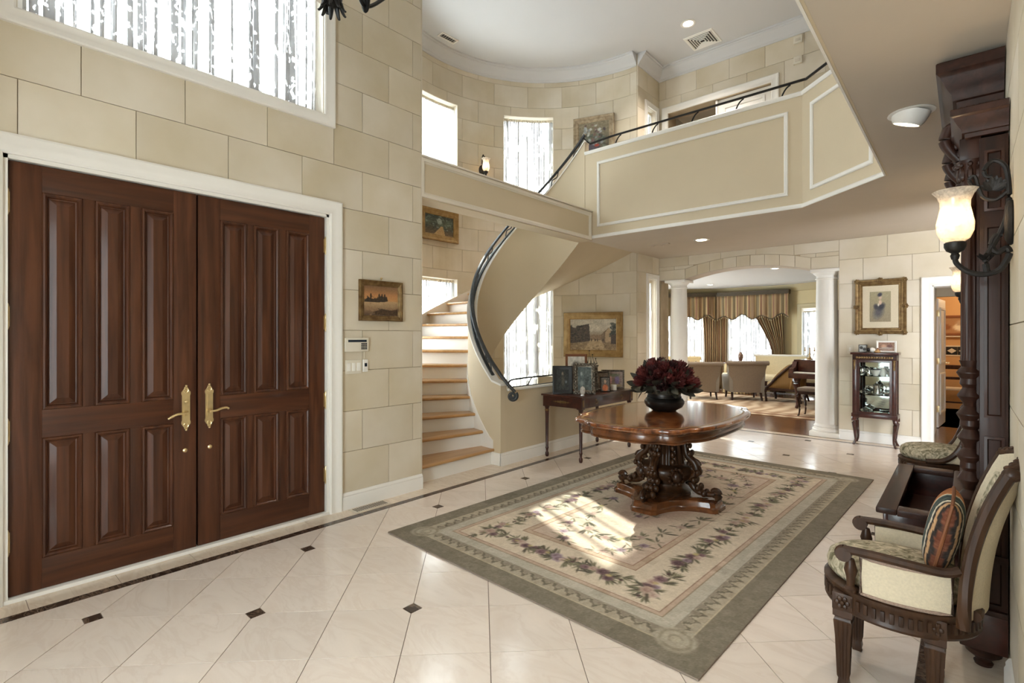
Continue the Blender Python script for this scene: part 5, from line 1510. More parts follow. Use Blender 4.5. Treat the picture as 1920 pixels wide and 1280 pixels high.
# pedestal: fluted tapering column over a bowl of acanthus, with four scrolled brackets
mb = MB()
ring = []
for z, r, fl in [(.085, .20, 0), (.11, .21, 0), (.125, .19, 0), (.14, .16, 0), (.17, .15, 0), (.20, .19, .0), (.24, .225, .0), (.29, .235, .0), (.315, .22, .0), (.325, .19, .0), (.335, .15, .012), (.40, .145, .016), (.48, .135, .018), (.56, .13, .018), (.62, .145, .012), (.645, .16, 0), (.648, .10, 0)]:
    ring.append([((r-fl*(.5+.5*math.cos(16*a)))*math.cos(a), (r-fl*(.5+.5*math.cos(16*a)))*math.sin(a), z) for a in np.linspace(0, 2*PI, 97)[:-1]])
mb.loft(ring); mb.build('pedestal', 'carved_wood', ct, smooth=50)
def bracket(ang):
    ca, sa = math.cos(ang), math.sin(ang)
    def P(r, z, s_=0): return (r*ca-s_*sa, r*sa+s_*ca, z)
    mb = MB()
    pl = ((ca, sa, 0), (0, 0, 1))
    mb.tube(smooth_path([P(.15, .62), P(.165, .52), P(.185, .42), P(.25, .36), P(.27, .30), P(.235, .24), P(.23, .18), P(.28, .13), P(.36, .12), P(.42, .13)], 6), [.022+.014*math.sin(i/54*PI) for i in range(55)], 8)
    mb.tube(spiral(P(.25, .335), .055, .012, PI, PI-3.4*PI, 26, pl), .018, 7)
    mb.tube(spiral(P(.425, .135), .045, .010, -PI/2, -PI/2+3.2*PI, 24, pl), .018, 7)
    for (r_, z_, l_, s_) in ((.19, .56, .03, .02), (.20, .50, .03, .025), (.215, .44, .035, .03), (.285, .29, .035, .03), (.255, .22, .04, .035), (.29, .165, .04, .04), (.34, .125, .04, .035), (.20, .60, .028, .02)):
        for sg in (-1, 0, 1): mb.ball(P(r_+.008*(1-abs(sg)), z_, sg*s_), (l_*.62, l_*.62, l_*.75), 7, 5)
    mb.ball(P(.24, .27), (.03, .03, .04), 8, 6)
    return mb.build('carved_bracket', 'carved_wood', ct, smooth=50)
for k in range(4): bracket(k*PI/2)
for k in range(4):
    a = PI/4+k*PI/2; ca, sa = math.cos(a), math.sin(a)
    mb = MB(); mb.ball((.225*ca, .225*sa, .255), (.045, .045, .055), 12, 8)
    for q in range(12): b = 2*PI*q/12; mb.ball((.222*ca-.06*math.cos(b)*sa, .222*sa+.06*math.cos(b)*ca, .255+.066*math.sin(b)), .016, 6, 5)
    for z_ in (.36, .42, .48, .54, .60): mb.ball((.142*ca, .142*sa, z_), (.022, .022, .03), 7, 5)
    mb.build('cabochon', 'carved_wood', ct, smooth=50)

# ================================================================== FLOWER BOWL
fx, fy, fz = -2.03, 4.36, RUGZ+TZ+.0016
fbw = thing('flower_bowl', 'squat dark bronze bowl on the carved centre table', 'bowl', (fx, fy, fz))
mb = MB(); mb.lathe([(0, .002), (.10, .0), (.115, .012), (.155, .035), (.172, .065), (.174, .085), (.16, .108), (.145, .118), (.145, .128), (.14, .20), (.148, .207), (.14, .21), (.125, .205), (.12, .12), (0, .12)], 36); mb.build('body', 'bronze_bowl', fbw)
mb = MB(); mb.lathe([(.145, .117), (.150, .121), (.150, .127), (.145, .130)], 36); mb.build('rim_band', 'bronze_bowl', fbw)
fa = thing('protea_arrangement', 'dome of dried dark red proteas and olive leaves in the bronze bowl', 'flowers', (fx, fy, fz+.14))
def leaf_mesh(L_, W_, curl):
    mb = MB()
    def f(u, v):
        w_ = W_*math.sin(PI*min(.98, .06+.94*v))**.7*(u-.5)*2
        return (w_, -.25*abs(w_)-curl*L_*v*v, L_*v)
    mb.grid(f, 4, 6); return mb
heads = []
def head(kind):
    mb = MB()
    rows = [(.018, .0, 8, .085, .035), (.024, .005, 9, .08, .18), (.028, .0, 9, .07, .38), (.03, -.005, 9, .055, .62)]
    for r_, z_, n_, l_, op in rows:
        for k in range(n_):
            a = 2*PI*k/n_+r_*40
            lm = leaf_mesh(l_, .014, .10+op*.1)
            T = Matrix.Rotation(a, 4, 'Z') @ Matrix.Translation((0, -r_*.55, z_)) @ Matrix.Rotation(op*.9, 4, 'X')
            mb.t = T; mb.add(lm.v, lm.f)
    mb.t = Matrix.Identity(4); mb.lathe([(.004, -.09), (.004, -.02), (.018, -.004), (.022, .03), (.01, .06), (0, .062)], 8)
    return mb
h_objs = [head(0).build('protea_head', 'protea', fa, smooth=0, recalc=False), head(1).build('protea_head', 'protea_dark', fa, smooth=0, recalc=False)]
lf0 = leaf_mesh(.11, .026, .25).build('leaf', 'dry_leaf', fa, smooth=60, recalc=False)
used = [False, False]
def put(o0, pos, direc, sc, roll, first):
    o = o0 if first else meshdup(o0, fa)
    q = Vector(direc).to_track_quat('Z', 'Y') @ Matrix.Rotation(roll, 3, 'Z').to_quaternion()
    o.rotation_mode = 'QUATERNION'; o.rotation_quaternion = q; o.location = pos; o.scale = (sc, sc, sc); return o
N_H = 46
for i in range(N_H):
    g = (i+.5)/N_H; el = math.asin(1-g*.88); az = i*2.39996
    d = Vector((math.cos(el)*math.cos(az), math.cos(el)*math.sin(az), math.sin(el)))
    rj = random.uniform(.93, 1.12); p = Vector((d.x*.20*rj, d.y*.20*rj, .075+d.z*.158*rj))
    k = 0 if (random.random() < .6 and el > .15) else 1
    put(h_objs[k], p, d+Vector((0, 0, .15)), random.uniform(.85, 1.2), random.uniform(0, 6), not used[k]); used[k] = True
first = True
for i in range(150):
    el = random.uniform(-.22, .4) if i > 35 else random.uniform(.2, 1.3); az = random.uniform(0, 2*PI)
    d = Vector((math.cos(el)*math.cos(az), math.cos(el)*math.sin(az), math.sin(el)))
    rr = random.uniform(.13, .235) if i > 35 else random.uniform(.19, .225)
    p = Vector((d.x*rr, d.y*rr, .075+d.z*.16))
    put(lf0, p, d+Vector((random.uniform(-.5, .5), random.uniform(-.5, .5), random.uniform(-.5, .4))), random.uniform(.7, 1.15), random.uniform(0, 6), first); first = False
mb = MB(); mb.ball((0, 0, .065), (.16, .16, .13), 16, 10); mb.build('moss_mound', 'dry_leaf', fa)
# ================================================================== PICTURES ON THE WALLS
def picture(name, label, mp, u0, u1, v0, v1, prof, fmat, ras, d=.012, mat='oil_paint', cat='painting', mat_board=None, hook=False):
    """outer size u0..v1; frame profile is measured inward from the outer edge"""
    t = thing(name, label, cat)
    mb = MB(); mb.frame(u0, u1, v0, v1, [(-o, q) for o, q in prof], mp); mb.build('frame', fmat, t, smooth=40)
    w = max(o for o, q in prof)
    a, b, c, e = u0+w-.004, u1-w+.004, v0+w-.004, v1-w+.004
    if mat_board:
        mb = MB()
        for cc in cells(a, b, c, e, []): cell_solid(mb, *cc, .002, d-.002, mp)
        mb.build('mat_board', 'cream_fabric' if mat_board is True else mat_board[0], t, smooth=0, recalc=False)
        k = mat_board[1]; a, b, c, e = a+k[0], b-k[0], c+k[1], e-k[1]
    canvas('canvas', ras, mp, a, b, c, e, d, mat, t)
    if hook:
        um = (u0+u1)/2; mb = MB(); mb.ball(mp(um, v1+.022, .012), .010, 8, 6); mb.tube([mp(um, v1-.01, .008), mp(um, v1+.02, .008)], .003, 6); mb.build('hanger', 'brass', t)
    return t
FR_WIDE = [(0, 0), (0, .035), (.008, .045), (.03, .040), (.05, .028), (.075, .030), (.09, .022), (.105, .024), (.118, .014), (.118, 0)]
def scaled(prof, k, kd=1.0): return [(o*k, q*kd) for o, q in prof]

# sunset on water, by the entry door
rs = Ras(90, 64, '#c58f58'); rs.vgrad([(0, '#4d3d30'), (.2, '#85694e'), (.38, '#a58a68'), (.48, '#b5956e'), (.52, '#c08c58'), (.7, '#b58052'), (.85, '#8f6a48'), (1, '#785a42')])
rs.dabs(60, 0, 1, 0, .45, .05, ['#9a7a58', '#c0a078', '#7a5c40'], .3)
rs.poly([(0, .46), (.12, .62), (.25, .56), (.42, .60), (.5, .68), (.6, .62), (.66, .66), (.7, .50), (.45, .46)], '#3d3026'); rs.dabs(50, .0, .66, .47, .64, .03, ['#2c241c', '#4d3c2c', '#3a3a2c'], .8)
for x in (.2, .44, .52, .6): rs.ell(x, .66, .03, .09, 0, '#35291e', .9)
rs.poly([(.25, .12), (.5, .24), (.8, .20), (1, .26), (1, .04), (.6, .02)], '#4a3626'); rs.dabs(40, .3, 1, .05, .24, .03, ['#2e2419', '#5a4630'], .8); rs.noise(.02)
mpLs = lambda u, v, d: (XL+.001+d, u, v)
picture('sunset_painting', 'small gilt-framed sunset landscape hanging above the alarm keypad', mpLs, 2.397, 2.838, 1.577, 1.931, scaled(FR_WIDE, .42, .7), 'gold_leaf', rs, hook=True)

# village street, in the stairwell
def tangent_map(deg):
    a = R(deg); px, py = RC[0]+(RR-.001)*math.cos(a), RC[1]+(RR-.001)*math.sin(a)
    tx, ty = math.sin(a), -math.cos(a)      # to the right as seen from inside
    return lambda u, v, d: (px+tx*u-math.cos(a)*(d+.05), py+ty*u-math.sin(a)*(d+.05), v)
rs = Ras(110, 74, '#b8ad98'); rs.vgrad([(0, '#8a7456'), (.25, '#8d7a5e'), (.35, '#6a5a48'), (.5, '#9a8a74'), (.7, '#c4bba8'), (1, '#b5ad9c')])
rs.dabs(40, 0, 1, .6, 1, .09, ['#d2cab8', '#a8a090', '#bdb4a2'], .45)
rs.poly([(0, .22), (0, .78), (.12, .70), (.2, .78), (.42, .84), (.44, .30)], '#4a4036'); rs.dabs(60, 0, .42, .28, .78, .04, ['#35302a', '#5c5042', '#6a5a48', '#2c2a26'], .7)
rs.poly([(.68, .24), (.68, .50), (.76, .62), (.84, .72), (.84, .26)], '#7a6650'); rs.poly([(.76, .26), (.76, .55), (.84, .72), (.90, .58), (.90, .24)], '#b09878')
rs.dabs(30, .86, 1, .4, .85, .05, ['#33362c', '#484a3a'], .9); rs.poly([(.88, .2), (.88, .5), (1, .5), (1, .2)], '#4a3c30')
rs.poly([(.45, .3), (.45, .46), (.5, .5), (.62, .48), (.68, .5), (.68, .28)], '#8a745c'); rs.poly([(.3, .0), (.45, .34), (.68, .32), (.8, .0)], '#b09a78'); rs.dabs(70, 0, 1, 0, .28, .04, ['#8a7250', '#a58c68', '#6a563c', '#b8a27c'], .5)
for x in (.47, .55, .6, .72): rs.ell(x, .33, .012, .05, 0, '#2c2620', .9)
rs.noise(.03, 2)
picture('village_painting', 'wide gold-framed village street painting above the console table', tangent_map(109.0), -.515, .515, 1.085, 1.85, FR_WIDE, 'gold_bright', rs)
# woodland path, high on the stair wall
rs = Ras(64, 48, '#4a4a3a'); rs.vgrad([(0, '#6a5438'), (.3, '#4a4432'), (.6, '#4d5642'), (1, '#2c3228')])
rs.dabs(120, 0, 1, .3, 1, .06, ['#2a3028', '#4d5a48', '#6a7a68', '#8a9a90', '#1f241e'], .6); rs.ell(.5, .7, .1, .18, 0, '#aab4ac', .7); rs.poly([(.3, 0), (.55, .45), (.62, .45), (.7, 0)], '#b09060'); rs.noise(.03, 2)
picture('woodland_painting', 'gold-framed woodland path painting on the stair wall under the beam', tangent_map(180.2), -.40, .385, 2.96, 3.46, scaled(FR_WIDE, .85), 'gold_bright', rs)
# flowers, upstairs
rs = Ras(64, 64, '#6a6250'); rs.vgrad([(0, '#4d4438'), (.5, '#6d6654'), (1, '#8a8068')])
rs.dabs(70, .1, .9, .05, .6, .07, ['#4a5248', '#5c6658', '#3a3c34', '#6a7468'], .7); rs.poly([(.35, 0), (.3, .3), (.7, .3), (.65, 0)], '#4a4650')
for _ in range(34): rs.ell(random.uniform(.15, .85), random.uniform(.3, .9), random.uniform(.03, .08), random.uniform(.03, .07), random.uniform(0, 3), random.choice(['#aab0b4', '#c4c4be', '#5a4448', '#7a5a58', '#8a9298', '#3d3438']), .8, .5)
rs.ell(.6, .25, .09, .05, 0, '#a03c2c', .9); rs.ell(.2, .6, .05, .06, 0, '#b09060', .7); rs.noise(.03, 2)
M('pale_gilt', '#8d7a60', .5, metal=.3, scale=20, col2='#b5a488', bump=.4, bscale=70)
picture('flower_painting', 'square pale-framed flower painting upstairs above the balcony rail', tangent_map(108.6), -.355, .355, 4.48, 5.20, scaled(FR_WIDE, .8), 'pale_gilt', rs)
# seated lady print over the glass cabinet
rs = Ras(44, 60, '#948a70'); rs.vgrad([(0, '#8d8068'), (1, '#9a9274')])
rs.ell(.42, .33, .36, .26, .5, '#4a4a52', .85, .7); rs.ell(.55, .5, .24, .14, .4, '#2c2c34', .95, .6); rs.ell(.3, .5, .15, .12, -.3, '#33333c', .95, .6); rs.ell(.5, .64, .10, .10, 0, '#cdb09a', .9, .5); rs.ell(.5, .8, .09, .08, 0, '#c4a894', .9, .5); rs.ell(.48, .89, .14, .08, .2, '#3a3844', 1, .5); rs.ell(.42, .56, .05, .05, 0, '#e0d6c4', .8); rs.ell(.3, .15, .12, .1, 0, '#7a766c', .6, .8); rs.noise(.02)
mpFs = lambda u, v, d: (u, YF-.001-d, v)
lp = picture('lady_print', 'ornate gilt-framed print of a seated figure in dark dress over the glass cabinet', mpFs, -1.138, -.575, 1.470, 2.208, scaled(FR_WIDE, .72), 'gold_leaf', rs, d=.016, mat='print', cat='picture', mat_board=('cream_fabric', (.085, .085)))
for (u, v) in [(-1.115, 1.493), (-.598, 1.493), (-1.115, 2.185), (-.598, 2.185), (-.856, 2.195), (-.856, 1.483), (-1.125, 1.84), (-.588, 1.84)]:
    mb = MB()
    for k in range(7): a = 2*PI*k/7; mb.ball(mpFs(u+.024*math.cos(a), v+.024*math.sin(a), .035), .013, 6, 5)
    mb.ball(mpFs(u, v, .042), .017, 8, 6); mb.build('carved_ornament', 'gold_leaf', lp)

# ================================================================== WALL FITTINGS
kp = thing('alarm_keypad', 'ivory alarm keypad with a dark display beside the door casing', 'keypad')
mb = MB(); mb.box(XL, XL+.028, 2.263, 2.481, 1.315, 1.432, .006); mb.build('case', 'plastic_ivory', kp)
mb = MB(); mb.box(XL+.026, XL+.029, 2.285, 2.46, 1.395, 1.415); mb.build('display', 'lcd', kp)
for i in range(4):
    for j in range(4):
        mb = MB(); mb.box(XL+.026, XL+.031, 2.408+.0145*i, 2.419+.0145*i, 1.333+.0145*j, 1.344+.0145*j, .0015); mb.build('button', 'lcd', kp)
mb = MB(); mb.tube([(XL+.004, 2.455, 1.317), (XL+.004, 2.455, 1.255)], .003, 6); mb.build('wire', 'plastic_ivory', kp)
sw = thing('switch_plate', 'cream wall plate with a row of light switches under the keypad', 'light switch')
mb = MB(); mb.box(XL, XL+.007, 2.272, 2.425, 1.128, 1.245, .003); mb.build('plate', 'plastic_ivory', sw)
for k in range(3):
    mb = MB(); mb.box(XL+.006, XL+.012, 2.285+.047*k, 2.318+.047*k, 1.152, 1.220, .002); mb.build('rocker', 'plastic_white', sw)
dm = thing('remote_holder', 'small white wall control with a dark button beside the light switches', 'switch')
mb = MB(); mb.box(XL, XL+.018, 2.435, 2.481, 1.140, 1.245, .005); mb.build('case', 'plastic_white', dm)
mb = MB(); mb.box(XL+.016, XL+.021, 2.446, 2.470, 1.185, 1.215, .003); mb.build('button', 'lcd', dm)
fv = thing('floor_vent', 'cream slotted floor vent beside the white baseboard', 'floor vent', (-3.775, 2.45, 0))
mb = MB(); mb.box(-.062, .062, -.17, .17, .0005, .006, .002); mb.build('plate', 'vent_metal', fv)
for k in range(16):
    mb = MB(); mb.box(-.042, .042, -.145+.019*k, -.135+.019*k, .006, .0068)
    if k == 0: sl0 = mb.build('slot', 'vent_dark', fv, smooth=0)
    else: meshdup(sl0, fv, (0, .019*k, 0))
for z_, lb, nm in ((5.80, 'upper of two small ivory boxes on the upstairs wall', 'door_chime'), (5.50, 'lower of two small ivory boxes on the upstairs wall', 'thermostat')):
    ch = thing(nm, lb, 'wall box')
    mb = MB(); mb.box(-1.90, -1.785, YF-.045, YF, z_-.055, z_+.055, .008); mb.build('case', 'plastic_ivory', ch)
    mb = MB(); mb.box(-1.875, -1.81, YF-.050, YF-.044, z_-.025, z_+.015, .002); mb.build('grille', 'vent_metal', ch)
lsw = thing('cabinet_wall_switch', 'small cream light switch on the stone wall left of the glass cabinet', 'light switch')
mb = MB(); mb.box(-1.235, -1.165, YF-.008, YF, 1.20, 1.32, .003); mb.build('plate', 'plastic_ivory', lsw)
mb = MB(); mb.box(-1.212, -1.188, YF-.014, YF-.007, 1.235, 1.285, .002); mb.build('rocker', 'plastic_white', lsw)

# ceiling vents and lights
def ceil_vent(name, label, x, y, z, w, l, rz, n, mat='vent_metal'):
    t = thing(name, label, 'ceiling vent', (x, y, z), rz)
    mb = MB(); mb.frame(-w/2, w/2, -l/2, l/2, [(0, 0), (0, -.014), (-.02, -.016), (-.02, 0)], lambda u, v, d: (u, v, d)); mb.build('frame', mat, t)
    mb = MB(); mb.box(-w/2+.01, w/2-.01, -l/2+.01, l/2-.01, -.003, -.001); mb.build('duct', 'vent_dark', t)
    for k in range(n):
        yy = -l/2+.02+(l-.04)*(k+.5)/n
        mb = MB(); mb.t = Matrix.Translation((0, yy, -.009)) @ Matrix.Rotation(.6, 4, 'X'); mb.cbox((0, 0, 0), (w-.04, (l-.04)/n*.55, .002)); mb.build('louvre', mat, t, smooth=0)
    return t
cv = thing('square_ceiling_vent', 'square stepped vent in the high white ceiling near the crown moulding', 'ceiling vent', (-3.08, 7.98, ZT), 0)
mb = MB(); mb.box(-.19, .19, -.19, .19, -.003, 0); mb.build('duct', 'vent_dark', cv)
for k in range(5):
    h = .19-.036*k
    mb = MB(); mb.frame(-h, h, -h, h, [(0, -.004-.003*k), (-.004, -.018-.003*k), (-.016, -.010-.003*k), (-.016, -.006-.003*k)], lambda u, v, d: (u, v, d)); mb.build('louvre', 'plastic_white', cv)
mb = MB(); mb.frame(-.19, .19, -.19, .19, [(0, 0), (0, -.008), (.03, -.010), (.035, 0)], lambda u, v, d: (u, v, d)); mb.build('frame', 'plastic_white', cv)
ceil_vent('ceiling_vent', 'small grey vent in the high ceiling over the stairwell', -6.02, 5.30, ZT, .13, .32, R(-2), 7, 'plastic_white')
ceil_vent('ceiling_slot_vent', 'thin slot vent in the lower ceiling by the return wall', -3.38, 7.1, ZC, .06, .30, R(-90), 2, 'plaster_soffit')
ceil_vent('living_ceiling_vent', 'thin vent in the living room ceiling near the left column', -4.75, 10.6, LZ, .08, .36, R(-90), 2)
sd = thing('smoke_detector', 'round white smoke detector on the living room ceiling just inside the arch', 'smoke detector', (-2.05, 9.35, LZ))
mb = MB(); mb.lathe([(0, 0), (.075, 0), (.075, -.02), (.06, -.04), (0, -.045)], 20); mb.build('body', 'plastic_white', sd)
mb = MB(); mb.lathe([(.0, -.045), (.02, -.046), (.018, -.052), (0, -.052)], 12); mb.build('sensor', 'vent_dark', sd)
downlight((-3.08, 7.42, ZT), 'recessed light in the high white ceiling above the upstairs hall', 160, .085)
for x_, y_, lb in ((-1.0, .6, 'nearest the right wall over the entrance'), (-1.0, 2.6, 'over the right side of the rug'), (-1.0, 4.4, 'over the carved table'), (-2.2, -.6, 'over the back of the hall')):  # ceiling lights added out of view to brighten the hall
    downlight((x_, y_, ZT), 'added unseen fill light in the high white ceiling, '+lb, 28, .085)
for y_, lb in ((1.35, 'just behind the viewer'), (-.5, 'at the back of the hall')):  # two more unseen lights, added as fill under the lower ceiling
    downlight((-.17, y_, ZC), 'added unseen fill light in the lower ceiling '+lb, 9, .085)
downlight((-2.78, 7.16, ZC), 'recessed light in the lower ceiling before the arch', 48, .085)

eb = thing('eyeball_light', 'white swivelling ceiling spotlight beside the carved hall tree', 'ceiling light', (-.245, 3.92, ZC))
mb = MB(); mb.lathe([(.075, 0), (.115, -.001), (.118, -.006), (.105, -.010), (.08, -.004)], 32); mb.build('trim_ring', 'trim_white', eb)
tl = Matrix.Translation((0, 0, .005)) @ Matrix.Rotation(R(20), 4, 'Y') @ Matrix.Rotation(R(8), 4, 'X')
mb = MB(tl); mb.lathe([(.098, .01), (.095, -.02), (.085, -.055), (.072, -.075), (.066, -.076), (.068, -.06), (.0, -.055)], 32); bl = mb.build('ball', 'trim_white', eb)
mb = MB(tl); mb.lathe([(0, -.060), (.066, -.062), (.064, -.058), (0, -.056)], 24); mb.build('lamp_face', 'bulb_disc', bl)
spot('lamp', (-.03, 0, -.09), (-.35, .1, -1), 30, parent=eb, angle=90)

# ================================================================== CONSOLE TABLE WITH PHOTOGRAPHS
CX0, CX1, CY0, CY1, CZ = -3.80, -3.255, 4.86, 6.05, .755
cn = thing('console_table', 'dark mahogany console table with slim legs against the low guard wall', 'table', (0, 0, 0))
mb = MB(); mb.box(CX0-.02, CX1+.02, CY0-.02, CY1+.02, CZ-.022, CZ, .006); mb.build('top', 'mahogany', cn)
mb = MB(); mb.box(CX0, CX1, CY0, CY1, CZ-.14, CZ-.022, .002); mb.build('apron', 'mahogany', cn)
for x_ in (CX0+.03, CX1-.03):
    for y_ in (CY0+.035, CY1-.035):
        mb = MB(); mb.box(x_-.035, x_+.035, y_-.035, y_+.035, CZ-.15, CZ-.022, .003)
        mb.lathe([(.0, 0), (.016, .0), (.022, .02), (.022, .045), (.014, .06), (.016, .09), (.020, .10), (.020, .11), (.0165, .12), (.021, .45), (.024, .55), (.026, .565), (.022, .575), (.030, .595), (.030, .607), (0, .607)], 14, (x_, y_, 0))
        lg = mb.build('leg', 'mahogany', cn)
        mb = MB(); mb.box(x_+.035, x_+.038, y_-.014, y_+.014, CZ-.12, CZ-.04, .001); mb.build('brass_mount', 'gold_leaf', lg)
        mb = MB(); mb.lathe([(.0255, .55), (.028, .558), (.0265, .57)], 14, (x_, y_, 0)); mb.build('brass_collar', 'gold_leaf', lg)
def plaque(mp):
    mb = MB()
    for k in range(13):
        t = (k-6)/6; mb.ball(mp(t*.12, 0, .002), (.014*(1.3-abs(t)), .014*(1.3-abs(t)), .012*(1.35-abs(t))), 6, 5)
        if k % 2: mb.ball(mp(t*.11, .014*(1-abs(t)), .002), .007, 6, 5); mb.ball(mp(t*.11, -.014*(1-abs(t)), .002), .007, 6, 5)
    return mb.build('gilt_plaque', 'gold_leaf', cn)
plaque(lambda u, v, d: ((CX0+CX1)/2+u, CY0-d, CZ-.08+v))
for y_ in (CY0+.30, CY1-.30):
    mb = MB(); mb.lathe([(0, 0), (.012, 0), (.008, .012), (0, .014)], 10); mb.v = [(CX1+v[2], y_+v[0], CZ-.06+v[1]) for v in mb.v]
    mb.tube([(CX1+.014, y_+.028*math.cos(a), CZ-.075+.030*math.sin(a)) for a in np.linspace(PI*.95, 2.05*PI, 14)], .0035, 6); mb.build('drawer_pull', 'gold_leaf', cn)
mb = MB(); mb.box(CX1, CX1+.004, CY0+.16, CY1-.16, CZ-.125, CZ-.035, .001); mb.build('drawer_front', 'mahogany', cn)

def photo(name, label, x, y, rz, w, h, lean, fmat, fw, ras, cat='photo frame', orn=0, z=CZ):
    """standing frame with an easel strut; local: print faces -Y"""
    t = thing(name, label, cat, (x, y, z), rz)
    T = Matrix.Rotation(-lean, 4, 'X')
    mp = lambda u, v, d: tuple(T @ Vector((u, -d, v)))
    mb = MB(); mb.frame(-w/2, w/2, 0.001, h, [(0, 0), (0, .014), (-fw*.3, .020), (-fw*.8, .014), (-fw, .010), (-fw, 0)], mp); fr = mb.build('frame', fmat, t)
    canvas('photograph', ras, mp, -w/2+fw-.002, w/2-fw+.002, fw-.001, h-fw+.002, .006, 'print', t)
    mb = MB()
    for cc in cells(-w/2+.004, w/2-.004, .002, h-.004, []): cell_solid(mb, *cc, -.004, .004, mp)
    mb.build('backing', 'black', t, smooth=0, recalc=False)
    bx = T @ Vector((0, .004, h*.62)); mb = MB(); mb.tube([tuple(bx), (0, bx.y+h*.32*math.cos(lean), .004)], .008, 6, sx=2.0); mb.build('easel', 'black', t)
    for k in range(orn):
        a = k/orn; per = 2*(w+h); q = a*per
        if q < w: u, v = -w/2+q, fw*.4
        elif q < w+h: u, v = w/2-fw*.4, q-w
        elif q < 2*w+h: u, v = w/2-(q-w-h), h-fw*.4
        else: u, v = -w/2+fw*.4, h-(q-2*w-h)
        mb = MB(); mb.ball(mp(u, v+.002, .018), (fw*.42, fw*.3, fw*.42), 6, 5)
        if k == 0: first_ = mb
        else: first_.add(mb.v, mb.f)
    if orn: first_.build('chasing', fmat, fr)
    return t
def port(bg, figs, noise=.04):
    r_ = Ras(26, 34, bg)
    for f in figs: r_.ell(*f)
    r_.noise(noise, 2); return r_
face = -R(0)
# frames face the viewer roughly towards (+x,-y)
FZ = R(38)
photo('black_photo_frame', 'black photo frame nearest the low guard wall on the console', -3.60, 4.98, FZ, .24, .335, R(10), 'black', .045, port('#23241f', [(.52, .45, .16, .42, 0, '#4d4638', .9, .6), (.5, .8, .10, .10, 0, '#8a7a66', .8, .5), (.75, .4, .10, .1, 0, '#8d98a0', .6, .6)]))
photo('tall_brown_photo_frame', 'tall brown wooden photo frame behind the silver one on the console', -3.60, 5.27, FZ, .27, .47, R(10), 'red_brown', .03, port('#cfc8bb', [(.5, .5, .4, .38, 0, '#5a5048', .9, .3)]))
photo('silver_photo_frame', 'ornate silver photo frame leaning forward on the console', -3.38, 5.12, FZ, .25, .37, R(13), 'silver_frame', .045, port('#55605f', [(.3, .7, .12, .12, 0, '#a8b0ac', .8, .6), (.65, .45, .2, .2, 0, '#39423f', .8, .6), (.3, .3, .14, .14, 0, '#8a948e', .7, .6)]), orn=34)
t = photo('openwork_photo_frame', 'pierced dark metal photo frame with a pointed crest on the console', -3.50, 5.42, R(42), .20, .33, R(8), 'silver_frame', .03, port('#54483c', [(.4, .6, .2, .25, 0, '#8a7458', .8, .5)]), orn=20)
mb = MB()
for k in range(5):
    u = (k-2)*.04; hh = .06+.05*(2-abs(k-2))
    mb.tube([(u-.02, .06, .34), (u, .062, .34+hh), (u+.02, .06, .34)], .004, 5); mb.ball((u, .062, .345+hh), .008, 6, 5)
mb.tube([(-.10, .06, .345), (.10, .06, .345)], .006, 6); mb.build('crest', 'iron_black', t)
photo('group_photo_frame', 'carved wood photo frame of people standing before the wide frame on the console', -3.50, 5.66, R(40), .25, .24, R(10), 'silver_frame', .022, port('#6d5c4c', [(.3, .5, .16, .3, 0, '#a88a74', .8, .5), (.7, .45, .16, .3, 0, '#8a98a8', .8, .5)]), orn=0)
photo('small_photo', 'small unframed portrait with an orange dress on the console', -3.33, 5.50, R(38), .12, .185, R(12), 'black', .008, port('#6a6258', [(.5, .25, .4, .3, 0, '#c46a3c', .95, .4), (.5, .7, .15, .16, 0, '#c9a284', .9, .4)]))
photo('family_photo_frame', 'wide photo frame with a colourful family picture at the far end of the console', -3.46, 5.90, R(30), .30, .25, R(16), 'silver_frame', .022, port('#8d7a70', [(.35, .45, .14, .4, 0, '#d09a94', .9, .4), (.7, .45, .14, .35, 0, '#7a6a98', .8, .4), (.55, .75, .4, .12, 0, '#6d7a5c', .7, .5), (.5, .12, .5, .12, 0, '#b8a878', .8, .4)]))
sb = thing('small_white_box', 'small white card box before the family picture on the console', 'box', (-3.33, 5.70, CZ), R(35))
mb = MB(); mb.box(-.036, .036, -.015, .015, 0, .075, .002); mb.build('card', 'plastic_ivory', sb)
mb = MB(); mb.box(-.04, .04, -.02, .02, 0, .006, .001); mb.build('base', 'black', sb)
gb = thing('glass_paperweight', 'small clear glass oval ornament at the foot of the silver frame', 'ornament', (-3.33, 5.00, CZ), R(30))
mb = MB(); mb.ball((0, 0, .055), (.03, .014, .052), 14, 10); mb.build('body', 'seed_glass', gb)
mb = MB(); mb.box(-.022, .022, -.016, .016, 0, .008, .002); mb.build('foot', 'silverware', gb)
# ================================================================== GLASS CABINET
vx0, vx1, vy0, vy1 = -1.13, -.655, 8.135, 8.425
vt = thing('glass_cabinet', 'small dark wood vitrine with glass panes and slim curved legs', 'cabinet')
ZV0, ZV1 = .40, 1.20
mb = MB(); mb.box(vx0-.022, vx1+.022, vy0-.022, vy1, ZV1, ZV1+.028, .005); mb.build('top', 'mahogany', vt)
mb = MB(); mb.box(vx0, vx1, vy0, vy1, ZV1-.075, ZV1, .003); mb.build('frieze', 'dark_wood_y', vt)
mb = MB()
for k in range(15): mb.ball((vx0+.05+(vx1-vx0-.1)*k/14, vy0-.003, ZV1-.038), (.013, .005, .014), 6, 5)
mb.build('carved_frieze', 'gold_leaf', vt)
mb = MB(); mb.box(vx0-.012, vx1+.012, vy0-.012, vy1, ZV0-.03, ZV0+.02, .004); mb.build('bottom_rail', 'mahogany', vt)
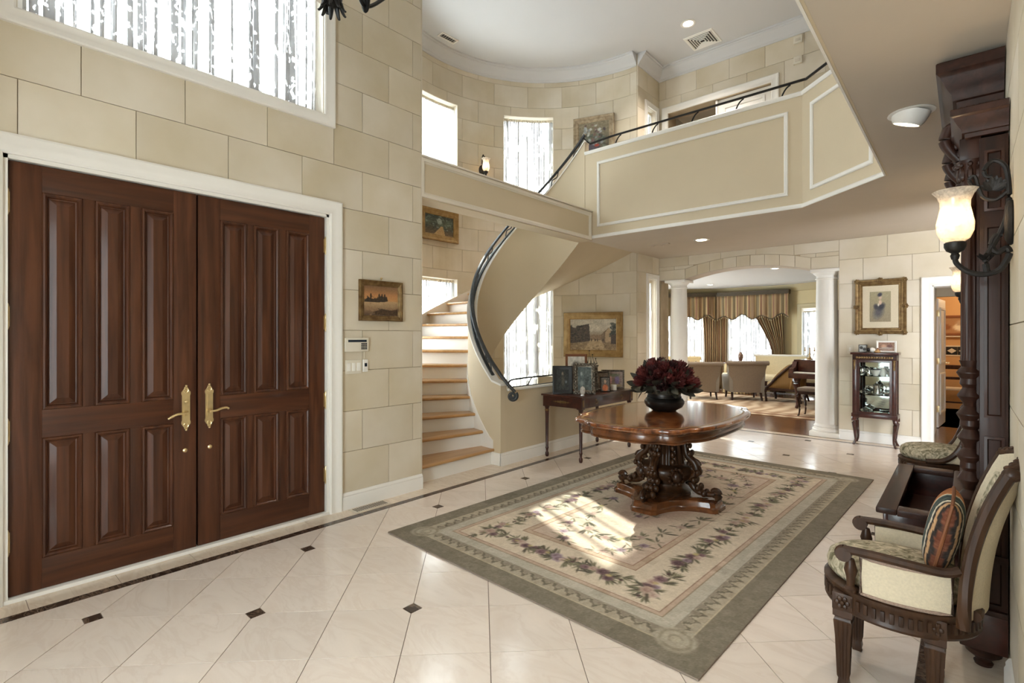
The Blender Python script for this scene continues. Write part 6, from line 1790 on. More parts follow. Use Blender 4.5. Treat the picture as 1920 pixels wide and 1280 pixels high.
for x_ in (vx0+.025, vx1-.025):
    for y_ in (vy0+.025, vy1-.025):
        mb = MB(); mb.box(x_-.025, x_+.025, y_-.025, y_+.025, ZV0, ZV1-.07, .003); ps_ = mb.build('post', 'mahogany', vt)
        if y_ < vy0+.1:
            mb = MB(); mb.box(x_-.010, x_+.010, y_-.030, y_-.024, ZV1-.20, ZV1-.085, .002); mb.box(x_-.014, x_+.014, y_-.031, y_-.024, ZV1-.085, ZV1-.07, .002); mb.build('gilt_mount', 'gold_leaf', ps_)
        sx_ = -1 if x_ < -.9 else 1; sy_ = -1 if y_ < 8.28 else 1
        mb = MB(); mb.tube(smooth_path([(x_, y_, ZV0+.0), (x_+sx_*.012, y_+sy_*.010, ZV0-.08), (x_+sx_*.0, y_, ZV0-.22), (x_-sx_*.006, y_, ZV0-.33), (x_+sx_*.012, y_+sy_*.006, ZV0-.388), (x_+sx_*.02, y_+sy_*.01, ZV0-.40)], 5), [.030, .031, .031, .030, .029, .027, .025, .023, .021, .019, .018, .017, .016, .015, .014, .013, .013, .013, .013, .014, .015, .015, .015, .015, .015, .014], 10); mb.build('leg', 'mahogany', vt)
mb = MB(); mb.frame(vx0+.05, vx1-.05, ZV0+.02, ZV1-.075, [(0, 0), (0, .006), (-.024, .008), (-.028, 0)], lambda u, v, d: (u, vy0+.012-d, v)); dr_ = mb.build('door', 'mahogany', vt)
mb = MB(); mb.box(vx0+.075, vx1-.075, vy0+.012, vy0+.015, ZV0+.045, ZV1-.10); mb.build('pane', 'pane_glass', dr_, smooth=0)
for x_ in (vx0+.012, vx1-.012):
    mb = MB(); mb.box(x_-.0015, x_+.0015, vy0+.05, vy1-.05, ZV0+.02, ZV1-.075); mb.build('pane', 'pane_glass', vt, smooth=0)
mb = MB(); mb.box(vx0+.03, vx1-.03, vy1-.012, vy1-.008, ZV0+.02, ZV1-.075); mb.build('mirror_back', 'mirror', vt, smooth=0)
mb = MB(); mb.box(vx0+.03, vx1-.03, vy0+.03, vy1-.014, ZV0+.02, ZV0+.024); mb.build('mirror_floor', 'mirror', vt, smooth=0)
SH = (ZV0+.024, ZV0+.27, ZV0+.52)
for z_ in SH[1:]:
    mb = MB(); mb.box(vx0+.03, vx1-.03, vy0+.03, vy1-.014, z_-.006, z_); mb.build('shelf', 'pane_glass', vt, smooth=0)
def ware(kind, label, x, z, mat, sc=1.0, y=None):
    t = thing({'pot': 'teapot', 'cup': 'teacup', 'bowl': 'covered_dish', 'jug': 'milk_jug', 'boat': 'sauce_boat', 'plate': 'small_plate', 'mug': 'tankard'}[kind], label, {'pot': 'teapot', 'cup': 'cup', 'bowl': 'dish', 'jug': 'jug', 'boat': 'sauce boat', 'plate': 'plate', 'mug': 'tankard'}[kind], (x, y or 8.24, z))
    t.scale = (sc, sc, sc)
    P = {'pot': [(0, 0), (.03, 0), (.034, .006), (.026, .012), (.045, .035), (.05, .055), (.042, .08), (.024, .092), (0, .094)],
         'cup': [(0, 0), (.018, 0), (.02, .006), (.034, .03), (.038, .05), (.036, .05), (.03, .03), (0, .01)],
         'jug': [(0, 0), (.024, 0), (.026, .005), (.034, .03), (.03, .06), (.022, .08), (.028, .095), (.025, .095), (.02, .08), (0, .02)],
         'mug': [(0, 0), (.04, 0), (.042, .008), (.036, .016), (.034, .10), (.038, .108), (.03, .12), (.01, .135), (.006, .15), (0, .152)],
         'bowl': [(0, 0), (.03, 0), (.032, .006), (.055, .02), (.062, .034), (.05, .046), (.025, .058), (.008, .064), (.009, .075), (0, .078)],
         'boat': [(0, 0), (.025, 0), (.028, .006), (.05, .02), (.055, .04), (.05, .04), (.04, .02), (0, .012)],
         'plate': [(0, 0), (.04, 0), (.075, .008), (.074, .010), (.04, .004), (0, .004)]}[kind]
    mb = MB(); mb.lathe(P, 16, sx=1.25 if kind == 'boat' else 1); mb.build('body', mat, t)
    if kind in ('pot',):
        mb = MB(); mb.tube(smooth_path([(-.045, 0, .045), (-.065, 0, .055), (-.075, 0, .085)], 4), [.010, .009, .008, .008, .007, .007, .006, .006, .006], 6); mb.build('spout', mat, t)
        mb = MB(); mb.ball((0, 0, .10), .009, 6, 5); mb.build('lid_knob', mat, t)
    if kind in ('pot', 'cup', 'jug', 'mug', 'boat'):
        hx, hz, hr = {'pot': (.05, .055, .026), 'cup': (.037, .03, .014), 'jug': (.032, .055, .022), 'mug': (.036, .06, .030), 'boat': (.066, .035, .016)}[kind]
        mb = MB(); mb.tube([(hx+hr*.9*math.cos(a), 0, hz+hr*math.sin(a)) for a in np.linspace(-PI*.55, PI*.55, 9)], .0045, 6); mb.build('handle', mat, t)
    return t
ware('pot', 'leftmost silver teapot on the top shelf of the glass cabinet', -1.045, SH[2], 'silverware', 1.15)
ware('jug', 'silver jug beside the teapot on the top cabinet shelf', -.965, SH[2], 'silverware', 1.0)
ware('cup', 'pale cup in the middle of the top cabinet shelf', -.885, SH[2], 'china', 1.5)
ware('jug', 'patterned china jug on the top cabinet shelf', -.805, SH[2], 'china', 1.2)
ware('cup', 'small china cup at the right end of the top cabinet shelf', -.735, SH[2], 'china', 1.1)
ware('bowl', 'covered silver dish on the middle cabinet shelf', -1.0, SH[1], 'silverware', 1.1)
ware('mug', 'tall silver tankard on the middle cabinet shelf', -.875, SH[1], 'silverware', 1.15)
ware('boat', 'silver sauce boat at the right of the middle cabinet shelf', -.755, SH[1], 'silverware', 1.1)
ware('bowl', 'round lidded silver dish on the cabinet floor', -.99, SH[0]+.001, 'silverware', 1.1)
ware('plate', 'small silver tray on the cabinet floor', -.80, SH[0]+.001, 'silverware', 1.1)
zt = ZV1+.028
photo('white_photo_frame', 'white photo frame with a colour snapshot on top of the glass cabinet', -.775, 8.27, 0, .215, .155, R(9), 'plastic_white', .022, port('#8a6a58', [(.35, .5, .2, .3, 0, '#c49a80', .9, .4), (.7, .5, .2, .3, 0, '#6d4a44', .9, .4), (.5, .3, .5, .2, 0, '#b0a8a0', .7, .4)]), z=zt)
photo('black_white_photo', 'small black and white picture on top of the glass cabinet', -1.03, 8.27, 0, .095, .10, R(6), 'black', .006, port('#b8bab8', [(.3, .6, .25, .25, 0, '#2c2c2c', .9, .3), (.7, .4, .25, .25, 0, '#3c3c3c', .9, .3)]), z=zt)
og = thing('camera_ornament', 'white and black round ornament on top of the glass cabinet', 'ornament', (-.945, 8.26, zt))
mb = MB(); mb.ball((.02, 0, .032), (.036, .03, .032), 14, 10); mb.build('body', 'plastic_white', og)
mb = MB(); mb.ball((-.02, -.012, .034), (.020, .022, .026), 12, 8); mb.build('dark_face', 'black', og)
ob = thing('clay_ornament', 'little tan clay figure on top of the glass cabinet', 'ornament', (-.868, 8.26, zt))
mb = MB(); mb.lathe([(0, 0), (.032, 0), (.036, .012), (.026, .024), (.012, .03), (.014, .04), (0, .048)], 14); mb.build('body', 'orange_wall', ob)
mb = MB(); mb.ball((0, 0, .05), .010, 8, 6); mb.build('head', 'red_brown', ob)

# ================================================================== SALON CHAIRS
def salon_chair(label, loc, rz, arms=True):
    """oval-seated armchair; local: faces -X, back towards +X, origin on the floor under the seat centre"""
    t = thing('salon_chair', label, 'chair', loc, rz, 'matching tapestry chairs along the right wall')
    rx, ry = .255, .24
    def oval(s_, z): return [(rx*s_*math.cos(a), ry*s_*math.sin(a), z) for a in np.linspace(0, 2*PI, 65)[:-1]]
    mb = MB(); mb.loft([oval(.80, .325), oval(1.0, .325), oval(1.02, .335), oval(1.0, .345), oval(1.0, .395), oval(1.03, .405), oval(1.03, .418), oval(.98, .424), oval(.8, .424)]); fr = mb.build('seat_frame', 'chair_wood', t, smooth=40)
    fl = MB()
    for k in range(56):
        a = 2*PI*k/56; x, y = rx*1.004*math.cos(a), ry*1.004*math.sin(a)
        fl.t = Matrix.Translation((x, y, .370)) @ Matrix.Rotation(a, 4, 'Z'); fl.cbox((0, 0, 0), (.012, .015, .040), .003)
    o = fl.build('fluting', 'chair_wood', fr); o['kind'] = 'stuff'
    # cushion
    mb = MB(); mb.loft([[(x-.012, y*.86, z) for x, y, z in oval(s_, z_)] for s_, z_ in ((.86, .424), (.93, .445), (.945, .475), (.91, .505), (.79, .527), (.53, .540), (.25, .544), (.001, .545))], True, True, False); mb.build('seat_cushion', 'tapestry', t, smooth=60)
    for (lx, ly) in ((-.165, -.175), (-.165, .175), (.125, -.170), (.125, .170)):
        rings = []
        for z, h in [(0, .016), (.02, .020), (.045, .017), (.055, .021), (.22, .027), (.285, .032), (.29, .028), (.30, .028), (.305, .034), (.33, .034)]:
            rg = []
            for i in range(64):
                q = i/64*4; s_ = int(q); f = q-s_
                e_ = h-(.005*abs(math.sin(f*PI*4)) if .05 < z < .285 else 0)
                c_ = [(-1+2*f, -1), (1, -1+2*f), (1-2*f, 1), (-1, 1-2*f)][s_]
                rg.append((lx+c_[0]*e_, ly+c_[1]*e_, z))
            rings.append(rg)
        mb = MB(); mb.loft(rings); lg = mb.build('leg', 'chair_wood', t, smooth=40)
        sx_ = 1 if lx > 0 else -1; sy_ = 1 if ly > 0 else -1
        mb = MB(); bxx, byy = lx*1.03, ly*1.06
        mb.box(lx-.036, lx+.036, ly-.036, ly+.036, .33, .40, .004)
        for k in range(6): a = 2*PI*k/6; mb.ball((lx+.018*math.cos(a), ly+sy_*.037, .365+.018*math.sin(a)), (.010, .005, .010), 6, 5)
        mb.ball((lx, ly+sy_*.038, .365), (.009, .007, .009), 8, 6)
        mb.build('rosette_block', 'chair_wood', lg)
    # arms: rail, front post, upholstered side panel with braid
    if not arms:
        for s_ in (-1, 1):      # gondola sides: a rail sweeping up from the seat to the back
            pth = smooth_path([(-.08, s_*.228, .435), (.03, s_*.236, .455), (.11, s_*.225, .53), (.165, s_*.212, .66), (.22, s_*.205, .82), (.29, s_*.2, .93)], 6)
            mb = MB(); mb.tube(pth, .021, 8); mb.build('side_rail', 'chair_wood', t)
            n_ = len(pth)
            mb = MB(); mb.slab(lambda u, v, q: (pth[int(u*(n_-1))][0]+(.235-pth[int(u*(n_-1))][0])*v, pth[int(u*(n_-1))][1]-s_*(.004+.016*q), pth[int(u*(n_-1))][2]*(1-v)+max(.435, pth[int(u*(n_-1))][2]-.0)*v), n_-1, 2); mb.build('side_panel', 'cream_fabric', t, smooth=0)
    for s_ in ((-1, 1) if arms else ()):
        ys = s_*.222
        path = smooth_path([(-.155, ys, .588), (-.06, ys*1.02, .592), (.06, ys*1.02, .588), (.15, ys*.98, .585), (.195, ys*.92, .60)], 6)
        mb = MB(); mb.tube(path, .017, 8, sx=1.25); ar = mb.build('arm', 'chair_wood', t)
        mb = MB(); mb.tube(spiral((-.158, ys, .570), .024, .006, PI/2, PI/2+2.6*PI, 20, ((1, 0, 0), (0, 0, 1))), .013, 7, up=(0, 1, 0)); mb.lathe([(0, -.021), (.028, -.021), (.028, .021), (0, .021)], 18)
        n0 = len(mb.v)-18*4
        mb.v[n0:] = [(-.158+v[0], ys+v[2], .572+v[1]) for v in mb.v[n0:]]
        mb.build('arm_scroll', 'chair_wood', ar)
        mb = MB(); mb.lathe([(0, .424), (.022, .424), (.024, .436), (.014, .448), (.016, .48), (.024, .51), (.018, .535), (.013, .555), (0, .56)], 12, (-.135, ys*.98, 0)); mb.build('arm_post', 'chair_wood', ar)
        mb = MB(); mb.slab(lambda u, v, q: (-.10+.275*u, s_*(.238*math.sqrt(1-((-.10+.275*u)/.30)**2)-.018*q), .426+(.575-.426)*v), 12, 3); pn_ = mb.build('side_panel', 'cream_fabric', t, smooth=0)
        for q in (1,):
            mb = MB(); yb = lambda u: s_*(.238*math.sqrt(1-((-.10+.275*u)/.30)**2)+.002)
            P0 = [(-.10+.275*u, yb(u), .430) for u in np.linspace(0, 1, 9)]+[(-.10+.275*u, yb(u), .572) for u in np.linspace(1, 0, 9)]
            mb.tube(P0+P0[:1], .006, 6)
            mb.build('braid', 'braid', pn_)
    # curved back: two swept stiles, carved crest, upholstery front and rear
    def bx(v):   # back profile: x offset and z from seat to crest
        z = .43+.54*v; x = .205+.02*v+.10*v**2.4
        return x, z
    def bk(u, v, q):
        x, z = bx(v); y = (u-.5)*2*(.205-.012*v); c_ = .055*(1-(2*u-1)**2)
        z2 = z+(.035*(1-(2*u-1)**2) if v > .8 else 0)*((v-.8)/.2 if v > .8 else 0)
        return (x+c_-.016+.034*q, y, z2)
    mb = MB(); mb.slab(bk, 14, 12); mb.build('back_upholstery', 'cream_fabric', t, smooth=60)
    mb = MB(); mb.slab(lambda u, v, q: tuple(Vector(bk(.10+.80*u, .06+.82*v, 0))-Vector((.012*q*math.sin(PI*u)*math.sin(PI*v)+.001, 0, 0))), 10, 8); mb.build('back_cushion', 'tapestry', t, smooth=60)
    for s_ in (-1, 1):
        pts = [];
        for v in np.linspace(-.05, 1.0, 16):
            x, z = bx(max(v, 0)); pts.append((x+(0 if v >= 0 else 0), s_*(.215-.012*v), z if v >= 0 else .40))
        mb = MB(); mb.tube(pts, .021, 8, sx=1.05); mb.ball((pts[-1][0]+.005, pts[-1][1], pts[-1][2]), (.028, .024, .024), 10, 8); mb.build('back_stile', 'chair_wood', t)
    pts = [tuple(Vector(bk(u, 1.0, .5))+Vector((.004, 0, .008))) for u in np.linspace(0, 1, 15)]
    mb = MB(); mb.tube(pts, .022, 8)
    for i, p in enumerate(pts):
        mb.ball((p[0]-.006, p[1], p[2]+.012), (.016, .013, .011), 6, 5)
    mb.build('crest_rail', 'chair_wood', t, smooth=50)
    mb = MB(); mb.tube([((.215+.03*math.cos(a*.5)), .19*math.sin(a), .445) for a in np.linspace(-PI/2, PI/2, 13)], .020, 8); mb.build('back_rail', 'chair_wood', t)
    return t
salon_chair('carved armchair with tapestry seat and a striped pillow, nearest the viewer', (-.21, 2.66, 0), 0)
salon_chair('carved side chair with tapestry seat and sweeping sides beyond the hall tree box', (-.175, 5.55, 0), R(4), False)
# flame-stitch pillow
pl_ = thing('flame_pillow', 'small pillow with orange, teal and brown zigzag stripes on the near chair', 'pillow', (-.21, 2.66, 0))
rs = Ras(60, 50, '#6d4a34')
cols = ['#b5713c', '#d6cdb8', '#33403f', '#4a5650', '#8a5a38', '#2c2420', '#c29a70', '#6a3c28']
wv_ = rs.X+.06*np.abs(((rs.Y*3) % 1)-.5)
for k in range(24): rs.mask(((wv_*22).astype(int) % 24 == k).astype(float), cols[[7, 5, 6, 5, 1, 2, 3, 2, 2, 3, 1, 0, 0, 4, 0, 0, 7, 0, 0, 4, 0, 0, 0, 0][k]])
rs.noise(.03)
def pil(u, v, q):
    a, b = u*2-1, v*2-1
    w_ = (1-abs(a)**3.0)*(1-abs(b)**3.0)
    th_ = .055*max(0, w_)**.5
    x = (th_ if q else -th_)
    p = Vector((x, a*.165*(1-.06*b*b), b*.15*(1-.06*a*a)))
    p = Matrix.Rotation(R(12), 3, 'Y') @ p
    return (p.x+.145, p.y+.005, p.z+.680)
w, h = rs.w, rs.h
vs, fs, cl = [], [], []
for q in (0, 1):
    o0 = len(vs)
    for j in range(h):
        for i in range(w): vs.append(pil(i/(w-1), j/(h-1), q))
    fs += [(o0+j*w+i, o0+j*w+i+1, o0+(j+1)*w+i+1, o0+(j+1)*w+i) for j in range(h-1) for i in range(w-1)]
    cl.append(rs.a)
me = bpy.data.meshes.new('pillow_cover'); me.from_pydata(vs, [], fs); me.shade_smooth(); me.materials.append(MATS['rug_wool']); write_cols(me, np.concatenate(cl, 0))
o = bpy.data.objects.new('pillow_cover', me); C.objects.link(o); o.parent = pl_
mb = MB(); edge = [pil(i/20, 0, 0) for i in range(21)]+[pil(1, i/20, 0) for i in range(21)]+[pil(1-i/20, 1, 0) for i in range(21)]+[pil(0, 1-i/20, 0) for i in range(21)]
mb.tube(edge, .006, 6); mb.build('piping', 'red_brown', pl_)

# ================================================================== CARVED HALL TREE
ht = thing('hall_tree', 'towering carved dark wood hall tree against the right wall', 'hall tree')
HX = XR-.004        # back plane
WY0, WY1, CYa, CYb = 2.985, 5.10, 3.33, 4.76
def part(nm, mat, *boxes, b=.004):
    mb = MB()
    for bb in boxes: mb.box(*bb, b)
    return mb.build(nm, mat, ht)
part('back_panel', 'dark_wood', (HX-.03, HX, CYa, CYb, .12, 2.62))
part('wing_panel', 'dark_wood', (.045, HX, WY0, CYa-.002, .20, 2.30)); part('wing_panel', 'dark_wood', (.045, HX, CYb+.002, WY1, .20, 2.30))
# panel mouldings on the near wing's side
for z0, z1 in ((.30, 1.02), (1.10, 1.92), (1.98, 2.24)):
    mb = MB(); mb.frame(.060, HX-.012, z0, z1, [(0, 0), (0, .008), (-.010, .010), (-.014, .003), (-.014, 0)], lambda u, v, d: (u, WY0-d, v)); mb.build('panel_molding', 'dark_wood', ht)
for y0, y1 in ((WY0+.04, CYa-.04), (CYb+.04, WY1-.04)):
    for z0, z1 in ((.35, 1.0), (1.08, 2.2)):
        mb = MB(); mb.frame(y0, y1, z0, z1, [(0, 0), (0, .008), (-.012, .010), (-.016, .003), (-.016, 0)], lambda u, v, d: (.045-d, u, v)); mb.build('panel_molding', 'dark_wood', ht)
mb = MB(); mb.frame(CYa+.12, CYb-.12, 1.0, 2.15, [(0, 0), (0, .02), (.02, .03), (.05, .026), (.08, .012), (.08, 0)], lambda u, v, d: (HX-.03-d, u, v)); mb.build('mirror_frame', 'dark_wood_y', ht)
mb = MB(); mb.box(HX-.034, HX-.03, CYa+.12, CYb-.12, 1.0, 2.15); mb.build('mirror', 'mirror', ht, smooth=0)
# cornices: stepped profiles swept round three sides
def cornice(nm, y0, y1, xf, prof, parent=ht):
    pts = [(HX, y0), (xf, y0), (xf, y1), (HX, y1)]
    rows = [offs(pts, o) for o, z in prof]   # outwards
    rings = [[(rows[j][i][0], rows[j][i][1], prof[j][1]) for j in range(len(prof))] for i in range(4)]
    mb = MB(); mb.loft(rings, True, True, True); return mb.build(nm, 'dark_wood_y', parent, smooth=30)
def cprof(z0, z1, o):
    h = z1-z0
    return [(-.012, z0), (o*.10, z0), (o*.14, z0+h*.14), (o*.30, z0+h*.16), (o*.34, z0+h*.30), (o*.50, z0+h*.40), (o*.72, z0+h*.58), (o*.80, z0+h*.66), (o*.84, z0+h*.70), (o*1.0, z0+h*.76), (o*1.0, z0+h*.97), (o*.95, z1), (-.012, z1)]
cornice('centre_cornice', CYa, CYb, -.02, [(o, z) for o, z in cprof(2.56, 2.775, .088)])
part('centre_frieze', 'dark_wood_y', (-.025, HX, CYa-.005, CYb+.005, 2.33, 2.58))
part('cornice_top', 'dark_wood_y', (-.03, HX, CYa, CYb, 2.70, 2.772))
cornice('wing_cornice', WY0, CYa-.01, .005, [(o, z) for o, z in cprof(2.31, 2.43, .055)]); cornice('wing_cornice', CYb+.01, WY1, .005, [(o, z) for o, z in cprof(2.31, 2.43, .055)])
part('wing_top', 'dark_wood_y', (.0, HX, WY0, CYa, 2.38, 2.428)); part('wing_top', 'dark_wood_y', (.0, HX, CYb, WY1, 2.38, 2.428))
d0_ = None
for k in range(44):   # dentils under the centre cornice
    y_ = CYa+.01+(CYb-CYa-.02)*k/43
    if d0_ is None: mb = MB(); mb.box(-.012, .0, -.010, .010, -.014, .014, .002); d0_ = mb.build('dentil', 'dark_wood', ht, loc=(-.03, y_, 2.545))
    else: meshdup(d0_, ht, (-.03, y_, 2.545))
for k in range(7):
    x_ = -.015+.022*k; mb = MB(); mb.box(x_-.006, x_+.006, CYa-.020, CYa-.004, 2.53, 2.56, .002); mb.build('dentil', 'dark_wood', ht)
def scroll_bracket(y_, z_):
    mb = MB(); pl = ((1, 0, 0), (0, 0, 1))
    mb.tube(smooth_path([(-.06, y_, z_+.02), (-.075, y_, z_-.04), (-.05, y_, z_-.10), (-.02, y_, z_-.15), (-.03, y_, z_-.20), (.0, y_, z_-.25)], 6), [.030-.016*i/30 for i in range(31)], 8)
    mb.tube(spiral((-.045, y_, z_+.0), .040, .008, 0, 3.2*PI, 24, pl), .016, 7)
    mb.tube(spiral((-.012, y_, z_-.17), .028, .006, PI, PI+3*PI, 22, pl), .012, 7)
    for k in range(5):
        for s_ in (-1, 1): mb.ball((-.045+.012*k, y_+s_*.018, z_-.03-.045*k), (.014, .012, .022), 6, 5)
    return mb.build('scroll_bracket', 'dark_wood', ht, smooth=50)
for y_ in (CYa+.03, CYa+.50, CYb-.50, CYb-.03): scroll_bracket(y_, 2.46)
for y_ in (CYa+.25, (CYa+CYb)/2, CYb-.25):
    mb = MB()
    for k in range(8): a = 2*PI*k/8; mb.ball((-.03, y_+.05*math.cos(a), 2.45+.05*math.sin(a)), (.012, .022, .022), 6, 5)
    mb.ball((-.036, y_, 2.45), (.018, .03, .03), 8, 6); mb.build('carved_rosette', 'dark_wood', ht, smooth=50)
# turned columns
def turned(y_, x_=.016, nm='turned_column'):
    mb = MB(); mb.box(x_-.036, x_+.036, y_-.036, y_+.036, 2.225, 2.32, .004)
    cap = mb.build('entablature_block', 'dark_wood', ht)
    mb = MB(); mb.lathe([(0, 2.225), (.045, 2.225), (.045, 2.21), (.036, 2.20), (.040, 2.17), (.030, 2.13), (.027, 2.11), (.034, 2.10), (.034, 2.085), (.027, 2.075), (.028, 2.05), (.036, 2.04), (.036, 2.02), (.026, 2.01), (0, 2.01)][::-1], 20, (x_, y_, 0))
    for k in range(8): a = 2*PI*k/8; mb.ball((x_+.036*math.cos(a), y_+.036*math.sin(a), 2.165), (.012, .012, .034), 6, 5); mb.ball((x_+.042*math.cos(a), y_+.042*math.sin(a), 2.205), (.010, .010, .012), 6, 5)
    mb.build('capital', 'dark_wood', ht, smooth=50)
    mb = MB(); rings = []
    for z, r, f in [(1.34, .034, .0), (1.36, .033, .003), (1.7, .032, .003), (1.95, .029, .003), (2.0, .029, 0), (2.01, .029, 0)]:
        rings.append([((r-f*abs(math.sin(a*6)))*math.cos(a)+x_, (r-f*abs(math.sin(a*6)))*math.sin(a)+y_, z) for a in np.linspace(0, 2*PI, 49)[:-1]])
    mb.loft(rings); mb.build('shaft', 'dark_wood', ht, smooth=50)
    pr = [(0, .52)]
    z = .52
    for k in range(44):
        r = [.034, .047, .047, .030, .022, .026, .045, .043, .025, .036][k % 10]; pr.append((r, z)); z += [.03, .006, .03, .012, .02, .035, .008, .04, .02, .03][k % 10]*.80
    pr += [(.038, 1.34), (0, 1.34)]
    mb = MB(); mb.lathe(pr, 20, (x_, y_, 0)); mb.build('turned_base', 'dark_wood', ht, smooth=22)
turned(3.055); turned(WY1-.055); turned(CYa+.035, .03, 'inner_column'); turned(CYb-.035, .03, 'inner_column')
# base plinth, box seat with an open well, feet
part('plinth', 'mahogany', (-.02, HX, WY0-.01, WY1+.01, .10, .26), b=.008)
part('plinth_molding', 'dark_wood_y', (-.03, HX, WY0-.02, WY1+.02, .26, .285), b=.008)
part('wing_shelf', 'dark_wood_y', (-.03, HX, WY0-.015, CYa+.12, .485, .52), b=.006); part('wing_shelf', 'dark_wood_y', (-.03, HX, CYb-.12, WY1+.015, .485, .52), b=.006)
part('wing_post', 'dark_wood', (-.012, .045, WY0, WY0+.06, .285, .485)); part('wing_post', 'dark_wood', (-.012, .045, WY1-.06, WY1, .285, .485))
part('ledge', 'dark_wood_y', (.0, HX, CYa, CYb, .93, .96), b=.006)
BX0, BY0, BY1, BZ = -.375, 3.48, 4.78, .50
part('box_front', 'mahogany', (BX0+.03, BX0+.055, BY0+.03, BY1-.03, .10, BZ-.03))
part('box_side', 'mahogany', (BX0+.05, -.02, BY0+.03, BY0+.055, .10, BZ-.03)); part('box_side', 'mahogany', (BX0+.05, -.02, BY1-.055, BY1-.03, .10, BZ-.03))
part('box_floor', 'dark_wood', (BX0+.05, .0, BY0+.05, BY1-.05, .28, .30))
part('box_back', 'mahogany', (-.02, .0, BY0+.03, BY1-.03, .30, BZ-.03))
for bb in ((BX0, BX0+.095, BY0, BY1), (-.06, .02, BY0+.0, BY1), ):
    part('box_rim', 'dark_wood_y', (bb[0], bb[1], bb[2], bb[3], BZ-.035, BZ), b=.010)
for y0, y1 in ((BY0, BY0+.10), (BY1-.10, BY1)):
    part('box_rim', 'dark_wood_y', (BX0+.095, -.06, y0, y1, BZ-.035, BZ), b=.006)
for x_, y_ in ((.06, WY0+.09), (.06, WY1-.09), (BX0+.08, BY0+.08), (BX0+.08, BY1-.08), (.06, 4.05)):
    mb = MB(); mb.lathe([(0, 0), (.03, 0), (.034, .012), (.026, .02), (.03, .03), (.062, .055), (.066, .075), (.05, .096), (.03, .10), (0, .10)], 18, (x_, y_, 0)); mb.build('bun_foot', 'dark_wood', ht)
for y_ in (CYa+.06, CYb-.06):
    mb = MB(); mb.tube(smooth_path([(HX-.03, y_, 1.75), (.03, y_, 1.74), (.0, y_, 1.78), (.01, y_, 1.82)], 5), .008, 6); mb.ball((.01, y_, 1.83), .014, 8, 6); mb.build('coat_hook', 'brass', ht)

# ================================================================== SCONCES
def sconce(label, loc, rz, lit=4.5, scale=1.0, name='wall_sconce'):
    """iron bracket lamp; local: wall plane at x=0, lamp out towards -X"""
    t = thing(name, label, 'wall lamp', loc, rz); t.scale = (scale,)*3
    mb = MB(); mb.lathe([(0, 0), (.066, 0), (.070, .006), (.064, .016), (.050, .024), (0, .028)], 28, sy=1.0)
    mb.v = [(-v[2], v[0]*.85, v[1]*1.30) for v in mb.v]; mb.build('back_plate', 'iron', t)
    mb = MB(); mb.ball((-.034, 0, -.035), .008, 8, 6); mb.build('screw', 'iron', t)
    XZ = ((1, 0, 0), (0, 0, 1))
    low = smooth_path([(-.030, 0, -.045), (-.052, 0, -.05), (-.062, 0, -.085), (-.045, 0, -.115), (-.018, 0, -.10), (-.012, 0, -.13), (-.04, 0, -.185), (-.09, 0, -.198), (-.135, 0, -.182), (-.165, 0, -.150), (-.172, 0, -.128)], 6)
    mb = MB(); mb.tube(low, [.009+.002*math.sin(i/len(low)*PI) for i in range(len(low))], 8); mb.build('lower_arm', 'iron', t)
    up = smooth_path([(-.075, 0, -.19), (-.078, 0, -.14), (-.06, 0, -.09), (-.03, 0, -.02), (-.014, 0, .05), (-.012, 0, .14), (-.022, 0, .22), (-.055, 0, .252), (-.082, 0, .225), (-.078, 0, .195), (-.06, 0, .19)], 6)
    mb = MB(); mb.tube(up, [.011-.004*i/len(up) for i in range(len(up))], 8); mb.build('upper_arm', 'iron', t)
    ring = smooth_path([(-.018, 0, .12), (-.05, 0, .095), (-.085, 0, .11), (-.10, 0, .15), (-.112, 0, .20), (-.128, 0, .19), (-.118, 0, .165), (-.098, 0, .16)], 6)
    mb = MB(); mb.tube(ring, .0075, 7); mb.build('scroll', 'iron', t)
    lf = MB()
    for k in range(9):
        a = -1.2+2.4*k/8; L_ = .055-.012*abs(k-4)/4
        lf.t = Matrix.Translation((-.058, 0, .135)) @ Matrix.Rotation(a+.2, 4, 'Y') @ Matrix.Rotation(.25*(k % 2)-.12, 4, 'X')
        lm = leaf_mesh(L_, .012, .2); lf.add(lm.v, lm.f)
    o = lf.build('leaf_cluster', 'iron', t, smooth=60, recalc=False); o['kind'] = 'stuff'
    lf = MB()
    for k in range(10):
        lf.t = Matrix.Translation((-.078, 0, -.15)) @ Matrix.Rotation(2*PI*k/10, 4, 'Z') @ Matrix.Rotation(.5, 4, 'X')
        lm = leaf_mesh(.045, .012, .3); lf.add(lm.v, lm.f)
    o = lf.build('leaf_collar', 'iron', t, smooth=60, recalc=False); o['kind'] = 'stuff'
    cx_ = -.172
    mb = MB(); mb.lathe([(0, -.130), (.012, -.130), (.016, -.115), (.012, -.105), (.028, -.095), (.036, -.078), (.036, -.062), (.030, -.058), (0, -.058)], 18, (cx_, 0, 0)); mb.build('cup', 'iron', t)
    mb = MB(); mb.lathe([(.028, -.060), (.048, -.045), (.060, -.015), (.062, .02), (.055, .055), (.049, .085), (.050, .11), (.060, .135), (.075, .153), (.073, .154), (.058, .135), (.047, .11), (.046, .085), (.052, .055), (.059, .02), (.057, -.015), (.045, -.042), (.028, -.057)], 32, (cx_, 0, 0)); mb.build('glass_shade', 'seed_glass', t)
    mb = MB(); mb.lathe([(0, -.058), (.018, -.058), (.018, .01), (0, .01)], 14, (cx_, 0, 0)); cd = mb.build('candle_sleeve', 'plastic_ivory', t)
    mb = MB(); mb.lathe([(0, .008), (.009, .01), (.015, .028), (.014, .045), (.006, .065), (0, .074)], 12, (cx_, 0, 0)); mb.build('bulb', 'bulb_warm', t)
    if lit: point('lamp', (cx_, 0, .04), lit, (1, .74, .46), .018, t)
    return t
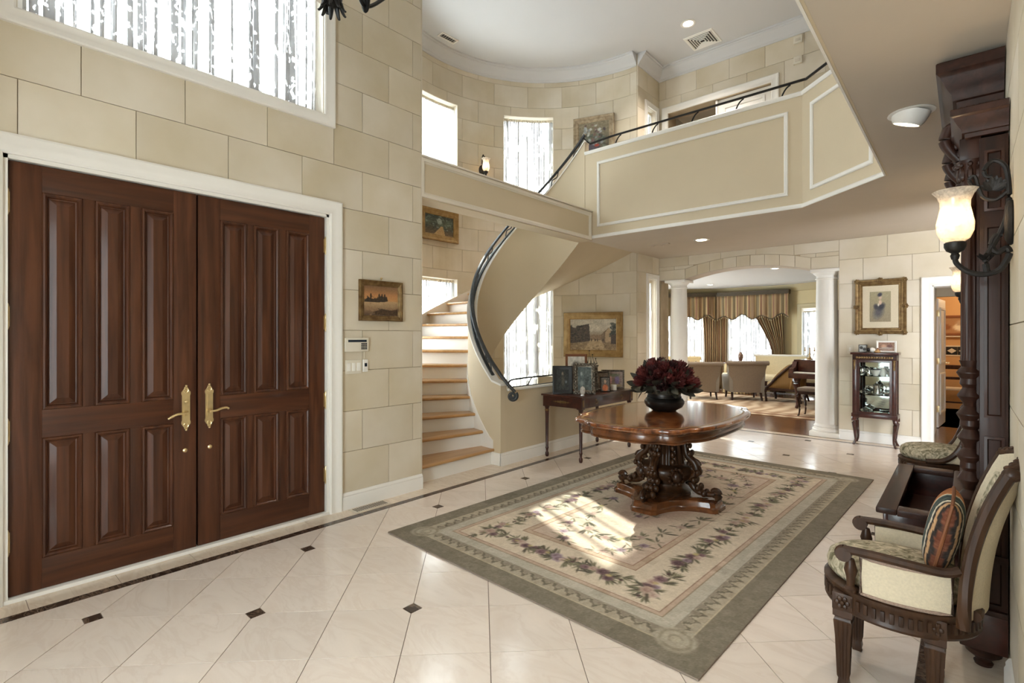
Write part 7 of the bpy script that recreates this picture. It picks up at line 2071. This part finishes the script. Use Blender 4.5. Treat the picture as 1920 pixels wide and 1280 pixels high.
sconce('wrought iron wall sconce with a lit seeded glass shade, nearest the viewer', (XR, 2.80, 1.895), 0)
sconce('lit iron wall sconce seen beyond the hall tree column', (XR, 5.80, 1.88), 0)
a = R(158.5); sconce('small iron wall sconce on the upper stairwell wall between windows', (RC[0]+(RR-.001)*math.cos(a), RC[1]+(RR-.001)*math.sin(a), 4.27), R(158.5), 3)

# ================================================================== CHANDELIER (only its lowest tips show)
cz = 3.035; ccx, ccy = -2.33, 1.30
cd_ = thing('iron_chandelier', 'black wrought iron chandelier with leafy finial, cropped at the photo top', 'chandelier', (ccx, ccy, 0))
mb = MB(); mb.lathe([(0, cz+.03), (.02, cz+.035), (.045, cz+.06), (.05, cz+.09), (.03, cz+.13), (.02, cz+.2), (.035, cz+.25), (.02, cz+.32), (.016, cz+.75), (.03, cz+.8), (.012, cz+.85), (0, cz+.86)], 14); mb.build('stem', 'iron_black', cd_)
for k in range(9):
    a = 2*PI*k/9
    mb = MB(); mb.t = Matrix.Rotation(a, 4, 'Z'); mb.tube(smooth_path([(.015, 0, cz+.075), (.038, 0, cz+.05), (.050, 0, cz+.022), (.062, 0, cz+.006), (.068, 0, cz+.008)], 4), [.012-.0095*i/16 for i in range(17)], 7, sx=1.4); mb.build('finial_leaf', 'iron_black', cd_)
bulbs = []
for k in range(6):
    a = 2*PI*k/6+R(97)
    mb = MB(); mb.t = Matrix.Rotation(a, 4, 'Z')
    mb.tube(smooth_path([(.02, 0, cz+.40), (.10, 0, cz+.32), (.17, 0, cz+.16), (.205, 0, cz+.145), (.26, 0, cz+.18), (.38, 0, cz+.30), (.46, 0, cz+.33), (.47, 0, cz+.36)], 6), .010, 7); arm = mb.build('arm', 'iron_black', cd_)
    mb = MB(); mb.t = Matrix.Rotation(a, 4, 'Z')
    for s_ in (-1, 0, 1): mb.tube(smooth_path([(.19+.012*s_, s_*.014, cz+.265), (.20, s_*.022, cz+.185), (.205, s_*.012, cz+.127), (.205, 0, cz+.112)], 4), [.011, .011, .011, .011, .011, .011, .010, .010, .009, .008, .007, .006, .005], 6)
    mb.build('leaf_drop', 'iron_black', arm, smooth=50)
    mb = MB(); mb.t = Matrix.Rotation(a, 4, 'Z'); mb.lathe([(0, cz+.34), (.04, cz+.34), (.045, cz+.355), (.014, cz+.36), (.012, cz+.44), (0, cz+.44)], 12, (.47, 0, 0)); mb.build('candle_cup', 'plastic_ivory', arm)
    mb = MB(); mb.t = Matrix.Rotation(a, 4, 'Z'); mb.lathe([(0, cz+.44), (.012, cz+.455), (.014, cz+.475), (.004, cz+.51), (0, cz+.515)], 10, (.47, 0, 0)); mb.build('bulb', 'plastic_white', arm)
mb = MB(); mb.tube([(0, 0, cz+.85), (0, 0, ZT-.03)], .010, 6); mb.build('chain', 'iron_black', cd_)
mb = MB(); mb.lathe([(0, ZT-.05), (.04, ZT-.045), (.07, ZT-.012), (.07, ZT), (0, ZT)], 18); mb.build('canopy', 'iron_black', cd_)
